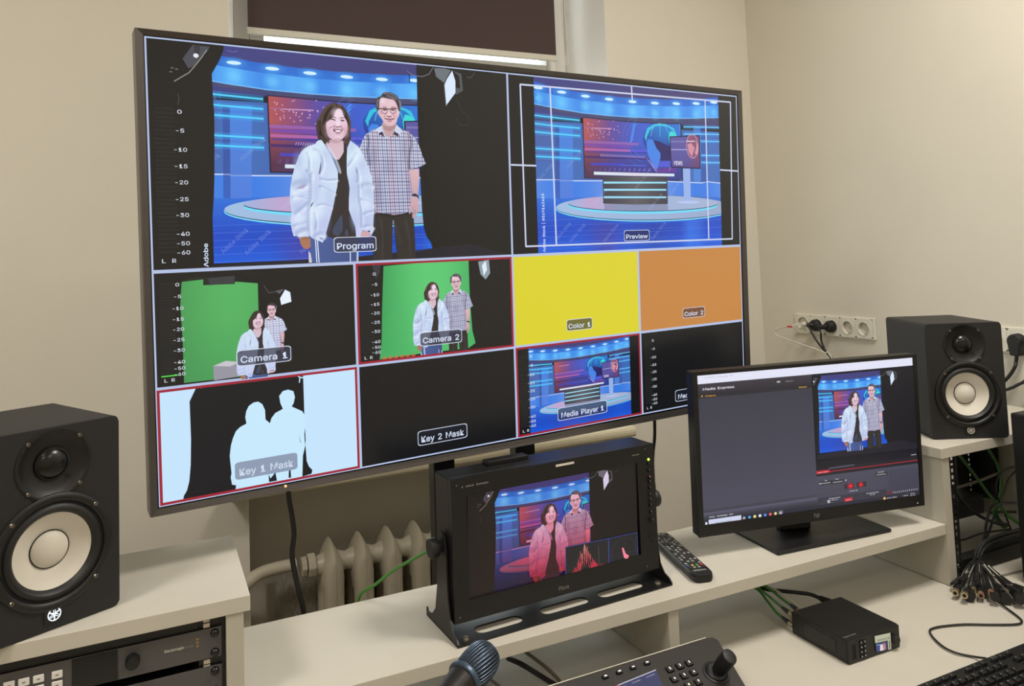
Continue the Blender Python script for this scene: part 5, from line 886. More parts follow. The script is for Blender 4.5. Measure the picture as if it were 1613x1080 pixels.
for r in range(19):
    for c_ in range(4):
        if r in (8, 12) and c_ in (0, 3): continue
        col = cols.get((r, c_), (46, 46, 45) if (r + c_) % 3 == 0 else (150, 148, 142) if (r * 7 + c_ * 3) % 5 else (40, 40, 40))
        o = keyproto(col); o.location = (-.083 + r * .0107, (c_ - 1.5) * .0100, .0173)
MB().box(-.1005, -.0945, -.014, .014, .0173, .0177).build('brand_strip', M_PRINTG, rm)
# ================================================================ SMALL RECORDER ON THE DESK
rx0, rx1, ry0, ry1, rh = 1.2165, 1.3595, 1.137, 1.283, .044
rec = desk_child('mini_recorder', 'small black video recorder with a tiny lit display on the desk', 'video recorder', (rx0 + rx1) / 2, (ry0 + ry1) / 2, DZ)
hx = (rx1 - rx0) / 2; hy = (ry1 - ry0) / 2
MB().box(-hx, hx, -hy + .004, hy, .002, rh + .0015).build('case', M_BLACKM, rec, bevel=.0012)
MB().box(-hx, hx, -hy, -hy + .004, .002, rh + .0005).build('front_panel', M_BLACKM, rec, bevel=.0012)
MB().box(-hx - .0006, -hx, -hy + .03, hy - .035, .010, rh - .008).build('side_plate', M_GLOSSB, rec)
for x in (-.0585, -.0525): MB().box(x - .0012, x + .0012, -hy - .0008, -hy, .008, .036).build('card_slot', M_DARKG, rec)
for i in range(4):
    for j in range(2):
        o = MB().box(-.0034, .0034, -.002, 0, -.0028, .0028).build('button', M_BLACK, rec, bevel=.0008); o.location = (-.0375 + j * .0095, -hy, .0365 - i * .0088)
        q = MB().lathe([(.0006, .0021), (.0006, .0024)], 8, ROTX90).build('button_light', M_LED_W, o)
MB().lathe([(.0085, 0), (.0085, .008), (.0072, .0095), (.0005, .0097)], 24, Matrix.Translation((.0545, -hy, .021)) @ ROTX90).build('jog_knob', M_RUB, rec, smooth=True)
text_on('lettering', 'HyperDeck', Matrix.Translation((-.067, -hy + .012, rh + .0019)), .034, M_PRINTG, rec)
for sx in (-1, 1):
    for sy in (-1, 1): MB().lathe([(.005, 0), (.005, .003)], 10, Matrix.Translation((sx * (hx - .012), sy * (hy - .015), 0))).build('foot', M_RUB, rec)
RM = parent_matrix(rec)
def bnc_cable(lx, lz, pts, label, colm, sleeve, plugm=M_RUB, name='video_lead', group='green video leads plugged into the small recorder'):
    t_ = empty(name, (0, 0, 0), 0, label, 'cable', group)
    a_ = RM @ Vector((lx, hy, lz)); b_ = RM @ Vector((lx + .0015, hy + .014, lz)); c_ = RM @ Vector((lx + .006, hy + .040, lz + .001))
    MB().cyl(a_, b_, .0062, 16).build('connector', M_BRASS, t_, smooth=True)
    MB().tube([b_, (Vector(b_) + Vector(c_)) / 2, c_], lambda q: .0055 - .0022 * q, 12).build('boot', plugm, t_, smooth=True)
    MB().tube([c_] + pts, .0028, 8).build('lead', colm, t_, smooth=True)
GP = [onz(1206, 928, .80), onz(1190, 922, .82)]
bnc_cable(-.066, .014, [dk(1.232, 1.345, .766), dk(1.240, 1.38, .775), dk(1.240, 1.42, .79), dk(1.20, 1.50, .80)], 'lowest green lead at the left corner of the small recorder', M_CAB_G, 0)
bnc_cable(-.064, .034, [dk(1.234, 1.345, .786), dk(1.241, 1.39, .79), dk(1.236, 1.42, .796), dk(1.19, 1.50, .80)], 'upper green lead at the left corner of the small recorder', M_CAB_G, 0)
bnc_cable(-.040, .034, [dk(1.255, 1.35, .788), dk(1.256, 1.39, .795), dk(1.246, 1.43, .80), dk(1.20, 1.52, .80)], 'third green lead from the left corner of the small recorder', M_CAB_G, 0)
t_ = empty('video_lead', (0, 0, 0), 0, 'thin white lead with a red ring behind the small recorder', 'cable')
MB().tube([RM @ Vector((-.018, hy, .030)), RM @ Vector((-.022, hy + .02, .031)), dk(1.268, 1.36, .79), dk(1.262, 1.40, .795), dk(1.23, 1.52, .80)], .0026, 8).build('lead', M_CAB_W, t_, smooth=True)
MB().cyl(RM @ Vector((-.0185, hy + .002, .030)), RM @ Vector((-.0195, hy + .006, .0302)), .0042, 12).build('red_ring', M_RED, t_)
t_ = empty('recorder_power_lead', (0, 0, 0), 0, 'thick black power lead arching behind the small recorder', 'cable')
pe = RM @ Vector((.056, hy, .030))
MB().tube([pe, RM @ Vector((.053, hy + .018, .032)), RM @ Vector((.049, hy + .036, .033))], lambda q: .009 - .003 * q, 12).build('plug', M_RUB, t_, smooth=True)
MB().tube([RM @ Vector((.049, hy + .036, .033)), ondy(1277, 936, 1.337), ondy(1260.6, 933.4, 1.352), ondy(1228, 930, 1.38), ondy(1202, 926.5, 1.41), dk(1.19, 1.50, .80)], .0042, 10).build('lead', M_CAB_K, t_, smooth=True)
# ================================================================ KEYBOARD
KY0 = 1.0055
kb = desk_child('computer_keyboard', 'black computer keyboard at the lower right corner of the desk', 'keyboard', 1.395, .935, DZ)
TK = Matrix.Rotation(math.radians(4), 4, 'X')
m = MB(); KX = .2275
m.prism([(-.0755, .002), (.0705, .002), (.0705, .012 + .0085), (.066, .0225), (-.0755, .012)], -KX, KX, MX)
m.build('case', M_BLACK, kb, bevel=.0022)
kp = {}
def key(x, y, w_, h_=.0150):
    z = .0125 + (y + .0755) / .1415 * .0100
    kk = (round(w_, 4), round(h_, 4))
    if kk not in kp:
        m = MB(); a0, b0_ = w_ / 2, h_ / 2
        vs = [(-a0, -b0_, 0), (a0, -b0_, 0), (a0, b0_, 0), (-a0, b0_, 0), (-a0 + .002, -b0_ + .0015, .006), (a0 - .002, -b0_ + .0015, .006), (a0 - .002, b0_ - .0025, .0065), (-a0 + .002, b0_ - .0025, .0065)]
        m.add(vs, [(0, 3, 2, 1), (4, 5, 6, 7), (0, 1, 5, 4), (1, 2, 6, 5), (2, 3, 7, 6), (3, 0, 4, 7)])
        o = m.build('key', M_BLACKM, kb, bevel=.0006); q = MB().box(-a0 + .0045, -a0 + .0068, .0006, .0030, .00635, .0066).build('legend', M_PRINTG, o); kp[kk] = (o, q)
    else:
        o = kp[kk][0].copy(); COL.objects.link(o); o.parent = kb
        q = kp[kk][1].copy(); COL.objects.link(q); q.parent = o
    o.location = (x, y, z); o.rotation_euler = (.07, 0, 0)
u = .019
rows = [(-.060, [1.25, 1.25, 1.25, 6.25, 1.25, 1.25, 1.25, 1.25]), (-.041, [2.25] + [1] * 10 + [2.75]), (-.022, [1.75] + [1] * 11 + [2.25]), (-.003, [1.5] + [1] * 12 + [1.5]), (.016, [1] * 13 + [2])]
for y, ws in rows:
    x = -.219
    for w_ in ws: key(x + w_ * u / 2, y, w_ * u - .0022); x += w_ * u
    if y > -.01 or y < -.05:
        for i in range(3): key(.0755 + i * u, y, u - .0022)
    if y < -.03 and y > -.05: key(.0755 + u, y, u - .0022)
    for i in range(4): key(.1425 + i * u, y, u - .0022)
x = -.209
for i in range(13): key(x + (i + (0 if i == 0 else .6 + .25 * ((i - 1) // 4))) * .0183, .0365, .0160, .0115)
for i in range(3): key(.0755 + i * u, .0365, .0160, .0115)
for i in range(11):
    xx = -.17 + i * .0215 + (.022 if i > 4 else 0) + (.010 if i > 7 else 0)
    key(xx, .0535, .0165, .0072)
m = MB()
MB().lathe([(.0055, 0), (.0055, .0005), (.0042, .0005), (.0042, 0)], 24, Matrix.Translation((.045, .0625, .0222)) @ Matrix.Scale(1, 4), cap=False).build('maker_badge', M_PRINTG, kb)
t = MB().tube([onz(1553, 1036.5, DZ + .014), onz(1535, 1034, DZ + .004), onz(1508, 1028.5, DZ + .004), onz(1488, 1019.5, DZ + .004), onz(1472, 1006, DZ + .0035), onz(1464.5, 994, DZ + .0035), onz(1470, 989, DZ + .0035), onz(1488, 985.5, DZ + .0035), onz(1520, 983, DZ + .0035), onz(1560, 983.5, DZ + .0035), onz(1598, 983, DZ + .0035), onz(1609, 980, DZ + .0035), onz(1607, 974, DZ + .0035), onz(1592, 962, DZ + .004), onz(1575, 950, DZ + .005), onz(1562, 940, DZ + .008), onz(1553, 928, DZ + .012), onz(1545, 905, DZ + .02)], .0021, 8)
tag(t.build('keyboard_cable', M_CAB_K, None, smooth=True), 'thin black cable looping from the keyboard back to the connectors', 'cable')
# ================================================================ SWITCHER CONTROL PANEL (tilted, lower middle)
PN = (Vector((0, 0, 1)) * math.cos(math.radians(20)) - EY * math.sin(math.radians(20))).normalized()
PP = dk(.9, 1.221, .83)
def onpan(x, y): return onpl(x, y, PP, PN)
cp = empty('switcher_panel', PP, A, 'tilted black control panel with joystick and lit keys, bottom centre', 'control panel')
Cm = parent_matrix(cp)
PAN = Matrix.Translation(PP) @ Matrix(((EX.x, -(EX.cross(PN)).x, PN.x, 0), (EX.y, -(EX.cross(PN)).y, PN.y, 0), (EX.z, -(EX.cross(PN)).z, PN.z, 0), (0, 0, 0, 1)))
PANi = PAN.inverted(); LP = Cm.inverted() @ PAN
def pl(x, y): q = PANi @ onpan(x, y); return (q.x, q.y)
tl = pl(870, 1080); tr = pl(1112, 1004.5); c1 = pl(1122, 1002.5); c2 = pl(1131, 1007); c3 = pl(1137, 1017); rb_ = pl(1176, 1082)
dirx = (rb_[0] - c3[0]) / (rb_[1] - c3[1])
out = [(tl[0] - .25, tl[1]), tr, c1, c2, c3, rb_, (rb_[0] + dirx * -.055, rb_[1] - .055), (tl[0] - .25, rb_[1] - .055)]
m = MB(); m.prism(list(reversed(out)), -.022, 0, LP); m.build('top_case', mat('warm_black_panel', (42, 39, 35), .4, var=.05), cp, bevel=.0015)
m = MB(); m.prism([(tl[0] - .25, tl[1] + .0001), (tr[0], tr[1] + .0001), (tr[0], tr[1] + .0015), (tl[0] - .25, tl[1] + .0015)], -.020, .0005, LP); m.build('edge_trim', M_CAB_W, cp)
# wedge base to the desk
zc = out[6][1]
for xx in (tl[0] - .2, tr[0] - .06):
    for yy in (tl[1] - .02, zc + .05):
        a_ = PAN @ Vector((xx, yy, -.022)); q = MB(); q.cyl(Cm.inverted() @ a_, Cm.inverted() @ Vector((a_.x, a_.y, DZ)), .010, 12) ; q.build('foot', M_RUB, cp)
def pkey(px, py, sx, sy, lit, name='key', hgt=.004):
    c_ = pl(px, py); Mk = LP @ Matrix.Translation((c_[0], c_[1], 0)) @ Matrix.Rotation(0, 4, 'Z')
    o = MB().prism(rrect(-sx, sx, -sy, sy, .0015), 0, hgt, Mk).build(name, M_BLACK, cp, bevel=.0006)
    MB().box(-sx * .42, sx * .42, -sy * .28, sy * .28, hgt, hgt + .0003, Mk).build('key_light', lit, o)
    return o
M_KL = mat('warm_key_light', (255, 235, 215), .5, emit=(255, 232, 214), es=1.2)
M_KR = mat('reddish_key_light', (255, 200, 180), .5, emit=(255, 205, 185), es=1.0)
for px_, py_, mm in ((953.5, 1066.5, M_KL), (975.5, 1059, M_KL), (997, 1052, M_KR), (1019, 1045, M_KL)): pkey(px_, py_, .0060, .0035, mm)
M_NUM = [(1055, 1054.5, '1'), (1070.5, 1049.5, '2'), (1085, 1044.5, '3'), (1062, 1070, '4'), (1077.5, 1064.5, '5'), (1092.5, 1059.5, '6'), (1084.5, 1080, '8'), (1100, 1074.5, '9'), (1069, 1085, '7')]
for px_, py_, nn in M_NUM:
    c_ = pl(px_, py_); Mk = LP @ Matrix.Translation((c_[0], c_[1], 0))
    o = MB().prism(rrect(-.0068, .0068, -.0062, .0062, .0015), 0, .004, Mk).build('number_key', M_BLACK, cp, bevel=.0006)
    text_on('digit', nn, Mk @ Matrix.Translation((-.0016, -.0022, .0043)), .0030, M_KL, o)
j0 = pl(1128, 1059); Mj = LP @ Matrix.Translation((j0[0], j0[1], 0))
MB().lathe([(.0245, 0), (.0240, .0015), (.0205, .0022), (.0185, .001), (.0185, .003), (.0150, .006), (.0135, .006)], 32, Mj).build('joystick_collar', M_RUB, cp, smooth=True)
jt = onpan(1145, 1036) + PN * .0; 
jw = onpan(1129, 1057); jd = ray(1149, 1034); jL = .047
jq = (jw - CAMP).dot(jd) / jd.dot(jd); jm = (CAMP + jd * jq - jw).length; jx = math.sqrt(max(jL ** 2 - jm ** 2, 0)) / jd.length
jb = Cm.inverted() @ jw; jp = Cm.inverted() @ (CAMP + jd * (jq - jx))
ax = (jp - jb).normalized(); Mjj = Matrix.Translation(jb) @ ax.to_track_quat('Z', 'Y').to_matrix().to_4x4()
MB().lathe([(.0105, 0), (.0105, .010), (.0125, .012), (.0130, .020), (.0138, .024), (.0138, .046), (.0130, .049), (.0110, .050), (.0005, .050)], 28, Mjj).build('joystick', M_RUB, cp, smooth=True)
scr = [pl(955, 1084), pl(1032.5, 1054.5), pl(1045, 1084), pl(985, 1110)]
# ================================================================ HANDHELD MICROPHONE
mc = empty('microphone', (0, 0, 0), 0, 'dark handheld microphone with a wire mesh head, bottom centre', 'microphone')
hd = CAMP + ray(757, 1042) * 1.08; tl_ = CAMP + ray(700, 1105) * 1.02
axm = (hd - tl_).normalized()
Mm = Matrix.Translation(hd) @ axm.to_track_quat('Z', 'Y').to_matrix().to_4x4()
g = MB(); prof = [(.0205, -.034), (.0235, -.026), (.0250, -.012), (.0250, 0), (.0240, .008), (.0215, .015), (.0175, .0205), (.0110, .0238), (.0050, .0248), (.0005, .0250)]
g.lathe([(r - .0007, z - .0003) for r, z in prof], 32, Mm); g.build('inner_head', M_DARKG, mc, smooth=True)
# woven wire: two families of raised wires
wv = MB(); N = 34
def pr(z):
    for (r0, z0), (r1, z1) in zip(prof[:-1], prof[1:]):
        if z0 <= z <= z1: return r0 + (r1 - r0) * (z - z0) / (z1 - z0)
    return prof[-1][0]
for k in range(N):
    for fam in (0, 1):
        if fam == 0:
            a0 = 2 * PI * k / N; pts = [Mm @ Vector((r * math.cos(a0 + z * 6), r * math.sin(a0 + z * 6), z)) for r, z in prof[:-1]]
            wv.tube(pts, .00055, 4, 2)
for i in range(21):
    z = -.034 + i * .0028
    r = pr(min(z, .0245)); 
    if r < .003: continue
    ring = [Mm @ Vector((r * math.cos(2 * PI * q / 36), r * math.sin(2 * PI * q / 36), z)) for q in range(37)]
    wv.tube(ring, .00055, 4, 1)
wv.build('wire_mesh', M_MESHB, mc, smooth=True)
MB().lathe([(.0240, -.0385), (.0262, -.0375), (.0268, -.0345), (.0262, -.0315), (.0245, -.0305)], 36, Mm).build('collar_ring', M_MESHB, mc, smooth=True)
MB().lathe([(.0230, -.038), (.0215, -.05), (.0185, -.07), (.0165, -.10), (.0130, -.17), (.0115, -.20)], 32, Mm, cap=True).build('handle', mat('brown_black_metal', (44, 40, 38), .35, metal=.4), mc, smooth=True)
ms = empty('microphone_stand', (0, 0, 0), 0, 'short black table stand holding the microphone, just below the picture', 'stand')
hp = Mm @ Vector((0, 0, -.150)); 
MB().tube([hp + Vector((0, 0, -.016)), Vector((hp.x, hp.y, hp.z - .05)), Vector((hp.x, hp.y, DZ + .01))], .006, 12).build('rod', M_BLACKM, ms, smooth=True)
MB().lathe([(.065, 0), (.065, .008), (.055, .012), (.008, .016)], 32, Matrix.Translation((hp.x, hp.y, DZ))).build('base', M_BLACKM, ms, smooth=True)
MB().lathe([(.0155, -.165), (.0180, -.165), (.0195, -.135), (.0170, -.135)], 20, Mm, cap=False).build('clip', M_RUB, ms, smooth=True)
# ================================================================ CABLES UNDER THE RISER
t = MB().tube([ondy(800, 1036, 1.40), onz(822, 1046, .80), onz(845, 1060, .782), onz(866, 1073, .775), onz(885, 1085, .77), onz(905, 1100, .765)], .0048, 10)
tag(t.build('panel_cable', M_CAB_K, None, smooth=True), 'thick black cable running from under the riser to the control panel', 'cable')
t = MB().tube([onz(822, 1022, .80) , onz(838, 1034, .79), onz(858, 1049, .780), onz(878, 1068, .772), onz(892, 1088, .765)], .0035, 8)
tag(t.build('network_cable', M_CAB_GR, None, smooth=True), 'grey-white cable running beside the thick black one under the riser', 'cable')
t = MB().tube([onz(735, 1052, .758), onz(760, 1062, .758), onz(780, 1075, .757), onz(800, 1092, .757)], .0030, 8)
tag(t.build('desk_cable', M_CAB_GR, None, smooth=True), 'short grey-white cable behind the microphone head on the desk', 'cable')
# ================================================================ CABLES IN THE RIGHT CABINET
def cab(name, pts, r, m, label, group=None, seg=8):
    o = MB().tube(pts, r, seg).build(name, m, None, smooth=True); tag(o, label, 'cable', group); return o
Y5 = 1.45
def L(pts, Y): return [ondy(x, y, Y) for x, y in pts]
def ribbon(name, pts, wdt, m, label):
    """a flat bunch of thin green leads lying side by side"""
    P = catmull(pts, 6); t_ = empty(name, (0, 0, 0), 0, label, 'cable bunch')
    for k in range(4):
        o = (k - 1.5) * wdt / 3.2
        MB().tube([p + EX * o + Vector((0, (k % 2) * .003, 0)) for p in pts], wdt / 4.4, 6).build('lead', m, t_, smooth=True)
M_GD = mat('dark_green_cable', (66, 112, 52), .5, var=.1)
ribbon('green_cable_bunch', L([(1553, 700), (1562, 715), (1571, 730), (1577, 748), (1578, 770), (1574, 792)], 1.42), .010, M_GD, 'green cable bunch curving down from under the right cabinet lid')
ribbon('green_cable_bunch', L([(1508, 712), (1524, 732), (1542, 756), (1556, 775), (1571, 794)], 1.40), .010, M_GD, 'green cable bunch running diagonally across right cabinet')
ribbon('green_cable_bunch', L([(1572, 793), (1568, 806), (1574, 820), (1584, 830)], 1.38), .016, M_GD, 'short green cable bunch fanning out below the knot')
ribbon('green_cable_bunch', L([(1573, 795), (1585, 808), (1597, 818), (1610, 828)], 1.36), .010, M_CAB_G, 'bright green cable bunch reaching towards the computer tower')
cab('loose_cable', L([(1500, 770), (1520, 764), (1545, 756), (1570, 746), (1596, 738)], 1.43), .0038, M_CAB_GR, 'grey cable crossing the upper half of right cabinet')
cab('loose_cable', L([(1600, 734), (1585, 738), (1574, 748), (1569, 762), (1570, 778), (1578, 798), (1588, 822), (1596, 843), (1604, 870)], 1.36), .0022, M_CAB_K, 'thin black cable looping down beside the green bunches')
cab('loose_cable', L([(1600, 741), (1590, 752), (1584, 765), (1580, 778)], 1.40), .0022, M_CAB_K, 'short thin black cable right of the green knot')
cab('loose_cable', L([(1600, 792), (1580, 792), (1567, 795), (1559, 803), (1554, 822), (1550, 845), (1541, 870)], 1.345), .0036, M_CAB_K, 'black cable arching over into the connector bunch')
cab('loose_cable', L([(1600, 806), (1570, 806), (1556, 808)], 1.39), .0034, M_CAB_K, 'black cable running level behind the green knot')
cab('loose_cable', L([(1567, 810), (1560, 830), (1553, 850)], 1.37), .0030, M_CAB_K, 'short black cable falling into the connector bunch')
cab('loose_cable', L([(1504, 851), (1520, 849), (1545, 840), (1570, 836), (1592, 833)], 1.37), .0026, M_CAB_K, 'black cable crossing low from the left rack rail')
cab('loose_cable', L([(1500, 768), (1512, 785), (1530, 803), (1550, 816), (1575, 825), (1588, 826)], 1.36), .0045, M_CAB_K, 'thick black cable drooping from the rack rail to the right')
cab('loose_cable', L([(1510, 872), (1530, 875), (1555, 874)], 1.40), .0022, M_CAB_W, 'white cable low at the back of right cabinet')
cab('loose_cable', [onz(1565, 908, DZ + .004), onz(1585, 904, DZ + .004), onz(1606, 899, DZ + .004), onz(1625, 896, DZ + .004)], .0016, M_CAB_GR, 'thin grey cable on the desk left of the computer tower')
# breakout cable: thick black trunk that fans into leads, each with its own connector
bo = empty('breakout_cable', (0, 0, 0), 0, 'black breakout cable with a heap of metal connectors on the desk', 'cable')
trunk = L([(1625, 828), (1600, 836), (1575, 843), (1552, 853), (1541, 866), (1538, 880)], 1.29)
for k in range(5):
    off = Vector((random.uniform(-.008, .008), random.uniform(-.008, .008), random.uniform(-.006, .010)))
    MB().tube([p + off for p in trunk], .0045, 8).build('trunk', M_CAB_K, bo, smooth=True)
conns = [((1502, 922), 'rca', (1522, 900)), ((1506, 932), 'bnc', (1526, 906)), ((1520, 936), 'bnc', (1532, 905)), ((1527, 938), 'xlr', (1536, 908)), ((1545, 936), 'bncf', (1543, 905)), ((1561, 933), 'bncf', (1549, 906)),
         ((1584, 942), 'xlr2', (1557, 908)), ((1586, 920), 'rca', (1560, 902)), ((1606, 942), 'xlr', (1566, 910)), ((1612, 929), 'rca', (1570, 906)), ((1514, 917), 'boot', (1527, 902)), ((1571, 925), 'boot', (1553, 904)), ((1540, 925), 'boot', (1541, 900)), ((1533, 929), 'bnc', (1538, 902)), ((1552, 928), 'boot', (1546, 900)), ((1577, 931), 'bnc', (1556, 904)), ((1598, 930), 'boot', (1564, 905)), ((1567, 940), 'boot', (1552, 908))]
M_TAN = mat('tan_connector', (150, 118, 92), .4, metal=.4)
for i, (pe, kind, pm_) in enumerate(conns):
    e = onz(pe[0], pe[1], DZ + .0125 + .004 * (i % 3)); st = ondy(1537 + (i % 5) * 2, 878, 1.29); mid = ondy(pm_[0], pm_[1], 1.262)
    dvv = (e - mid).normalized(); e0 = e - dvv * .030
    MB().tube([st, mid + Vector((0, 0, .008)), e0 - dvv * .01, e0], .0022, 7).build('lead', M_CAB_K, bo, smooth=True)
    MB().tube([st.lerp(mid, .45), mid.lerp(st, .3), mid + (e0 - mid) * .15], .0026, 6).build('sleeve', M_CAB_W, bo, smooth=True) if i % 3 != 2 else None
    if kind == 'xlr' or kind == 'xlr2':
        MB().cyl(e0 - dvv * .012, e - dvv * .006, .0090, 16, .0112).build('shell', M_GLOSSB, bo, smooth=True)
        MB().cyl(e - dvv * .006, e + dvv * .008, .0114, 16).build('ring', M_RUB, bo, smooth=True)
    elif kind == 'rca':
        MB().cyl(e0 - dvv * .008, e, .0050, 14, .0082).build('shell', M_RUB, bo, smooth=True); MB().cyl(e, e + dvv * .010, .0042, 14).build('tip', M_CHROME, bo, smooth=True)
    elif kind == 'boot':
        MB().cyl(e0, e + dvv * .004, .0052, 12, .0092).build('shell', M_RUB, bo, smooth=True)
    else:
        MB().cyl(e0 - dvv * .004, e - dvv * .004, .0048, 14, .0076).build('shell', M_RUB, bo, smooth=True)
        MB().cyl(e - dvv * .004, e + dvv * .008, .0070, 16).build('ring', M_TAN if kind == 'bncf' else M_BRASS, bo, smooth=True)
        MB().cyl(e + dvv * .007, e + dvv * .0085, .0040, 12).build('socket', M_DARKG, bo)


# ================================================================ WHAT THE SCREENS SHOW (drawn once in the frame of each video picture)
TVPX = [(227.0, 56.6), (1160.2, 151.0), (1173.2, 621.7), (250.6, 798.8)]
HTV = homog(UNIT, TVPX); HTVi = HTV.inverted()
def tvuv(x, y): return happ(HTVi, x, y)
def pg(x, y): u, v = tvuv(x, y); return (2 * u, 2 * v)              # programme picture, upper left half
def pv(x, y): u, v = tvuv(x, y); return (2 * u - 1, 2 * v)          # preview picture, upper right half
def PG(L_): return [pg(*q) for q in L_]
def PV(L_): return [pv(*q) for q in L_]
def z9(x, y): return pv(830 + x / 5.203, 120 + y / 5.203)
def z8(x, y): return pv(900 + x / 6.72, 150 + y / 6.72)
def z10(x, y): return pv(840 + x / 5.289, 260 + y / 5.289)
Z9 = lambda L_: [z9(*q) for q in L_]; Z8 = lambda L_: [z8(*q) for q in L_]; Z10 = lambda L_: [z10(*q) for q in L_]
ASP = 16 / 9
def studio(p, detail=2):
    """the blue news studio picture"""
    quad = PV([(839.4, 127.0), (1130.6, 154), (1137.4, 385.6), (848.6, 398.2)])
    ql = (quad[0][0] + quad[3][0]) / 2; qr = (quad[1][0] + quad[2][0]) / 2; Q0, Q1 = 0.0, 1.0
    def R(v0, v1): return [(ql, v0), (qr, v0), (qr, v1), (ql, v1)]
    old = p.clipr; c0 = old or (-1, -1, 2, 2)
    p.clipr = (max(ql, c0[0]), max(Q0, c0[1]), min(qr, c0[2]), min(Q1, c0[3]))
    # wall
    def wall(u, v):
        t = (u - ql) / (qr - ql); g = abs(t - .5) * 2
        return mix((60, 86, 154), (64, 124, 206), g * .5 + .2 * math.sin(t * 9) ** 2)
    p.poly(R(.25, .72), wall, grid=(14, 3) if detail > 1 else (5, 1))
    def floor(u, v):
        t = (u - ql) / (qr - ql); s = (v - .66) / .34
        c = mix((44, 116, 218), (18, 66, 190), min(1, s * 1.6)); c = mix(c, (28, 108, 232), max(0, s - .55) * 1.6)
        c = mix(c, (110, 50, 130), max(0, 1 - abs(t - .33) * 9) * .50 * min(1, max(0, s * 2 - .3))); c = mix(c, (60, 130, 240), max(0, 1 - abs(t - .82) * 16) * .8)
        return mix(c, (28, 40, 120), max(0, 1 - abs(t - .6) * 5) * .3)
    p.poly(R(.68, 1.0), floor, grid=(20, 8) if detail > 1 else (8, 4))
    # lower wall band
    top = [z10(25, 122), z10(215, 122), z10(225, 130), z10(575, 130), z10(1115, 136), z10(1400, 148), z10(1450, 138), z10(1560, 150)]
    bot = [z10(1575, 270), z10(1400, 262), z10(1115, 250), z10(575, 262), z10(225, 280), z10(25, 275)]
    p.poly(top + bot, lambda u, v: mix((128, 156, 226), (52, 122, 226), .5 + .5 * math.sin((u - ql) * 11 + .3)), grid=(12, 1))
    for k in range(len(top) - 1): p.line([top[k], top[k + 1]], .006, (196, 214, 248), asp=ASP)
    # pillars of light
    p.poly(Z10([(215, -330), (330, -330), (330, 276), (222, 280)]), lambda u, v: mix((70, 140, 232), (90, 120, 210), (v - .2) * 1.6), .75, grid=(1, 3))
    p.poly(Z10([(180, -330), (215, -330), (222, 280), (185, 275)]), (52, 70, 150), .6)
    p.poly(Z8([(1290, 240), (1365, 240), (1370, 920), (1290, 920)]), (84, 138, 220), .7); p.poly(Z8([(1365, 240), (1420, 240), (1428, 920), (1375, 920)]), (58, 84, 160), .6)
    p.poly(Z9([(60, 240), (195, 262), (205, 700), (65, 700)]), (84, 98, 158), .5)
    # ceiling with two curved light bands
    A_ = [(20, 20), (45, 38), (200, 85), (400, 125), (640, 160), (860, 180), (1100, 190), (1300, 190), (1600, 172)]
    B_ = [(20, 106), (200, 150), (400, 188), (640, 218), (860, 237), (1100, 247), (1300, 247), (1600, 238)]
    C_ = [(20, 218), (250, 266), (450, 300), (640, 320), (860, 336), (1100, 343), (1300, 346), (1600, 338)]
    D_ = [(20, 250), (250, 296), (450, 335), (640, 352), (860, 368), (1100, 385), (1300, 382), (1600, 360)]
    p.poly(R(-.02, .22), lambda u, v: mix((58, 62, 132), (66, 60, 110), u), grid=(4, 1))
    p.poly(Z9(A_ + C_[::-1]), lambda u, v: mix((34, 96, 196), (44, 128, 224), (v - .05) * 8), grid=(10, 3))
    p.poly(Z9(B_ + C_[::-1]), lambda u, v: mix((56, 138, 232), (84, 172, 246), .5 + .5 * math.sin(u * 40)), grid=(26, 1))
    p.poly(Z9(C_ + D_[::-1]), lambda u, v: mix((58, 66, 112), (72, 72, 110), .5 + .5 * math.sin(u * 40)), .95, grid=(20, 1))
    for a_ in (C_,):
        Lc = Z9(a_)
        for k in range(len(Lc) - 1): p.line([Lc[k], Lc[k + 1]], .006, (120, 190, 250), .8, ASP)
    for cx, cy in ((90, 95), (283, 131), (478, 164), (672, 189), (863, 209), (1047, 221), (1222, 225), (1385, 224), (1530, 215)):
        c_ = z9(cx, cy)
        if detail > 0:
            p.glow(c_[0], c_[1], .040, .032, (90, 180, 255), .55, 12)
            g = z9(cx, cy + 85); p.glow(g[0], g[1], .030, .050, (120, 214, 255), .55, 10)
        p.ell(c_[0], c_[1], .0180, .0085, (206, 238, 255), n=12)
    # glowing strips
    bars = [((60, 320), (212, 338), (430, 362)), ((60, 387), (212, 406), (432, 426)), ((62, 455), (212, 470), (434, 489)), ((68, 590), (216, 600), (438, 614))]
    for b in bars:
        q = Z9(b)
        for wd, al, cc in ((.030, .22, (60, 180, 255)), (.0085, .95, (84, 210, 255))):
            for k in range(2): p.line([q[k], q[k + 1]], wd, cc, al, ASP)
    q = PV([(842, 246), (870, 247.5), (914, 250)])
    for wd, al, cc in ((.030, .22, (60, 180, 255)), (.0085, .95, (84, 210, 255))):
        for k in range(2): p.line([q[k], q[k + 1]], wd, cc, al, ASP)
    for b in (((1185, 334), (1375, 336), (1560, 343)), ((1187, 410), (1375, 411), (1560, 415)), ((1368, 486), (1400, 488), (1562, 490)), ((1375, 637), (1410, 637), (1564, 640)), ((1375, 711), (1410, 712), (1568, 714))):
        q = Z8(b)
        for wd, al, cc in ((.026, .22, (60, 170, 255)), (.0075, .95, (110, 200, 250))):
            for k in range(2): p.line([q[k], q[k + 1]], wd, cc, al, ASP)
    # large wall screen
    fr = [(112, 230), (300, 246), (600, 276), (900, 292), (1160, 298), (1176, 906), (900, 898), (600, 890), (135, 880)]
    p.poly(Z8(fr), (28, 26, 56))
    inn = [(122, 240), (300, 256), (600, 286), (900, 302), (1150, 307), (1166, 897), (900, 890), (600, 880), (144, 870)]
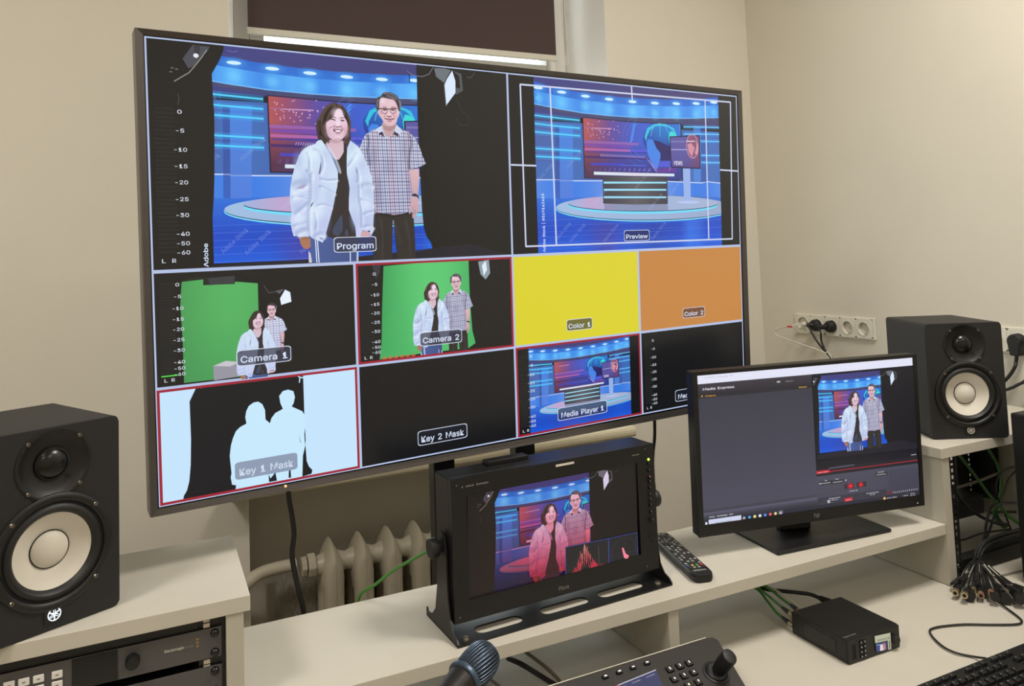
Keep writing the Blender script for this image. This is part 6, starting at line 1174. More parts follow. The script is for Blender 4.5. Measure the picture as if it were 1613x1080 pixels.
    ua, ub = z8(130, 500)[0], z8(1160, 500)[0]; va, vb = z8(500, 270)[1], z8(500, 880)[1]
    def scr_(u, v):
        s = (u - ua) / (ub - ua); t = (v - va) / (vb - va)
        c = mix((180, 82, 84), (98, 68, 150), min(1, s * 3.6)); c = mix(c, (54, 92, 202), max(0, min(1, (s - .22) * 3)))
        c = mix(c, (30, 130, 214), max(0, s - .7) * 2.2)
        dark = max(0, t - .36) * 1.5
        return mix(c, mix((64, 32, 64), (44, 44, 122), s * 3), min(.82, dark))
    p.poly(Z8(inn), scr_, grid=(16, 9) if detail > 1 else (6, 4))
    for (xa, ya, xb, yb, h_, cc, al) in ((130, 478, 712, 505, 26, (150, 96, 178), .85), (135, 512, 640, 532, 30, (120, 70, 176), .8), (136, 556, 630, 575, 26, (190, 104, 180), .75), (620, 575, 830, 578, 26, (92, 88, 214), .8), (150, 595, 860, 602, 12, (50, 56, 160), .8),
                                         (140, 640, 900, 660, 24, (50, 34, 110), .8), (200, 715, 560, 722, 26, (64, 70, 200), .8), (520, 735, 790, 738, 12, (84, 100, 226), .8), (905, 700, 1050, 700, 60, (82, 90, 214), .85), (900, 770, 1110, 770, 50, (110, 60, 150), .7)):
        p.poly(Z8([(xa, ya), (xb, yb), (xb - 8, yb + h_), (xa, ya + h_)]), cc, al)
    p.poly(Z8([(215, 343), (424, 349), (420, 361), (215, 352)]), (206, 150, 196), .9); p.line([z8(135, 340), z8(215, 345)], .006, (170, 110, 160), .7, ASP)
    if detail > 1:
        for k in range(30):
            x = 300 + k * 16; y = 622 + k * .7
            p.poly(Z8([(x + 8, y), (x + 14, y), (x + 6, y + 26), (x, y + 26)]), (176, 150, 220), .85)
        for k in range(13):
            x = 180 + k * 52; p.poly(Z8([(x + 10, 765 + k), (x + 34, 765 + k), (x + 24, 805), (x, 805)]), (124, 104, 190), .15 + .05 * k)
        for k in range(5):
            x = 640 - k * 7; y = 300 + k * 40
            p.poly(Z8([(x + 20, y), (x + 46, y - 6), (x + 22, y + 34), (x - 4, y + 40)]), (70, 150, 250), .75)
        for k in range(40):
            rr = random.Random(k * 13 + 5); x = 160 + rr.random() * 360; y = 270 + rr.random() * 200; q = z8(x, y); p.ell(q[0], q[1], .0022, .004, (226, 170, 200), .7, 5)
        for rr_, al in ((150, .35), (190, .3), (235, .25)):
            pts = [z8(935 + rr_ * 1.02 * math.cos(a_) - 160, 470 + rr_ * 1.25 * math.sin(a_)) for a_ in [math.radians(q) for q in range(100, 262, 18)]]
            for k in range(len(pts) - 1): p.line([pts[k], pts[k + 1]], .004, (96, 146, 236), al, ASP)
    # globe
    gc = z8(935, 470); gr = z8(1110, 470)[0] - gc[0]; gv = z8(935, 640)[1] - gc[1]
    p.ell(gc[0], gc[1], gr, gv, lambda u, v: mix((24, 140, 214), (30, 40, 140), (v - gc[1] + gv) / gv * .75), .9, 28)
    p.poly(Z8([(770, 440), (800, 350), (880, 305), (990, 303), (1080, 350), (1110, 420), (1104, 440), (1090, 436), (1076, 390), (1040, 350), (985, 325), (890, 325), (825, 370), (795, 440), (790, 490)]), (50, 200, 226), .85)
    p.poly(Z8([(1025, 440), (1040, 380), (1075, 390), (1112, 430), (1040, 440), (1034, 520)]), (58, 222, 214), .9)
    p.poly(Z8([(790, 500), (812, 462), (860, 470), (880, 510), (895, 560), (940, 600), (935, 660), (905, 790), (870, 760), (820, 670), (800, 600)]), lambda u, v: mix((58, 130, 226), (112, 118, 220), (v - .4) * 3))
    p.poly(Z8([(860, 475), (930, 490), (1040, 545), (1044, 690), (940, 692), (944, 620), (895, 560)]), (34, 26, 96), .95)
    for ang in (-.6, 0, .6):
        pts = [(gc[0] + gr * math.sin(ang) * math.cos(t), gc[1] - gv * math.sin(t)) for t in [math.radians(q) for q in range(10, 171, 20)]]
        for k in range(len(pts) - 1): p.line([pts[k], pts[k + 1]], .004, (112, 206, 246), .4, ASP)
    for k in range(3): p.line([z8(790 + k * 25, 660 + k * 30), z8(890 + k * 6, 800 + k * 5)], .004, (190, 160, 226), .6, ASP)
    p.line([z8(1080, 690), z8(1030, 800)], .005, (200, 150, 214), .6, ASP); p.line([z8(1140, 300), z8(1145, 380)], .004, (90, 190, 240), .5, ASP)
    # desk and plinth
    def ellp(cx, cy, rx, ry, col, al=1.0, n=44, grid=None):
        p.poly([z10(cx + rx * math.cos(2 * PI * i / n), cy + ry * math.sin(2 * PI * i / n)) for i in range(n)], col, al, grid)
    ellp(925, 368, 745, 118, (30, 92, 214), .5); ellp(925, 364, 738, 106, (128, 226, 252)); ellp(925, 357, 736, 104, (40, 70, 110)); ellp(925, 352, 736, 102, lambda u, v: mix((158, 190, 226), (150, 160, 196), (u - ql)), 1, 44, (10, 1))
    ellp(912, 335, 624, 70, (110, 218, 250)); ellp(912, 322, 624, 64, (34, 56, 90)); ellp(912, 316, 624, 64, lambda u, v: mix(mix((150, 180, 226), (196, 160, 206), 1 - min(1, abs(u - ql - .22) * 9)), (170, 176, 200), (u - ql) * .8), 1, 44, (14, 1))
    p.poly(Z10([(590, 320), (1115, 320), (1125, 380), (590, 380)]), (118, 112, 140), .55)
    p.poly(Z10([(575, 92), (1115, 96), (1118, 324), (850, 328), (580, 320)]), lambda u, v: mix((44, 46, 60), (92, 88, 96), 1 - abs(u - .5) * 5), 1, (8, 1))
    for y in (146, 206, 268): p.poly(Z10([(585, y - 9), (1105, y - 7), (1105, y + 7), (585, y + 8)]), (150, 220, 244))
    p.poly(Z10([(502, 55), (840, 64), (1172, 72), (1172, 94), (840, 90), (502, 80)]), lambda u, v: mix((206, 234, 248), (220, 214, 226), 1 - abs(u - .5) * 4), 1, (8, 1))
    # side screen on its stand
    p.poly(Z8([(1178, 775), (1255, 775), (1262, 1120), (1190, 1122)]), lambda u, v: mix((150, 176, 230), (120, 140, 200), (u - .8) * 10), 1, (3, 1))
    ellp(1290, 308, 92, 12, (176, 196, 236))
    p.poly(Z8([(1032, 436), (1352, 424), (1362, 780), (1048, 766)]), (22, 20, 52))
    p.poly(Z8([(1042, 446), (1342, 434), (1352, 768), (1056, 756)]), lambda u, v: mix(mix((88, 84, 160), (150, 60, 84), (u - .74) * 9), (60, 20, 70), (v - .42) * 4), 1, (4, 4))
    gq = z8(1275, 540); p.ell(gq[0], gq[1], .031, .080, (226, 160, 170), .5, 18); p.ell(gq[0], gq[1], .027, .071, (110, 50, 96), .7, 18)
    p.poly(Z8([(1222, 520), (1262, 505), (1300, 560), (1270, 650), (1235, 600)]), (226, 160, 176), .7); p.poly(Z8([(1305, 460), (1335, 540), (1330, 630), (1300, 620), (1318, 540)]), (238, 170, 178), .7)
    p.line([z8(1050, 575), z8(1220, 577)], .005, (190, 190, 236), .8, ASP); p.line([z8(1210, 488), z8(1296, 488)], .007, (226, 220, 240), .8, ASP)
    c_ = z8(1125, 710); p.text('NEWS', c_[0], c_[1], .040, .036, (226, 226, 250), asp=ASP)
    if detail > 1:
        for k in range(12): x = 1050 + k * 12; p.poly(Z8([(x + 4, 482), (x + 8, 482), (x + 4, 500), (x, 500)]), (190, 190, 226), .6)
        for k in range(6):
            yy = .80 + k * .032; p.line([(ql, yy + .01), (qr, yy - .02 + .012 * (k % 3))], .003, (120, 170, 255), .18, ASP)
        for x, y in ((90, 60), (330, -50), (540, 270), (360, 560), (640, 560), (1010, 300), (900, 120), (240, 550), (1040, 540), (1180, 180)):
            q = z10(x, y); p.text('Adobe Stock', q[0], q[1], .085, .028, (190, 210, 250), -.75, ASP, .16)
    p.clipr = old
def watermark(p):
    q = z10(80, 480); p.text('Adobe Stock | #369142418', q[0], q[1], .184, .024, (206, 220, 250), -PI / 2, ASP, .95)
# ---- people of the programme picture
def p1(x, y): return pg(450 + x / 7.713, 150 + y / 7.713)
def p2(x, y): return pg(450 + x / 7.447, 270 + y / 7.447)
def pf(x, y): return pg(490 + x / 15.43, 160 + y / 15.43)
def m3(x, y): return pg(560 + x / 8.308, 140 + y / 8.308)
def m4(x, y): return pg(560 + x / 7.2, 260 + y / 7.2)
def mf(x, y): return pg(580 + x / 18, 140 + y / 18)
def mp_(f, L_): return [f(*q) for q in L_]
W_HAIR = mp_(pf, [(430, 62), (500, 38), (570, 30), (640, 55), (740, 100), (810, 170), (860, 250), (905, 335), (930, 420), (955, 500), (962, 590), (950, 700), (950, 800), (962, 900), (930, 1020), (880, 1040), (860, 1085), (700, 1085), (350, 1085), (320, 1040), (290, 1000), (240, 930), (200, 962), (165, 920), (145, 860), (130, 720), (112, 640), (110, 560), (125, 490), (160, 430), (190, 360), (230, 300), (300, 180), (360, 110)])
W_JL = mp_(p1, [(430, 545), (395, 548), (372, 565), (355, 592), (270, 620), (225, 648), (190, 680), (158, 730), (140, 780), (110, 860), (90, 930), (75, 990), (65, 1050)]) + mp_(p2, [(62, 120), (50, 200), (46, 290), (50, 380), (62, 440), (65, 500), (52, 560), (60, 640), (72, 700), (90, 760), (120, 755), (150, 765), (270, 765), (276, 740), (290, 770), (340, 800), (380, 812), (430, 835), (455, 780), (480, 680), (512, 570), (540, 470), (562, 370), (580, 270), (600, 180), (607, 100), (607, 0)]) + mp_(p1, [(632, 940), (610, 880), (570, 780), (520, 680), (470, 600)])
W_JR = mp_(p1, [(780, 550), (805, 575), (830, 590), (890, 640), (920, 700), (945, 755), (970, 810), (1010, 900), (1045, 1020)]) + mp_(p2, [(1015, 150), (1024, 220), (1030, 320), (1032, 420), (1025, 520), (1018, 600), (1022, 660), (1025, 700), (1000, 745), (960, 700), (890, 690), (878, 730), (865, 780), (820, 768), (816, 700), (810, 650), (770, 550), (735, 450), (735, 330), (745, 200), (730, 110), (715, 30)]) + mp_(p1, [(740, 1000), (735, 900), (735, 760), (742, 640), (760, 600)])
W_TOP = mp_(p1, [(600, 780), (640, 785), (670, 745), (700, 690), (705, 600), (760, 590), (750, 700), (740, 900), (745, 1060)]) + mp_(p2, [(720, 30), (750, 110), (765, 200), (755, 330), (755, 450), (790, 550), (830, 650), (835, 780), (560, 790), (470, 750), (480, 660), (530, 480), (560, 360), (580, 260), (600, 100), (600, 0)]) + mp_(p1, [(625, 940), (600, 880), (560, 770)])
W_JEANS = mp_(p2, [(285, 770), (430, 835), (470, 740), (560, 760), (620, 700), (640, 560), (660, 500), (670, 640), (700, 700), (715, 660), (740, 760), (835, 770), (845, 1065), (300, 1068), (283, 930)])
W_SIL = W_JL[:2] + W_HAIR[20:] + W_HAIR[:16] + W_JR[:24]
M_HAIR = mp_(mf, [(200, 400), (212, 345), (215, 300), (232, 265), (265, 238), (310, 232), (350, 210), (375, 165), (400, 130), (450, 105), (500, 95), (545, 102), (590, 92), (640, 105), (700, 140), (750, 160), (790, 190), (830, 230), (850, 270), (885, 310), (900, 350), (920, 390), (931, 440), (925, 520), (910, 600), (870, 640), (840, 620), (600, 500), (330, 560), (300, 640), (260, 640), (225, 590), (208, 520)])
M_FACE = mp_(mf, [(300, 400), (305, 340), (320, 300), (345, 270), (380, 256), (440, 262), (500, 270), (560, 290), (620, 305), (690, 312), (730, 350), (770, 400), (800, 470), (835, 590), (850, 640), (872, 660), (868, 720), (845, 790), (812, 835), (800, 910), (780, 980), (745, 1022), (700, 1050), (640, 1066), (560, 1068), (500, 1045), (450, 1000), (405, 920), (370, 850), (330, 800), (290, 750), (265, 700), (262, 640), (300, 560)])
M_SHIRT = mp_(m3, [(340, 478), (300, 505), (250, 535), (200, 555), (150, 580), (118, 610), (95, 650), (75, 700), (60, 745), (45, 800), (130, 960), (180, 1080)]) + mp_(m4, [(190, 180), (200, 300), (208, 400), (208, 525), (240, 535), (300, 545), (360, 552), (440, 560), (500, 556), (560, 545), (600, 522), (625, 430), (628, 330), (620, 250), (610, 150), (600, 50)]) + mp_(m3, [(695, 1050), (760, 1045), (830, 1020), (870, 1005), (912, 978), (890, 925), (870, 880), (850, 820), (830, 760), (805, 705), (780, 655), (740, 610), (700, 580), (650, 552), (600, 530), (560, 500), (530, 468), (520, 520), (470, 600), (430, 640), (380, 600), (350, 530)])
M_PANTS = mp_(m4, [(205, 520), (300, 540), (440, 556), (560, 540), (615, 500), (640, 560), (655, 600), (662, 700), (672, 900), (680, 1060), (470, 1070), (465, 1000), (450, 880), (438, 740), (430, 640), (424, 618), (416, 640), (412, 900), (410, 1070), (195, 1078), (195, 900), (190, 800), (200, 640)])
M_ARM = mp_(m4, [(600, 52), (640, 50), (700, 40), (716, 42), (718, 120), (716, 200), (710, 280), (706, 340), (640, 335), (632, 270), (618, 160)])
M_HAND = mp_(m4, [(634, 350), (620, 410), (604, 475), (596, 530), (602, 550), (618, 548), (630, 515), (638, 488), (650, 520), (640, 560), (636, 592), (646, 604), (668, 590), (692, 560), (706, 520), (712, 470), (706, 410), (700, 370)])
M_SIL = M_HAIR[:26] + M_FACE[16:20] + M_SHIRT[34:42] + M_ARM[3:8] + M_HAND[5:][::-1][:8] + M_PANTS[6:10] + M_PANTS[-4:] + M_SHIRT[:12]
def catmull2(Q, n=4):
    P_ = catmull([Vector((x, y, 0)) for x, y in Q], n); return [(v.x, v.y) for v in P_]
def soft(p, Q, w_, col, al):
    """a soft fold: three nested faint strokes"""
    for k_, a_ in ((2.6, .22), (1.5, .35), (.7, .5)):
        p.hold((min(q[0] for q in Q), min(q[1] for q in Q), max(q[0] for q in Q), max(q[1] for q in Q)))
        for k in range(len(Q) - 1): p.line([Q[k], Q[k + 1]], w_ * k_, col, al * a_, ASP)
        p.free()
def clipline(poly, a, b):
    ts = []
    for i in range(len(poly)):
        p0, p1_ = poly[i], poly[(i + 1) % len(poly)]
        dx, dy = b[0] - a[0], b[1] - a[1]; ex, ey = p1_[0] - p0[0], p1_[1] - p0[1]; den = dx * ey - dy * ex
        if abs(den) < 1e-12: continue
        t = ((p0[0] - a[0]) * ey - (p0[1] - a[1]) * ex) / den; s = ((p0[0] - a[0]) * dy - (p0[1] - a[1]) * dx) / den
        if 0 <= s < 1: ts.append(t)
    ts.sort(); return [(ts[i], ts[i + 1]) for i in range(0, len(ts) - 1, 2)]
def plaid(p, poly, detail):
    bb = (min(q[0] for q in poly), min(q[1] for q in poly), max(q[0] for q in poly), max(q[1] for q in poly))
    n = 15 if detail > 1 else 9
    def strokes(a, b, w_, col, al):
        for t0, t1 in clipline(poly, a, b):
            t0, t1 = max(t0, 0), min(t1, 1)
            if t1 > t0: p.line([(a[0] + (b[0] - a[0]) * t0, a[1] + (b[1] - a[1]) * t0), (a[0] + (b[0] - a[0]) * t1, a[1] + (b[1] - a[1]) * t1)], w_, col, al, ASP)
    W_, H_ = bb[2] - bb[0], bb[3] - bb[1]
    p.hold(bb)
    for i in range(3 if detail > 1 else 0): x = bb[0] + W_ * (.22 + i * .25); strokes((x, bb[1]), (x + .002, bb[3]), .026, (226, 178, 192), .32)
    p.free(); p.hold(bb)
    for i in range(n * 2 if detail > 1 else n):
        x = bb[0] + W_ * (i + .5) / (n * 2 if detail > 1 else n); strokes((x - .004, bb[1]), (x + .004, bb[3]), .0032 if i % 2 else .0060, (56, 64, 104), .62)
    p.free(); p.hold(bb)
    m_ = int(n * 1.75)
    for i in range(m_):
        y = bb[1] + H_ * (i + .5) / m_; strokes((bb[0], y + .004), (bb[2], y - .002), .0070 if i % 3 == 1 else .0040, (54, 60, 102), .62)
    p.free()
def woman(p, detail=2):
    dk_ = (46, 40, 40)
    p.poly(W_JEANS, lambda u, v: mix((70, 92, 150), (54, 66, 112), (u - .4) * 5), 1, (3, 2))
    for a_, b_ in (((345, 805), (362, 1066)), ((368, 815), (388, 1066)), ((752, 900), (755, 1066))): p.line([p2(*a_), p2(*b_)], .0048, (214, 224, 250), 1, ASP)
    p.poly(mp_(p2, [(265, 930), (288, 960), (305, 1068), (268, 1068)]), (206, 204, 214)); p.poly(mp_(p2, [(828, 930), (848, 930), (848, 1050), (826, 1050)]), (190, 200, 220))
    p.poly(mp_(p2, [(150, 765), (285, 768), (290, 880), (262, 912), (215, 905), (180, 870), (160, 810)]), lambda u, v: mix((52, 34, 34), (168, 116, 92), (v - .80) * 12), 1, (2, 3))
    p.poly(mp_(p2, [(865, 770), (885, 695), (960, 700), (1005, 750), (940, 770)]), (206, 164, 168))
    p.poly(W_HAIR, lambda u, v: mix((58, 48, 46), (74, 56, 56), (u - .5) * 6), 1, (4, 4))
    p.poly(mp_(p1, [(500, 560), (480, 600), (560, 750), (600, 792), (640, 788), (672, 745), (700, 690), (698, 560), (600, 520)]), lambda u, v: mix((196, 158, 166), (214, 186, 198), (v - .33) * 9), 1, (2, 4))
    p.poly(W_TOP, (48, 42, 44))
    p.poly(mp_(p2, [(545, 690), (575, 620), (620, 550), (655, 505), (668, 620), (660, 700), (610, 760), (550, 740)]), (66, 76, 104), .8); p.poly(mp_(p2, [(690, 720), (712, 660), (735, 740), (700, 760)]), (66, 76, 104), .8)
    jk = lambda u, v: mix((206, 226, 244), (196, 206, 240), (v - .35) * 2 + .25 * math.sin(u * 60 + v * 25))
    p.poly(W_JL, jk, 1, (8, 12) if detail > 1 else (2, 4)); p.poly(W_JR, jk, 1, (6, 12) if detail > 1 else (2, 4))
    if detail > 0:
        F = (158, 172, 212)
        for f, L_, w_ in ((p1, [(330, 655), (400, 690), (435, 760), (440, 860), (400, 960)], .005), (p1, [(250, 690), (275, 760), (280, 900)], .004), (p1, [(240, 912), (290, 940), (300, 1000)], .006), (p1, [(480, 610), (560, 720), (620, 870), (632, 930)], .004),
                          (p2, [(80, 165), (150, 150), (275, 132)], .012), (p2, [(110, 200), (180, 190), (240, 150)], .009), (p2, [(60, 300), (160, 295), (250, 350)], .006), (p2, [(100, 500), (170, 440), (265, 360)], .007), (p2, [(80, 640), (160, 610), (250, 590)], .006), (p2, [(120, 740), (180, 700), (250, 690)], .010),
                          (p2, [(285, 20), (290, 200), (280, 350), (262, 470), (262, 620), (275, 730)], .007), (p2, [(385, 170), (440, 190), (560, 260)], .005), (p2, [(390, 80), (480, 100), (590, 90)], .004), (p2, [(350, 400), (430, 380), (520, 420)], .004), (p2, [(340, 690), (350, 600), (330, 480)], .004),
                          (p2, [(330, 770), (380, 740), (440, 750)], .010), (p2, [(850, 30), (850, 300), (875, 450), (880, 660)], .005), (p2, [(880, 170), (960, 160), (1005, 180)], .010), (p2, [(860, 320), (940, 350), (1010, 400)], .005), (p2, [(900, 500), (960, 470), (1015, 470)], .005), (p2, [(900, 650), (960, 630), (1010, 660)], .006), (p1, [(850, 700), (800, 780), (745, 860)], .004), (p1, [(850, 880), (865, 960), (855, 1060)], .005)):
            Q = catmull2(mp_(f, L_))
            if detail > 1:
                soft(p, Q, w_ * 1.5, F, .85); soft(p, [(x + .006, y + .008) for x, y in Q], w_ * 1.2, (236, 246, 255), .5)
            else:
                p.hold((min(q[0] for q in Q), min(q[1] for q in Q), max(q[0] for q in Q), max(q[1] for q in Q)))
                for k in range(len(Q) - 1): p.line([Q[k], Q[k + 1]], w_ * 1.5, F, .36, ASP)
                p.free()
        if detail > 1:
            for f, x, y, rx, ry, al in ((p1, 150, 800, .02, .06, .35), (p1, 230, 980, .022, .05, .4), (p2, 170, 120, .03, .03, .4), (p2, 130, 420, .022, .05, .3), (p2, 210, 620, .025, .07, .35), (p2, 330, 250, .02, .10, .3), (p2, 420, 600, .03, .08, .3), (p2, 500, 300, .02, .08, .28), (p2, 800, 200, .02, .12, .3), (p2, 960, 250, .025, .07, .35), (p2, 940, 560, .03, .07, .3), (p2, 800, 560, .018, .08, .35), (p1, 480, 720, .02, .05, .3), (p1, 800, 640, .018, .05, .28), (p1, 920, 820, .02, .06, .3)):
                c_ = f(x, y); p.glow(c_[0], c_[1], rx, ry, (156, 172, 214), al, 14)
            for f, x, y, rx, ry, al in ((p1, 300, 700, .03, .05, .5), (p2, 110, 270, .016, .05, .5), (p2, 360, 480, .03, .06, .45), (p2, 150, 560, .03, .04, .5), (p1, 850, 740, .025, .05, .5), (p2, 945, 380, .018, .06, .4)):
                c_ = f(x, y); p.glow(c_[0], c_[1], rx, ry, (232, 246, 255), al, 14)
        p.poly(mp_(p1, [(420, 800), (412, 860), (400, 940), (404, 970), (416, 920), (424, 850)]), (54, 64, 66)); p.poly(mp_(p2, [(285, 425), (290, 390), (325, 350), (310, 385)]), (50, 54, 76)); p.poly(mp_(p1, [(850, 890), (862, 930), (856, 960)]), (70, 90, 110))
        p.poly(mp_(p2, [(120, 205), (170, 165), (245, 150), (195, 205)]), (166, 150, 190), .7); p.poly(mp_(p2, [(955, 693), (985, 695), (980, 712), (958, 708)]), (50, 50, 70))
        for k in range(5): c_ = p2(410 + (k - 2) * 8, 785 + (k - 2) * 3); p.ell(c_[0], c_[1], .0022, .0045, (120, 130, 170), .6, 6)
    if detail > 1:
        for L_ in ([(560, 60), (440, 130), (330, 250), (260, 420), (240, 600), (280, 800)], [(590, 90), (500, 180), (430, 300), (370, 430)], [(480, 60), (330, 160), (220, 330), (170, 520), (190, 720)], [(650, 90), (760, 190), (850, 350), (900, 520), (905, 720), (880, 880)], [(620, 60), (780, 160), (880, 330), (930, 520), (930, 700)], [(300, 620), (320, 780), (370, 920), (400, 1020)], [(880, 640), (860, 800), (820, 900), (800, 1020)]):
            soft(p, catmull2(mp_(pf, L_)), .006, (112, 88, 78), .55)
        for L_ in ([(500, 120), (400, 240), (330, 400), (300, 560)], [(720, 130), (820, 280), (870, 440), (890, 600)], [(200, 480), (200, 640), (240, 820)], [(340, 700), (380, 900), (430, 1000)]):
            soft(p, catmull2(mp_(pf, L_)), .008, (26, 20, 22), .7)
    # face
    skin = lambda u, v: mix((232, 204, 222), (206, 170, 182), (v - .30) * 5)
    p.poly(mp_(pf, [(640, 178), (605, 205), (580, 240), (562, 300), (540, 350), (515, 392), (480, 420), (420, 470), (360, 510), (350, 560), (350, 600), (355, 680), (370, 760), (392, 830), (420, 870), (470, 905), (530, 925), (560, 932), (600, 945), (650, 952), (700, 940), (745, 912), (785, 870), (812, 835), (838, 795), (855, 750), (868, 690), (872, 620), (868, 560), (850, 500), (830, 450), (800, 400), (770, 340), (745, 265), (725, 215), (690, 185)]), skin, 1, (4, 5))
    if detail > 1:
        for x, y, rx, ry, c_, al in ((440, 600, .018, .035, (240, 196, 212), .6), (800, 590, .012, .035, (232, 184, 200), .6), (630, 300, .022, .035, (246, 226, 238), .7), (640, 560, .010, .030, (248, 230, 240), .7), (640, 870, .016, .018, (240, 214, 226), .6), (390, 760, .012, .04, (190, 150, 164), .5), (830, 740, .010, .04, (186, 146, 160), .55)):
            q = pf(x, y); p.glow(q[0], q[1], rx, ry, c_, al, 14)
    if detail > 0:
        K = (92, 66, 78)
        def st(L_, w_, c_=K, al=1.0):
            Q = mp_(pf, L_)
            p.hold((min(q[0] for q in Q), min(q[1] for q in Q), max(q[0] for q in Q), max(q[1] for q in Q)))
            for k in range(len(Q) - 1): p.line([Q[k], Q[k + 1]], w_, c_, al, ASP)
            p.free()
        st([(500, 385), (545, 378), (590, 405)], .004, (120, 92, 98)); st([(680, 415), (725, 400), (790, 400)], .004, (120, 92, 98))
        st([(470, 440), (510, 432), (545, 448), (568, 466)], .0055, (70, 50, 56)); st([(705, 465), (735, 460), (790, 468)], .006, (84, 62, 72)); st([(720, 478), (780, 480)], .004, (96, 76, 84), .7)
        st([(565, 580), (540, 650), (520, 700)], .005, (170, 120, 136), .8); st([(710, 590), (735, 650), (770, 690)], .006, (168, 122, 138), .8); st([(430, 655), (465, 630), (540, 605)], .005, (150, 108, 124), .6)
        st([(580, 612), (620, 628), (680, 618), (700, 610)], .006, (150, 108, 122)); p.poly(mp_(pf, [(585, 610), (630, 600), (690, 606), (650, 632)]), (170, 130, 144), .7)
        p.poly(mp_(pf, [(530, 690), (560, 686), (640, 690), (730, 692), (748, 708), (722, 745), (670, 775), (610, 775), (565, 745), (535, 735)]), (150, 92, 112)); p.poly(mp_(pf, [(560, 696), (640, 698), (715, 700), (700, 735), (650, 752), (595, 745)]), (238, 226, 240))
        p.poly(mp_(pf, [(522, 695), (550, 690), (552, 735), (530, 735)]), (44, 26, 44)); st([(550, 680), (640, 684), (740, 696)], .004, (110, 60, 76)); st([(585, 785), (630, 800), (680, 786)], .005, (196, 146, 164), .8); st([(560, 930), (640, 905), (700, 930)], .006, (176, 138, 148), .5)
        p.poly(mp_(pf, [(420, 880), (520, 930), (640, 955), (740, 915), (740, 960), (600, 1030), (500, 1000), (420, 940)]), (172, 132, 140), .45)
def man(p, detail=2):
    p.poly(M_PANTS, (46, 41, 40)); p.poly(mp_(m4, [(205, 520), (300, 540), (440, 556), (600, 530), (600, 560), (440, 590), (205, 560)]), (36, 32, 32), .6)
    p.poly(M_ARM, lambda u, v: mix((216, 180, 186), (176, 140, 146), (v - .55) * 4), 1, (2, 5)); p.poly(M_HAND, lambda u, v: mix((206, 168, 176), (176, 136, 144), (v - .7) * 6), 1, (2, 3))
    p.poly(mp_(m4, [(628, 350), (650, 322), (680, 325), (712, 352), (712, 388), (690, 358), (640, 352)]), (40, 42, 60))
    if detail > 0:
        for L_ in ([(640, 470), (652, 520), (642, 560)], [(672, 500), (668, 560)]):
            Q = mp_(m4, L_)
            for k in range(len(Q) - 1): p.line([Q[k], Q[k + 1]], .003, (140, 100, 110), .7, ASP)
    p.poly(mp_(m3, [(345, 440), (345, 500), (360, 560), (400, 630), (440, 660), (480, 590), (520, 500), (530, 430)]), (196, 160, 164))
    p.poly(mp_(m3, [(350, 480), (440, 500), (520, 470), (515, 520), (440, 560), (370, 530)]), (150, 116, 122), .55)
    p.poly(M_SHIRT, lambda u, v: mix((212, 216, 238), (196, 198, 226), (v - .3) * 2), 1, (3, 4)); plaid(p, M_SHIRT, detail)
    p.poly(mp_(m3, [(298, 580), (345, 560), (372, 640), (330, 600), (302, 612)]), (64, 36, 62)); p.poly(mp_(m3, [(500, 560), (556, 590), (552, 632), (500, 596), (470, 640)]), (64, 36, 62))
    p.poly(mp_(m3, [(340, 478), (250, 535), (300, 580), (350, 555), (400, 650), (425, 660), (380, 600), (350, 530)]), (204, 212, 234)); p.poly(mp_(m3, [(530, 468), (500, 545), (556, 592), (575, 600), (600, 545)]), (204, 212, 234))
    p.poly(M_HAIR, (62, 54, 62)); p.poly(M_FACE, lambda u, v: mix((226, 190, 200), (200, 160, 164), (v - .28) * 5), 1, (3, 4))
    p.poly(mp_(mf, [(870, 300), (905, 360), (925, 440), (912, 600), (880, 600), (880, 420)]), (140, 144, 160), .7)
    if detail > 1:
        for x, y, rx, ry, c_, al in ((400, 340, .012, .022, (240, 226, 236), .6), (620, 400, .020, .030, (232, 204, 214), .5), (390, 740, .010, .024, (226, 180, 190), .5), (780, 740, .010, .024, (222, 176, 186), .5), (575, 700, .008, .024, (236, 208, 216), .6), (590, 990, .014, .014, (224, 190, 198), .5), (330, 640, .008, .04, (176, 136, 140), .4)):
            q = mf(x, y); p.glow(q[0], q[1], rx, ry, c_, al, 14)
        for L_ in ([(420, 140), (520, 120), (640, 150), (740, 210), (820, 300)], [(260, 300), (240, 400), (250, 520)], [(500, 200), (640, 230), (760, 320)], [(850, 330), (890, 430), (890, 540)]):
            soft(p, catmull2(mp_(mf, L_)), .005, (134, 128, 136), .7)
        for L_ in ([(150, 600), (165, 700), (150, 820), (180, 1000)], [(700, 600), (720, 720), (700, 850), (690, 1000), (700, 1060)]):
            soft(p, catmull2(mp_(m3, L_)), .008, (60, 62, 96), .7)
        for x, y, rx, ry, al in ((230, 900, .02, .10, .35), (640, 800, .018, .10, .3), (420, 1000, .03, .08, .25)):
            q = m3(x, y); p.glow(q[0], q[1], rx, ry, (90, 92, 130), al, 14)
        q = m4(250, 300); p.glow(q[0], q[1], .02, .14, (80, 84, 122), .35, 14); q = m4(600, 250); p.glow(q[0], q[1], .012, .14, (84, 88, 124), .35, 14)
        for L_ in ([(270, 600), (300, 800), (290, 1050)], [(560, 620), (600, 800), (620, 1040)], [(420, 640), (470, 760), (500, 900)]):
            soft(p, catmull2(mp_(m4, L_)), .010, (74, 68, 66), .5)
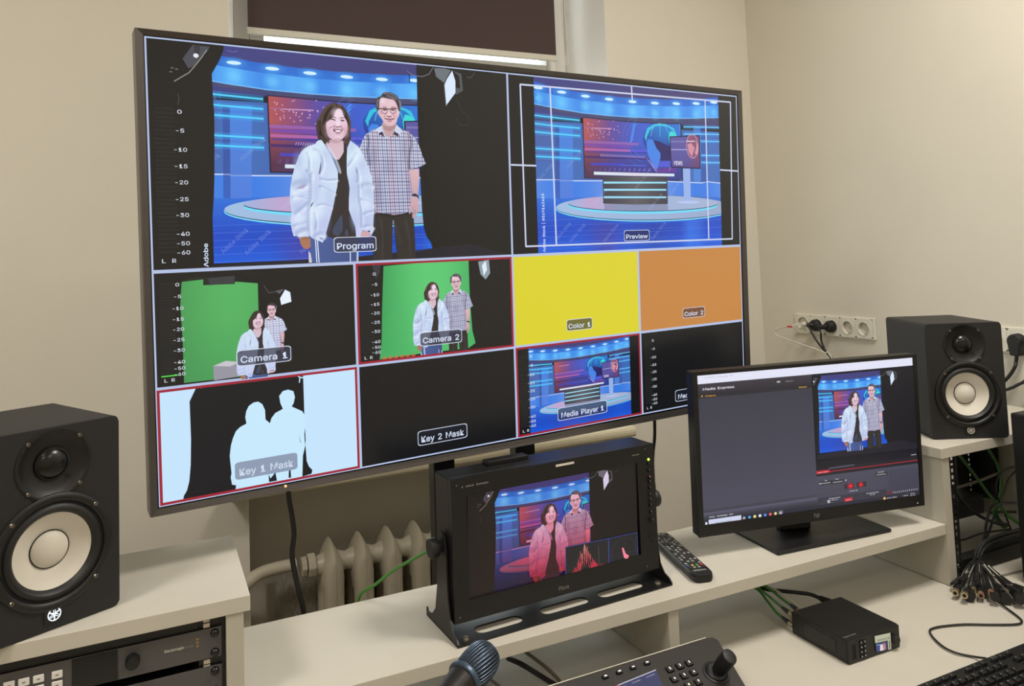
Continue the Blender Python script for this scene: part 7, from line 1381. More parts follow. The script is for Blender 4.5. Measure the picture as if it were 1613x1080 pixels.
    if detail > 0:
        K = (52, 40, 52)
        def st(L_, w_, c_=K, al=1.0):
            Q = mp_(mf, L_)
            p.hold((min(q[0] for q in Q), min(q[1] for q in Q), max(q[0] for q in Q), max(q[1] for q in Q)))
            for k in range(len(Q) - 1): p.line([Q[k], Q[k + 1]], w_, c_, al, ASP)
            p.free()
        p.poly(mp_(mf, [(370, 300), (430, 280), (430, 380), (380, 420)]), (232, 214, 226), .6); p.poly(mp_(mf, [(800, 600), (830, 640), (832, 720), (800, 690)]), (238, 222, 232), .7)
        st([(300, 572), (360, 565), (440, 560), (540, 582), (615, 582), (700, 560), (800, 568)], .005)
        for cx, cy in ((450, 632), (692, 628)):
            pts = [(cx + 84 * math.cos(a_), cy + 72 * math.sin(a_)) for a_ in [math.radians(q) for q in range(-20, 201, 22)]]; st(pts, .0032, (92, 66, 80), .9)
        st([(400, 600), (450, 592), (505, 604)], .0045, (70, 48, 58)); st([(645, 600), (695, 600), (745, 604)], .0045, (70, 48, 58)); st([(410, 618), (490, 620)], .003, (150, 110, 120)); st([(650, 620), (740, 618)], .003, (150, 110, 120))
        st([(405, 520), (470, 518), (515, 548)], .0045, (150, 112, 122), .9); st([(625, 545), (680, 520), (760, 528)], .0045, (150, 112, 122), .9)
        st([(500, 700), (460, 760), (425, 820)], .004, (160, 112, 122), .8); st([(660, 690), (700, 750), (745, 815)], .004, (160, 112, 122), .8)
        st([(515, 780), (570, 800), (640, 782)], .006, (136, 90, 104)); st([(455, 840), (500, 858), (590, 866), (680, 862), (720, 848)], .0055, (112, 62, 76)); p.poly(mp_(mf, [(490, 866), (590, 876), (690, 868), (650, 910), (590, 925), (530, 905)]), (200, 142, 158), .8); st([(530, 915), (590, 935), (650, 915)], .004, (150, 100, 116), .8)
        p.poly(mp_(mf, [(380, 860), (450, 990), (560, 1050), (700, 1040), (780, 940), (790, 990), (700, 1064), (560, 1070), (450, 1010)]), (176, 130, 136), .55)
CURT_L = [(225, 40), (352, 40), (352, 79), (345, 96), (333.4, 116.5), (335, 148), (337.4, 181), (337.7, 232), (337.6, 276), (336.7, 310), (335, 336), (333.9, 358), (330, 376), (326.3, 388), (320, 396), (316.8, 403.5), (314.5, 419), (314, 440), (225, 440)]
CURT_R = [(655.2, 90), (655.4, 105), (657.8, 208), (660, 255), (662.2, 297), (664, 330), (666.7, 356.5), (671, 372), (678, 382), (680.5, 391), (655, 397), (560, 404), (440, 411), (313, 420), (313, 440), (830, 420), (830, 90)]
def curtains(p, detail=2, base=(20, 19, 20), asp=ASP, clip=None):
    old = p.clipr; p.clipr = clip or (0, 0, 1, 1)
    fl = (34, 33, 44)
    p.poly(PG(CURT_L), base); p.poly(PG(CURT_R), base)
    p.poly(PG([(680, 391), (740, 384), (770, 392), (806, 402), (806, 420), (313, 440), (313, 420), (440, 411), (560, 404)]), fl, .9)
    p.poly(PG([(655.4, 104), (662, 104), (672, 280), (700, 385), (690, 390), (668, 356), (662, 297)]), (30, 28, 28), .8)
    # hanging lamp, right
    p.poly(PG([(683, 107.5), (699, 108), (709.5, 111), (702, 124), (699, 131), (686, 121)]), (104, 112, 120)); p.poly(PG([(711.4, 111.5), (716.4, 128), (716.6, 146.5), (702.2, 166), (699, 134.5), (703, 125)]), (216, 232, 250))
    p.poly(PG([(713, 112), (726, 117), (728.5, 143), (717, 150), (717, 138), (724, 140), (722, 120)]), (78, 82, 86)); p.line(PG([(699, 134), (702, 167)]), .004, (120, 124, 130), 1, asp)
    p.line(PG([(640, 112), (650, 119), (664, 121), (675, 117), (681, 107)]), .004, (120, 120, 130), .9, asp); p.line(PG([(734, 122), (741, 122.5), (747, 115)]), .003, (90, 92, 96), .8, asp)
    p.line(PG([(718, 155), (727, 176), (738, 184), (737, 198), (722, 197), (719, 186)]), .002, (70, 68, 66), .8, asp); p.line(PG([(644, 118), (644.5, 130)]), .005, (30, 34, 60), 1, asp)
    # hanging fixture, left
    p.poly(PG([(287, 93), (303, 71), (330, 74), (326, 82), (319, 88), (313, 98), (302, 106), (296, 108)]), (70, 72, 82)); p.poly(PG([(305, 71), (315, 72), (313, 92), (306, 92)]), (52, 52, 60)); q = pg(308.3, 88); p.ell(q[0], q[1], .0062, .010, (226, 230, 240), n=12)
    p.line(PG([(318, 90), (306, 105), (297, 115), (290, 119), (274, 128.5)]), .0045, (150, 146, 136), .85, asp); p.line(PG([(325, 79), (318, 90)]), .004, (160, 160, 160), .7, asp); p.line(PG([(280, 148), (282, 155), (280, 165)]), .002, (110, 106, 98), .7, asp)
    for x, y in ((271, 107), (269, 113), (278, 109)): q = pg(x, y); p.ell(q[0], q[1], .004, .004, (110, 104, 96), .7, 8)
    p.line(PG([(358, 80), (366, 82.5), (374, 81)]), .003, (130, 140, 180), .6, asp); p.clipr = old
NUM_V = None
def meter(p, px, pyf, live=False, asp=ASP):
    """audio meter: px = u of columns and figures, pyf = v of the figures"""
    v0, v1 = pyf[0] - .012, pyf[-1] + .012
    for c_ in px[:2]:
        n = 34
        p.hold((c_ - .02, v0, c_ + .02, v1))
        for k in range(n):
            y = v0 + (v1 - v0) * k / n; p.poly([(c_ - px[3], y), (c_ + px[3], y), (c_ + px[3], y + (v1 - v0) / n * .55), (c_ - px[3], y + (v1 - v0) / n * .55)], (40, 42, 40), .65)
        p.free()
    for s, y in zip(('0', '-5', '-10', '-15', '-20', '-25', '-30', '-40', '-50', '-60'), pyf):
        w_ = px[4] * (len(s) * .62 + (.0 if s == '0' else -.12)); p.text(s, px[2] - (px[4] if s == '0' else 0) * .0, y, w_, px[5], (206, 214, 224), asp=asp)
    p.text('L', px[0], px[6], px[4] * .5, px[5], (206, 214, 224), asp=asp); p.text('R', px[1], px[6], px[4] * .55, px[5], (206, 214, 224), asp=asp)
    if live:
        for c_ in px[:2]: p.poly([(c_ - px[3], v1 - .004), (c_ + px[3], v1 - .004), (c_ + px[3], v1 + .006), (c_ - px[3], v1 + .006)], (90, 226, 70))
def caption(p, x0, y0, x1, y1, hgt, s, bg=(54, 56, 74), al=.86, fg=(214, 224, 244), pad=.07, rim=True):
    """boxed caption on the large screen: (x0,y0)-(x1,y1) is the middle line of the box as measured on the photo"""
    u0, v0 = tvuv(x0, y0); u1, v1 = tvuv(x1, y1); p.rect = (0, 0, 1, 1)
    ut, vt = tvuv((x0 + x1) / 2, (y0 + y1) / 2 - hgt / 2); ub, vb = tvuv((x0 + x1) / 2, (y0 + y1) / 2 + hgt / 2); h2 = (vb - vt) / 2; vm = (v0 + v1) / 2
    r = h2 * .28
    def rr(k): return [(x, y) for x, y in rrect(u0 + k / ASP, u1 - k / ASP, vm - h2 + k, vm + h2 - k, r, 3)]
    if rim:
        o_, i_ = rr(0), rr(h2 * .09); n = len(o_)
        p.poly(rr(h2 * .05), bg, al)
        p.hold((u0, vm - h2, u1, vm + h2))
        for k in range(n): j = (k + 1) % n; p.poly([o_[k], o_[j], i_[j], i_[k]], fg, .9)
        p.free()
    else: p.poly(rr(0), bg, al)
    p.text(s, (u0 + u1) / 2, vm + h2 * .02, (u1 - u0) * (1 - 2 * pad), h2 * 1.12, fg, asp=ASP)
# ---------------------------------------------------------------- the large screen itself
TB = _rot(.085, .020, 0); TN = -TB.col[1]; TP = Vector((.745, 1.507, 1.569))
tv = empty('large_screen', TP, .085, 'large flat screen showing a ten-picture camera multiview', 'television')
def tvw(x, y, off=0.0): return onpl(x, y, TP, TN) + TN * off
OUT = [(212, 43), (1167, 142.5), (1183, 633.2), (236.7, 815.5)]; INN = [(225.2, 54.8), (1161.6, 149.2), (1175.2, 624.0), (248.6, 801.2)]
m = MB(); n4 = 4
ring = [tvw(*q, -.045) for q in OUT] + [tvw(*q, -.002) for q in OUT] + [tvw(*q, .0045).lerp(tvw(*r, .0045), .12) for q, r in zip(OUT, INN)] + [tvw(*q, .0008) for q in INN] + [tvw(*q, -.008) for q in INN]
fs = []
for k in range(4):
    for i in range(4): fs.append((k * 4 + i, k * 4 + (i + 1) % 4, (k + 1) * 4 + (i + 1) % 4, (k + 1) * 4 + i))
m.add(ring, fs); m.build('bezel', M_BEZ, tv, world=True)
m = MB(); bq = [tvw(*q, -.046) for q in OUT]; cen = sum(bq, Vector()) / 4
bq2 = [cen + (q - cen) * .8 - TN * .014 for q in bq]; m.add(bq + bq2, [(0, 1, 2, 3), (4, 5, 6, 7), (0, 1, 5, 4), (1, 2, 6, 5), (2, 3, 7, 6), (3, 0, 4, 7)]); m.build('back_cover', M_BLACKM, tv, world=True)
m = MB(); m.add([tvw(*q, -.0005) for q in INN], [(0, 1, 2, 3)]); m.build('panel', M_GLOSSB, tv, world=True)
m = MB(); q = tvw(449, 764.5, .0035); m.cyl(q - TN * .001, q + TN * .0015, .0022, 8); m.build('standby_light', mat('orange_led', (255, 170, 110), .5, emit=(255, 190, 140), es=1.0), tv, world=True)
P = Pic(TVPX, TP, TN)
WL = (178, 192, 226)
P.poly([(0, 0), (1, 0), (1, 1), (0, 1)], WL)
b = .0024; bv = b * ASP
CELLS = {'program': (0, 0, .5, .5), 'preview': (.5, 0, .5, .5), 'cam1': (0, .5, .25, .25), 'cam2': (.25, .5, .25, .25), 'col1': (.5, .5, .25, .25), 'col2': (.75, .5, .25, .25),
         'key1': (0, .75, .25, .25), 'key2': (.25, .75, .25, .25), 'mp1': (.5, .75, .25, .25), 'mp2': (.75, .75, .25, .25)}
RED = (158, 30, 50)
def cell(nm, red=False, ground=(13, 15, 20)):
    x, y, w_, h_ = CELLS[nm]
    P.rect = (0, 0, 1, 1); P.clipr = None
    k = .0021
    if red: P.poly([(x + k * .6, y + k * .6 * ASP), (x + w_ - k * .6, y + k * .6 * ASP), (x + w_ - k * .6, y + h_ - k * .6 * ASP), (x + k * .6, y + h_ - k * .6 * ASP)], RED); k = .0044
    x0, y0, x1, y1 = x + k, y + k * ASP, x + w_ - k, y + h_ - k * ASP
    P.poly([(x0, y0), (x1, y0), (x1, y1), (x0, y1)], ground)
    P.rect = (x, y, w_, h_); e = k / w_; ev = k * ASP / h_
    P.clipr = (e, ev, 1 - e, 1 - ev)
cell('program', ground=(18, 18, 19))
save = P.clipr; P.clipr = (.14, save[1], .80, .975); studio(P, 2); P.clipr = save; curtains(P, 2, clip=save); man(P, 2); woman(P, 2)
q = pg(322.5, 402); P.text('Adobe', q[0], q[1], .058, .026, (214, 230, 250), -PI / 2, ASP)
MU = lambda x, y: pg(x, y)
meter(P, (pg(254.5, 300)[0], pg(271, 300)[0], pg(286.5, 300)[0], .0115, .0165, .0235, pg(268, 409.5)[1]), [pg(285, y)[1] for y in (175, 204.5, 234.5, 260.5, 286, 312.5, 337.5, 367, 382, 396.5)])
cell('preview'); studio(P, 2); watermark(P)
GL = (206, 214, 240)
for a_, b_ in (((819, 133), (1150, 161)), ((1150, 161), (1153, 376)), ((1153, 376), (828, 388)), ((828, 388), (819, 133)), ((866, 138), (876, 385)), ((1110, 158), (1116, 376)), ((994, 131), (995.5, 157)), ((803, 259.5), (844, 261)), ((1134, 267.5), (1162, 269.5))):
    A1, B1 = pv(*a_), pv(*b_)
    P.line([A1, B1], .0095, GL, .95, ASP)
Y1 = [(277, 447), (277.8, 465.7), (279, 484.4), (280, 501.5), (281, 517.4), (281.5, 534), (282, 550.5), (282.5, 569), (282.8, 579), (283, 588)]
def q1(x, y): u, v = tvuv(x, y); return (4 * u, 4 * v - 2)
cell('cam1', ground=(22, 21, 23))
P.poly(mp_(q1, [(286, 444), (310, 439), (406, 446), (408, 520), (404, 590), (290, 603), (288, 540), (284, 480)]), lambda u, v: mix(mix((70, 150, 84), (84, 176, 96), math.sin(max(0, u - .1) * 6)), (62, 142, 82), (v - .4)), 1, (5, 5))
P.poly(mp_(q1, [(284, 444), (300, 437), (370, 436), (370, 447), (320, 449), (320, 440)]), (30, 34, 30)); P.poly(mp_(q1, [(328, 438), (370, 434), (369, 446), (330, 449)]), (56, 58, 62))
P.poly(mp_(q1, [(441, 470), (449, 456), (457, 460), (459, 475), (443, 480)]), (230, 240, 252)); P.poly(mp_(q1, [(434, 458), (447, 455), (440, 463)]), (90, 92, 98)); P.line(mp_(q1, [(416, 450), (424, 461), (436, 459)]), .008, (80, 80, 88), .8, ASP)
P.poly(mp_(q1, [(336, 576), (356, 568), (376, 572), (380, 592), (337, 599)]), (150, 148, 160)); P.poly(mp_(q1, [(336, 576), (356, 568), (378, 570), (362, 577)]), (196, 194, 204))
def place(fn, src, dst, det):
    """draw a figure moved and scaled: two source points (programme frame) land on two points of the current frame"""
    (sx0, sy0), (sx1, sy1) = src; (dx0, dy0), (dx1, dy1) = dst
    ky = (dy1 - dy0) / (sy1 - sy0); kx = ky * .95
    P.sub = lambda u, v: (dx0 + (u - sx0) * kx, dy0 + (v - sy0) * ky); fn(P, det); P.sub = None
oc = P.clipr; P.clipr = (-9, -9, 9, .995)
def upper(fn):
    def g(p, d):
        old = p.clipr; p.clipr = (-9, -9, 9, pg(540, 385)[1]); fn(p, d); p.clipr = old
    return g
place(upper(man), (pg(611, 145), pg(620, 335)), (q1(427.5, 476.5), q1(431, 552)), 1)
place(upper(woman), (pg(526, 162), pg(530, 380)), (q1(404.5, 489), q1(407, 592)), 1)
P.clipr = oc
meter(P, (q1(259, 520)[0], q1(270.5, 520)[0], q1(281.5, 520)[0], .020, .028, .040, q1(265, 598)[1]), [q1(281, y)[1] for _, y in Y1], True)
MET = ((q1(259, 520)[0], q1(270.5, 520)[0], q1(281.5, 520)[0], .020, .028, .040, q1(265, 598)[1]), [q1(281, y)[1] for _, y in Y1])
cell('cam2', True, (24, 22, 24))
def q2(x, y): u, v = tvuv(x, y); return (4 * u - 1, 4 * v - 2)
P.poly(mp_(q2, [(604, 419), (690, 411), (738, 409), (740, 470), (744, 520), (749, 540), (738, 548), (660, 557), (598, 566), (601, 540), (602, 480)]), lambda u, v: mix(mix((60, 158, 88), (92, 200, 116), math.sin(min(1, max(0, u - .15) * 1.6) * 3.1)), (70, 176, 100), (v - .4)), 1, (6, 6))
P.poly(mp_(q2, [(753, 412), (770, 409), (772, 430), (765, 440), (757, 432)]), (140, 156, 166)); P.poly(mp_(q2, [(759, 418), (765, 410), (767, 425), (762, 434)]), (222, 236, 248)); P.poly(mp_(q2, [(586, 418), (600, 415), (598, 430), (592, 440)]), (52, 52, 60))
for x in range(606, 660, 9): c_ = q2(x, 564 - (x - 606) * .1); P.ell(c_[0], c_[1], .014, .018, (196, 110, 60), .7, 8)
man(P, 2); woman(P, 2)
meter(P, *MET)
for nm, c_ in (('col1', (218, 208, 44)), ('col2', (196, 132, 66))): cell(nm, ground=c_)
cell('key1', True, (196, 228, 252))
P.poly(PG([(352, 50), (352, 80), (333.5, 116), (338, 232), (337, 310), (333, 360), (326, 388), (316, 404), (313, 424), (470, 408), (472, 396), (460, 392), (456, 370), (470, 300), (655, 330), (663, 300), (655.4, 50)]), (13, 16, 24))
P.poly(PG([(655.4, 90), (663, 300), (667, 357), (673, 374), (682, 385), (680, 396), (655, 400), (652, 340), (640, 200)]), (13, 16, 24))
whi = (198, 232, 252)
P.poly(mp_(lambda x, y: q1(290 + x / 5.4, 590 + y / 5.4), [(430, 900), (405, 850), (395, 760), (388, 690), (398, 600), (415, 540), (440, 480), (475, 445), (530, 415), (520, 360), (528, 310), (550, 265), (590, 236), (630, 228), (665, 250), (688, 300), (692, 380), (730, 412), (742, 370), (775, 325), (840, 290), (818, 240), (808, 180), (840, 138), (885, 126), (930, 140), (942, 190), (932, 240), (915, 270), (960, 290), (1005, 310), (1030, 350), (1030, 600), (1010, 690), (1005, 880), (480, 960), (475, 930), (440, 925)] ) and [(q[0], q[1] - 1) for q in mp_(lambda x, y: q1(290 + x / 5.4, 590 + y / 5.4), [(430, 900), (405, 850), (395, 760), (388, 690), (398, 600), (415, 540), (440, 480), (475, 445), (530, 415), (520, 360), (528, 310), (550, 265), (590, 236), (630, 228), (665, 250), (688, 300), (692, 380), (730, 412), (742, 370), (775, 325), (840, 290), (818, 240), (808, 180), (840, 138), (885, 126), (930, 140), (942, 190), (932, 240), (915, 270), (960, 290), (1005, 310), (1030, 350), (1030, 600), (1010, 690), (1005, 900), (480, 990), (475, 930), (440, 925)])], whi)
kx = lambda x, y: (lambda q: (q[0], q[1] - 1))(q1(290 + x / 5.4, 590 + y / 5.4))
for pl_ in ([(718, 845), (735, 880), (760, 850), (775, 822), (790, 900), (722, 912)], [(895, 715), (905, 800), (910, 874), (888, 876)], [(1028, 450), (1034, 560), (1027, 590), (1022, 500)], [(976, 490), (985, 545), (993, 580), (986, 572)]): P.poly(mp_(kx, pl_), (20, 24, 40))
P.line(mp_(kx, [(112, 98), (145, 108), (182, 92)]), .012, whi, 1, ASP); P.line(mp_(kx, [(955, 2), (985, 22), (1015, 25)]), .010, whi, 1, ASP); P.line(mp_(kx, [(985, 20), (980, 66)]), .010, whi, 1, ASP)
cell('key2'); cell('mp1', True); studio(P, 1); meter(P, *MET)
cell('mp2'); meter(P, *MET)
P.clipr = None
caption(P, 525, 385, 592, 384.5, 24, 'Program'); caption(P, 983, 371.3, 1023, 370, 17, 'Preview', bg=(24, 34, 84))
caption(P, 372.5, 563, 458.5, 557.5, 25, 'Camera 1'); caption(P, 660.5, 533.5, 727, 529, 22, 'Camera 2'); caption(P, 892.5, 512, 933, 509, 18, 'Color 1', bg=(74, 74, 52)); caption(P, 1075.5, 493, 1110, 490.5, 16, 'Color 2', bg=(96, 60, 50))
caption(P, 370, 740.5, 468.5, 727, 27, 'Key 1 Mask', bg=(140, 154, 178), al=1, fg=(206, 220, 238), rim=False); caption(P, 658, 688.5, 736, 679.5, 23, 'Key 2 Mask', bg=(20, 24, 36)); caption(P, 878, 650.5, 956, 641.5, 20, 'Media Player 1', bg=(38, 50, 92)); caption(P, 1063.5, 622, 1128, 614, 18, 'Media Player 2', bg=(18, 24, 40))
P.build('screen_picture', M_PIC_TV, tv)
# ---------------------------------------------------------------- broadcast monitor picture
SM = parent_matrix(bm_); sn = -(SM.to_3x3() @ Vector((0, 1, 0))); sp = SM @ Vector((0, .0055, 0))
P = Pic([(735.5, 774.5), (1000.8, 728.8), (1004.5, 890.8), (739, 955)], sp, sn)
def red_t(c, U, V):
    t = max(0, (V - .27)) * 1.5; t = min(1, t)
    g = (c[0] * (1 - .05 * t) + 10 * t, c[1] * (1 - .80 * t), c[2] * (1 - .68 * t)); s = 1 - .35 * max(0, V - .6) * 2.2
    g = (g[0] * .98, g[1] * .86, g[2] * .90)
    return tuple(max(0, x * s) for x in g)
P.poly([(0, 0), (1, 0), (1, 1), (0, 1)], (15, 15, 17)); P.clipr = (0, 0, 1, 1); P.tint = red_t
sv = P.clipr; P.clipr = (.14, 0, .80, .975); studio(P, 1); P.clipr = sv; curtains(P, 1, (15, 15, 17)); P.clipr = sv
man(P, 2); woman(P, 2); P.tint = None
wq = [P.uv(*q) for q in ((889.3, 860.6), (956.4, 847), (957.8, 900.4), (889.3, 914))]; vq = [P.uv(*q) for q in ((957, 847), (1001.5, 837.2), (1004, 891), (958.2, 901))]
BLU = (50, 66, 140)
for qd in (wq, vq):
    P.poly(qd, (24, 25, 30))
    for k in range(4): P.line([qd[k], qd[(k + 1) % 4]], .006, BLU, 1, ASP)
x0, y0 = wq[0]; ww, hh_ = wq[1][0] - x0, wq[2][1] - y0
rr = random.Random(3)
P.lay = None; P.hold((x0, y0, x0 + ww, y0 + hh_))
for i in range(200):
    s = rr.random(); env = math.exp(-((s - .42) / .22) ** 2) * .75 + .16; h1 = env * (.35 + .65 * rr.random())
    u = x0 + ww * (.06 + .88 * s); vb_ = y0 + hh_ * (.95 - .10 * s); w_ = ww * .006; vt_ = vb_ - hh_ * h1
    cc = mix((236, 60, 84), (240, 176, 160), max(0, h1 - .35) * 1.6)
    P.poly([(u - w_, vt_), (u + w_ * .6, vt_ + .004), (u + w_, min(vb_, vt_ + hh_ * .16)), (u - w_ * .5, min(vb_, vt_ + hh_ * .14))], cc, .55)
P.free(); P.line([(x0 + ww * .06, y0 + hh_ * .95), (x0 + ww * .3, y0 + hh_ * .86)], .012, (240, 60, 84), .8, ASP); P.line([(x0 + ww * .5, y0 + hh_ * .9), (x0 + ww * .96, y0 + hh_ * .80)], .012, (250, 70, 96), .85, ASP)
P.line([(x0 + ww * .76, y0 + hh_ * .15), (x0 + ww * .77, y0 + hh_ * .8)], .003, (120, 116, 110), .6, ASP)
c_ = ((vq[0][0] + vq[2][0]) / 2, (vq[0][1] + vq[2][1]) / 2); rr_ = (vq[1][0] - vq[0][0]) * .44
for k in range(24): a0, a1 = 2 * PI * k / 24, 2 * PI * (k + 1) / 24; P.line([(c_[0] + rr_ * math.cos(a0), c_[1] + rr_ * ASP * math.sin(a0)), (c_[0] + rr_ * math.cos(a1), c_[1] + rr_ * ASP * math.sin(a1))], .003, (70, 72, 78), .8, ASP)
P.line([(c_[0] - rr_, c_[1]), (c_[0] + rr_, c_[1])], .0025, (60, 70, 90), .7, ASP); P.line([(c_[0], c_[1] - rr_ * ASP), (c_[0], c_[1] + rr_ * ASP)], .0025, (60, 70, 90), .7, ASP)
P.poly([(c_[0] - .014, c_[1] - .05), (c_[0] - .005, c_[1] - .055), (c_[0] + .010, c_[1] + .01), (c_[0] + .030, c_[1] + .035), (c_[0] + .022, c_[1] + .07), (c_[0] - .002, c_[1] + .045)], (240, 130, 150))
P.build('screen_picture', M_PIC_MON, bm_)
# ---------------------------------------------------------------- office monitor picture
HM = parent_matrix(hm); hn = -(HM.to_3x3() @ (Matrix.Rotation(.0193, 3, 'X') @ Vector((0, 1, 0)))); hpnt = HM @ (Tm @ Vector((0, 0, 0)))
P = Pic([(1098.3, 590.3), (1438.2, 561.5), (1449.5, 781), (1109, 831)], hpnt, hn)
def H(x, y): return P.uv(1070 + x / 3.085, 540 + y / 3.085)
def HH(L_): return mp_(H, L_)
P.poly([(0, 0), (1, 0), (1, 1), (0, 1)], (64, 63, 76))
P.clipr = (0, 0, 1, 1)
P.poly([(0, 0), (1, 0), (1, .062), (0, .062)], (226, 228, 246)); P.poly([(0, .062), (.505, .062), (.505, .125), (0, .125)], lambda u, v: mix((60, 56, 66), (44, 42, 50), (v - .062) * 14), 1, (1, 3)); P.poly([(0, .125), (.505, .125), (.505, .155), (0, .155)], (40, 40, 48))
P.poly([(0, .155), (.505, .155), (.505, .885), (0, .885)], lambda u, v: mix((54, 55, 66), (76, 74, 92), v), 1, (2, 4))
P.poly([(.505, .062), (1, .062), (1, .715), (.505, .715)], (22, 23, 34))
P.text('Media Express', .088, .095, .135, .022, (226, 226, 232), asp=ASP); P.text('media player 1', .09, .022, .12, .010, (150, 150, 160), asp=ASP, alpha=.7)
P.poly([(.345, .088), (.36, .088), (.36, .098), (.345, .098)], (190, 190, 196)); P.text('Search', .402, .093, .035, .011, (150, 150, 156), asp=ASP)
P.ell(.016, .142, .003, .006, (236, 180, 60), n=8); P.text('Clips', .052, .142, .045, .012, (226, 160, 50), asp=ASP); P.text('Delete', .462, .142, .036, .012, (226, 176, 60), asp=ASP)
P.text('00:00:00:00', .715, .092, .085, .020, (220, 222, 228), asp=ASP)
# capture picture: fit the programme frame to it with four measured spots
def fit4():
    src = [pg(333.4, 116.5), pg(655.4, 107), pg(680, 391), pg(316, 418)]; dst = [P.uv(1070 + 672 / 3.085, 540 + 215 / 3.085), P.uv(1070 + 973 / 3.085, 540 + 140 / 3.085), P.uv(1070 + 1008 / 3.085, 540 + 487 / 3.085), P.uv(1070 + 664 / 3.085, 540 + 537 / 3.085)]
    def ls(a, b):
        n = len(a); ma, mb = sum(a) / n, sum(b) / n; k = sum((x - ma) * (y - mb) for x, y in zip(a, b)) / sum((x - ma) ** 2 for x in a); return k, mb - k * ma
    return ls([s[0] for s in src], [d_[0] for d_ in dst]), ls([s[1] for s in src], [d_[1] for d_ in dst])
(ku, ou), (kv, ov) = fit4()
P.rect = (ou, ov, ku, kv); sv = P.clipr; P.clipr = (.14, 0, .80, .975); studio(P, 1); hc = ((.5075 - ou) / ku, (.072 - ov) / kv, (.998 - ou) / ku, (.712 - ov) / kv); P.clipr = hc; curtains(P, 1, (18, 19, 28), clip=hc); man(P, 2); woman(P, 2); P.rect = (0, 0, 1, 1)
P.clipr = (0, 0, 1, 1)
P.poly([(.505, .715), (1, .715), (1, .765), (.505, .765)], (34, 32, 42)); P.line([(.505, .742), (1, .742)], .006, (170, 40, 56), .9, ASP); P.poly([(.505, .728), (.565, .728), (.572, .748), (.505, .748)], (196, 26, 50)); P.text('Log and Capture', .536, .738, .05, .010, (236, 200, 206), asp=ASP)
P.poly([(.565, .714), (.685, .712), (.685, .722), (.565, .724)], (84, 84, 98), .9)
P.poly([(.505, .765), (1, .765), (1, .965), (.505, .965)], lambda u, v: mix((74, 74, 90), (66, 64, 80), (v - .76) * 4), 1, (1, 3)); P.line([(.8445, .775), (.8445, .955)], .003, (54, 54, 66), 1, ASP)
for k in range(34): u = .852 + k * .0042; P.line([(u, .785), (u, .935)], .002, (46, 46, 58), .7, ASP)
P.poly([(.505, .915), (.835, .915), (.835, .955), (.505, .955)], (54, 53, 66), .9)
for tx, u, v, w_ in (('In', .548, .798, .01), ('Out', .600, .798, .016), ('Duration', .812, .790, .03), ('00:00:07:58', .546, .815, .045), ('00:00:00:00', .602, .818, .045), ('00:00:00:01', .812, .807, .045), ('Add Batch Clip', .675, .894, .04), ('Recorded Channels', .585, .925, .052), ('PCM 2-2', .585, .938, .03), ('Max Dropped Timecode', .765, .926, .06), ('No Limit', .765, .938, .025)):
    if v in (.815, .818, .807): P.poly([(u - .028, v - .012), (u + .028, v - .012), (u + .028, v + .012), (u - .028, v + .012)], (40, 40, 50))
    P.text(tx, u, v, w_, .010, (214, 214, 222), asp=ASP)
for u in (.517, .638): P.poly([(u, .812), (u + .006, .812), (u + .006, .820), (u, .820)], (200, 200, 206))
P.poly([(.632, .842), (.738, .842), (.738, .878), (.632, .878)], (48, 44, 54)); P.glow(.662, .860, .020, .026, (226, 30, 50), .9, 10); P.glow(.712, .860, .016, .024, (226, 30, 50), .9, 10); P.poly([(.655, .855), (.668, .852), (.668, .866), (.655, .868)], (236, 40, 60)); P.poly([(.706, .855), (.718, .853), (.718, .865), (.706, .867)], (236, 40, 60)); P.poly([(.679, .84), (.691, .84), (.691, .88), (.679, .88)], (72, 72, 88))
P.poly([(0, .885), (.505, .885), (.505, .93), (0, .93)], (0, 0, 0), .0)
P.poly([(0, .875), (.5, .888), (1, .875), (1, 1), (0, 1)], (0, 0, 0), 0)
P.poly([(0, .905), (1, .955), (1, 1), (0, 1)], (0, 0, 0), 0)
P.poly([(0, .905), (.505, .905), (.505, .957), (1, .957), (1, 1), (0, 1)], lambda u, v: mix((92, 90, 112), (46, 46, 58), (v - .905) * 24), 1, (4, 6))
P.poly([(0, .948), (1, .975), (1, 1), (0, 1)], (40, 41, 54), .9)
P.ell(.556, .945, .007, .011, (206, 208, 216), n=12); P.ell(.556, .945, .003, .005, (60, 60, 72), n=8); P.poly([(.630, .938), (.668, .938), (.668, .962), (.630, .962)], (196, 28, 52)); P.text('Capture', .649, .950, .028, .010, (240, 190, 196), asp=ASP)
P.text('PAL 1080p 25', .075, .935, .10, .012, (214, 214, 224), asp=ASP)
P.poly([(.020, .952), (.16, .952), (.16, .996), (.020, .996)], (206, 212, 238)); P.text('Type here to search', .083, .975, .07, .010, (150, 150, 160), asp=ASP); P.poly([(.006, .966), (.014, .966), (.014, .984), (.006, .984)], (236, 240, 250))
for u, c_ in ((.172, (150, 150, 160)), (.196, (40, 140, 214)), (.219, (230, 214, 120)), (.242, (222, 224, 232)), (.265, (44, 120, 230)), (.288, (226, 60, 70)), (.311, (220, 200, 120)), (.334, (190, 190, 200))):
    P.ell(u, .974, .0062, .011, c_, n=12); P.ell(u, .974, .0025, .0045, mix(c_, (250, 250, 250), .6), n=8)
P.poly([(.323, .958), (.346, .958), (.346, .992), (.323, .992)], (120, 120, 140), .35)
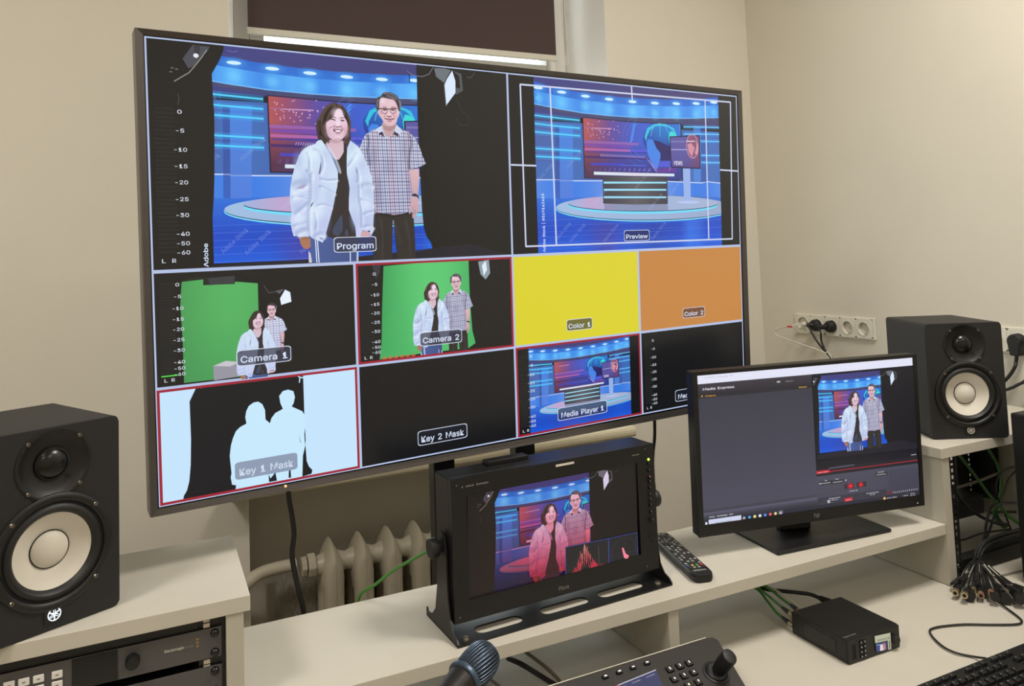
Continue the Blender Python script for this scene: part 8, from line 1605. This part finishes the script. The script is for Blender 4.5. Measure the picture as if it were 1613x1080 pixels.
P.ell(.822, .979, .006, .010, (240, 180, 110), n=10); P.text('16C Rain', .858, .979, .05, .010, (214, 214, 222), asp=ASP); P.text('^ ENG', .925, .979, .03, .010, (206, 206, 214), asp=ASP); P.text('17:08', .962, .972, .022, .009, (206, 206, 214), asp=ASP); P.text('17.05', .962, .985, .026, .008, (206, 206, 214), asp=ASP)
for k in range(13): u = .868 + k * .0098; P.text('1', u, .945, .003, .012, (220, 220, 226), asp=ASP)
P.poly([(.835, .938), (.862, .938), (.862, .952), (.835, .952)], (120, 24, 44), .8); P.line([(.965, .70), (.99, .70)], .006, (170, 170, 178), .9, ASP)
P.build('screen_picture', M_PIC_MON, hm)
# ---------------------------------------------------------------- small lit displays
rn = -(RM.to_3x3() @ Vector((0, 1, 0))); rp = RM @ Vector((0, -hy - .0012, 0))
P = Pic([(1377.5, 1001.5), (1402.5, 996), (1404.0, 1022), (1380.0, 1027.5)], rp, rn, 3e-5)
P.poly([(0, 0), (1, 0), (1, 1), (0, 1)], (20, 24, 40)); P.poly([(0, 0), (1, 0), (1, .42), (0, .42)], (176, 178, 150)); P.text('00:00:00:00', .55, .27, .8, .16, (60, 62, 60), asp=1); P.poly([(.80, .42), (1, .42), (1, 1), (.80, 1)], (170, 172, 146)); P.poly([(.88, .46), (.93, .46), (.93, .95), (.88, .95)], (40, 42, 44))
P.poly([(.05, .48), (.74, .48), (.74, .95), (.05, .95)], (40, 60, 116)); P.poly([(.30, .58), (.46, .56), (.50, .95), (.26, .95)], (216, 206, 214)); P.poly([(.50, .54), (.62, .54), (.64, .95), (.50, .95)], (190, 120, 110)); P.poly([(.08, .52), (.28, .52), (.26, .60), (.08, .60)], (90, 130, 200))
P.build('display', M_PIC_MON, rec)
P = Pic([(965, 1081.5), (1033, 1054), (1046, 1084), (980, 1112)], onpan(1000, 1070) + PN * .0006, PN, 3e-5)
P.poly([(0, 0), (1, 0), (1, 1), (0, 1)], (44, 50, 92)); P.poly([(.0, 0), (1, 0), (1, .035), (0, .035)], (214, 216, 230)); P.poly([(.0, 0), (.12, 0), (.12, .10), (0, .10)], (214, 50, 40))
for u in (.16, .50, .84): P.text('CAMERA', u, .17, .20, .05, (206, 208, 224), asp=1.9)
P.build('display', M_PIC_MON, cp)
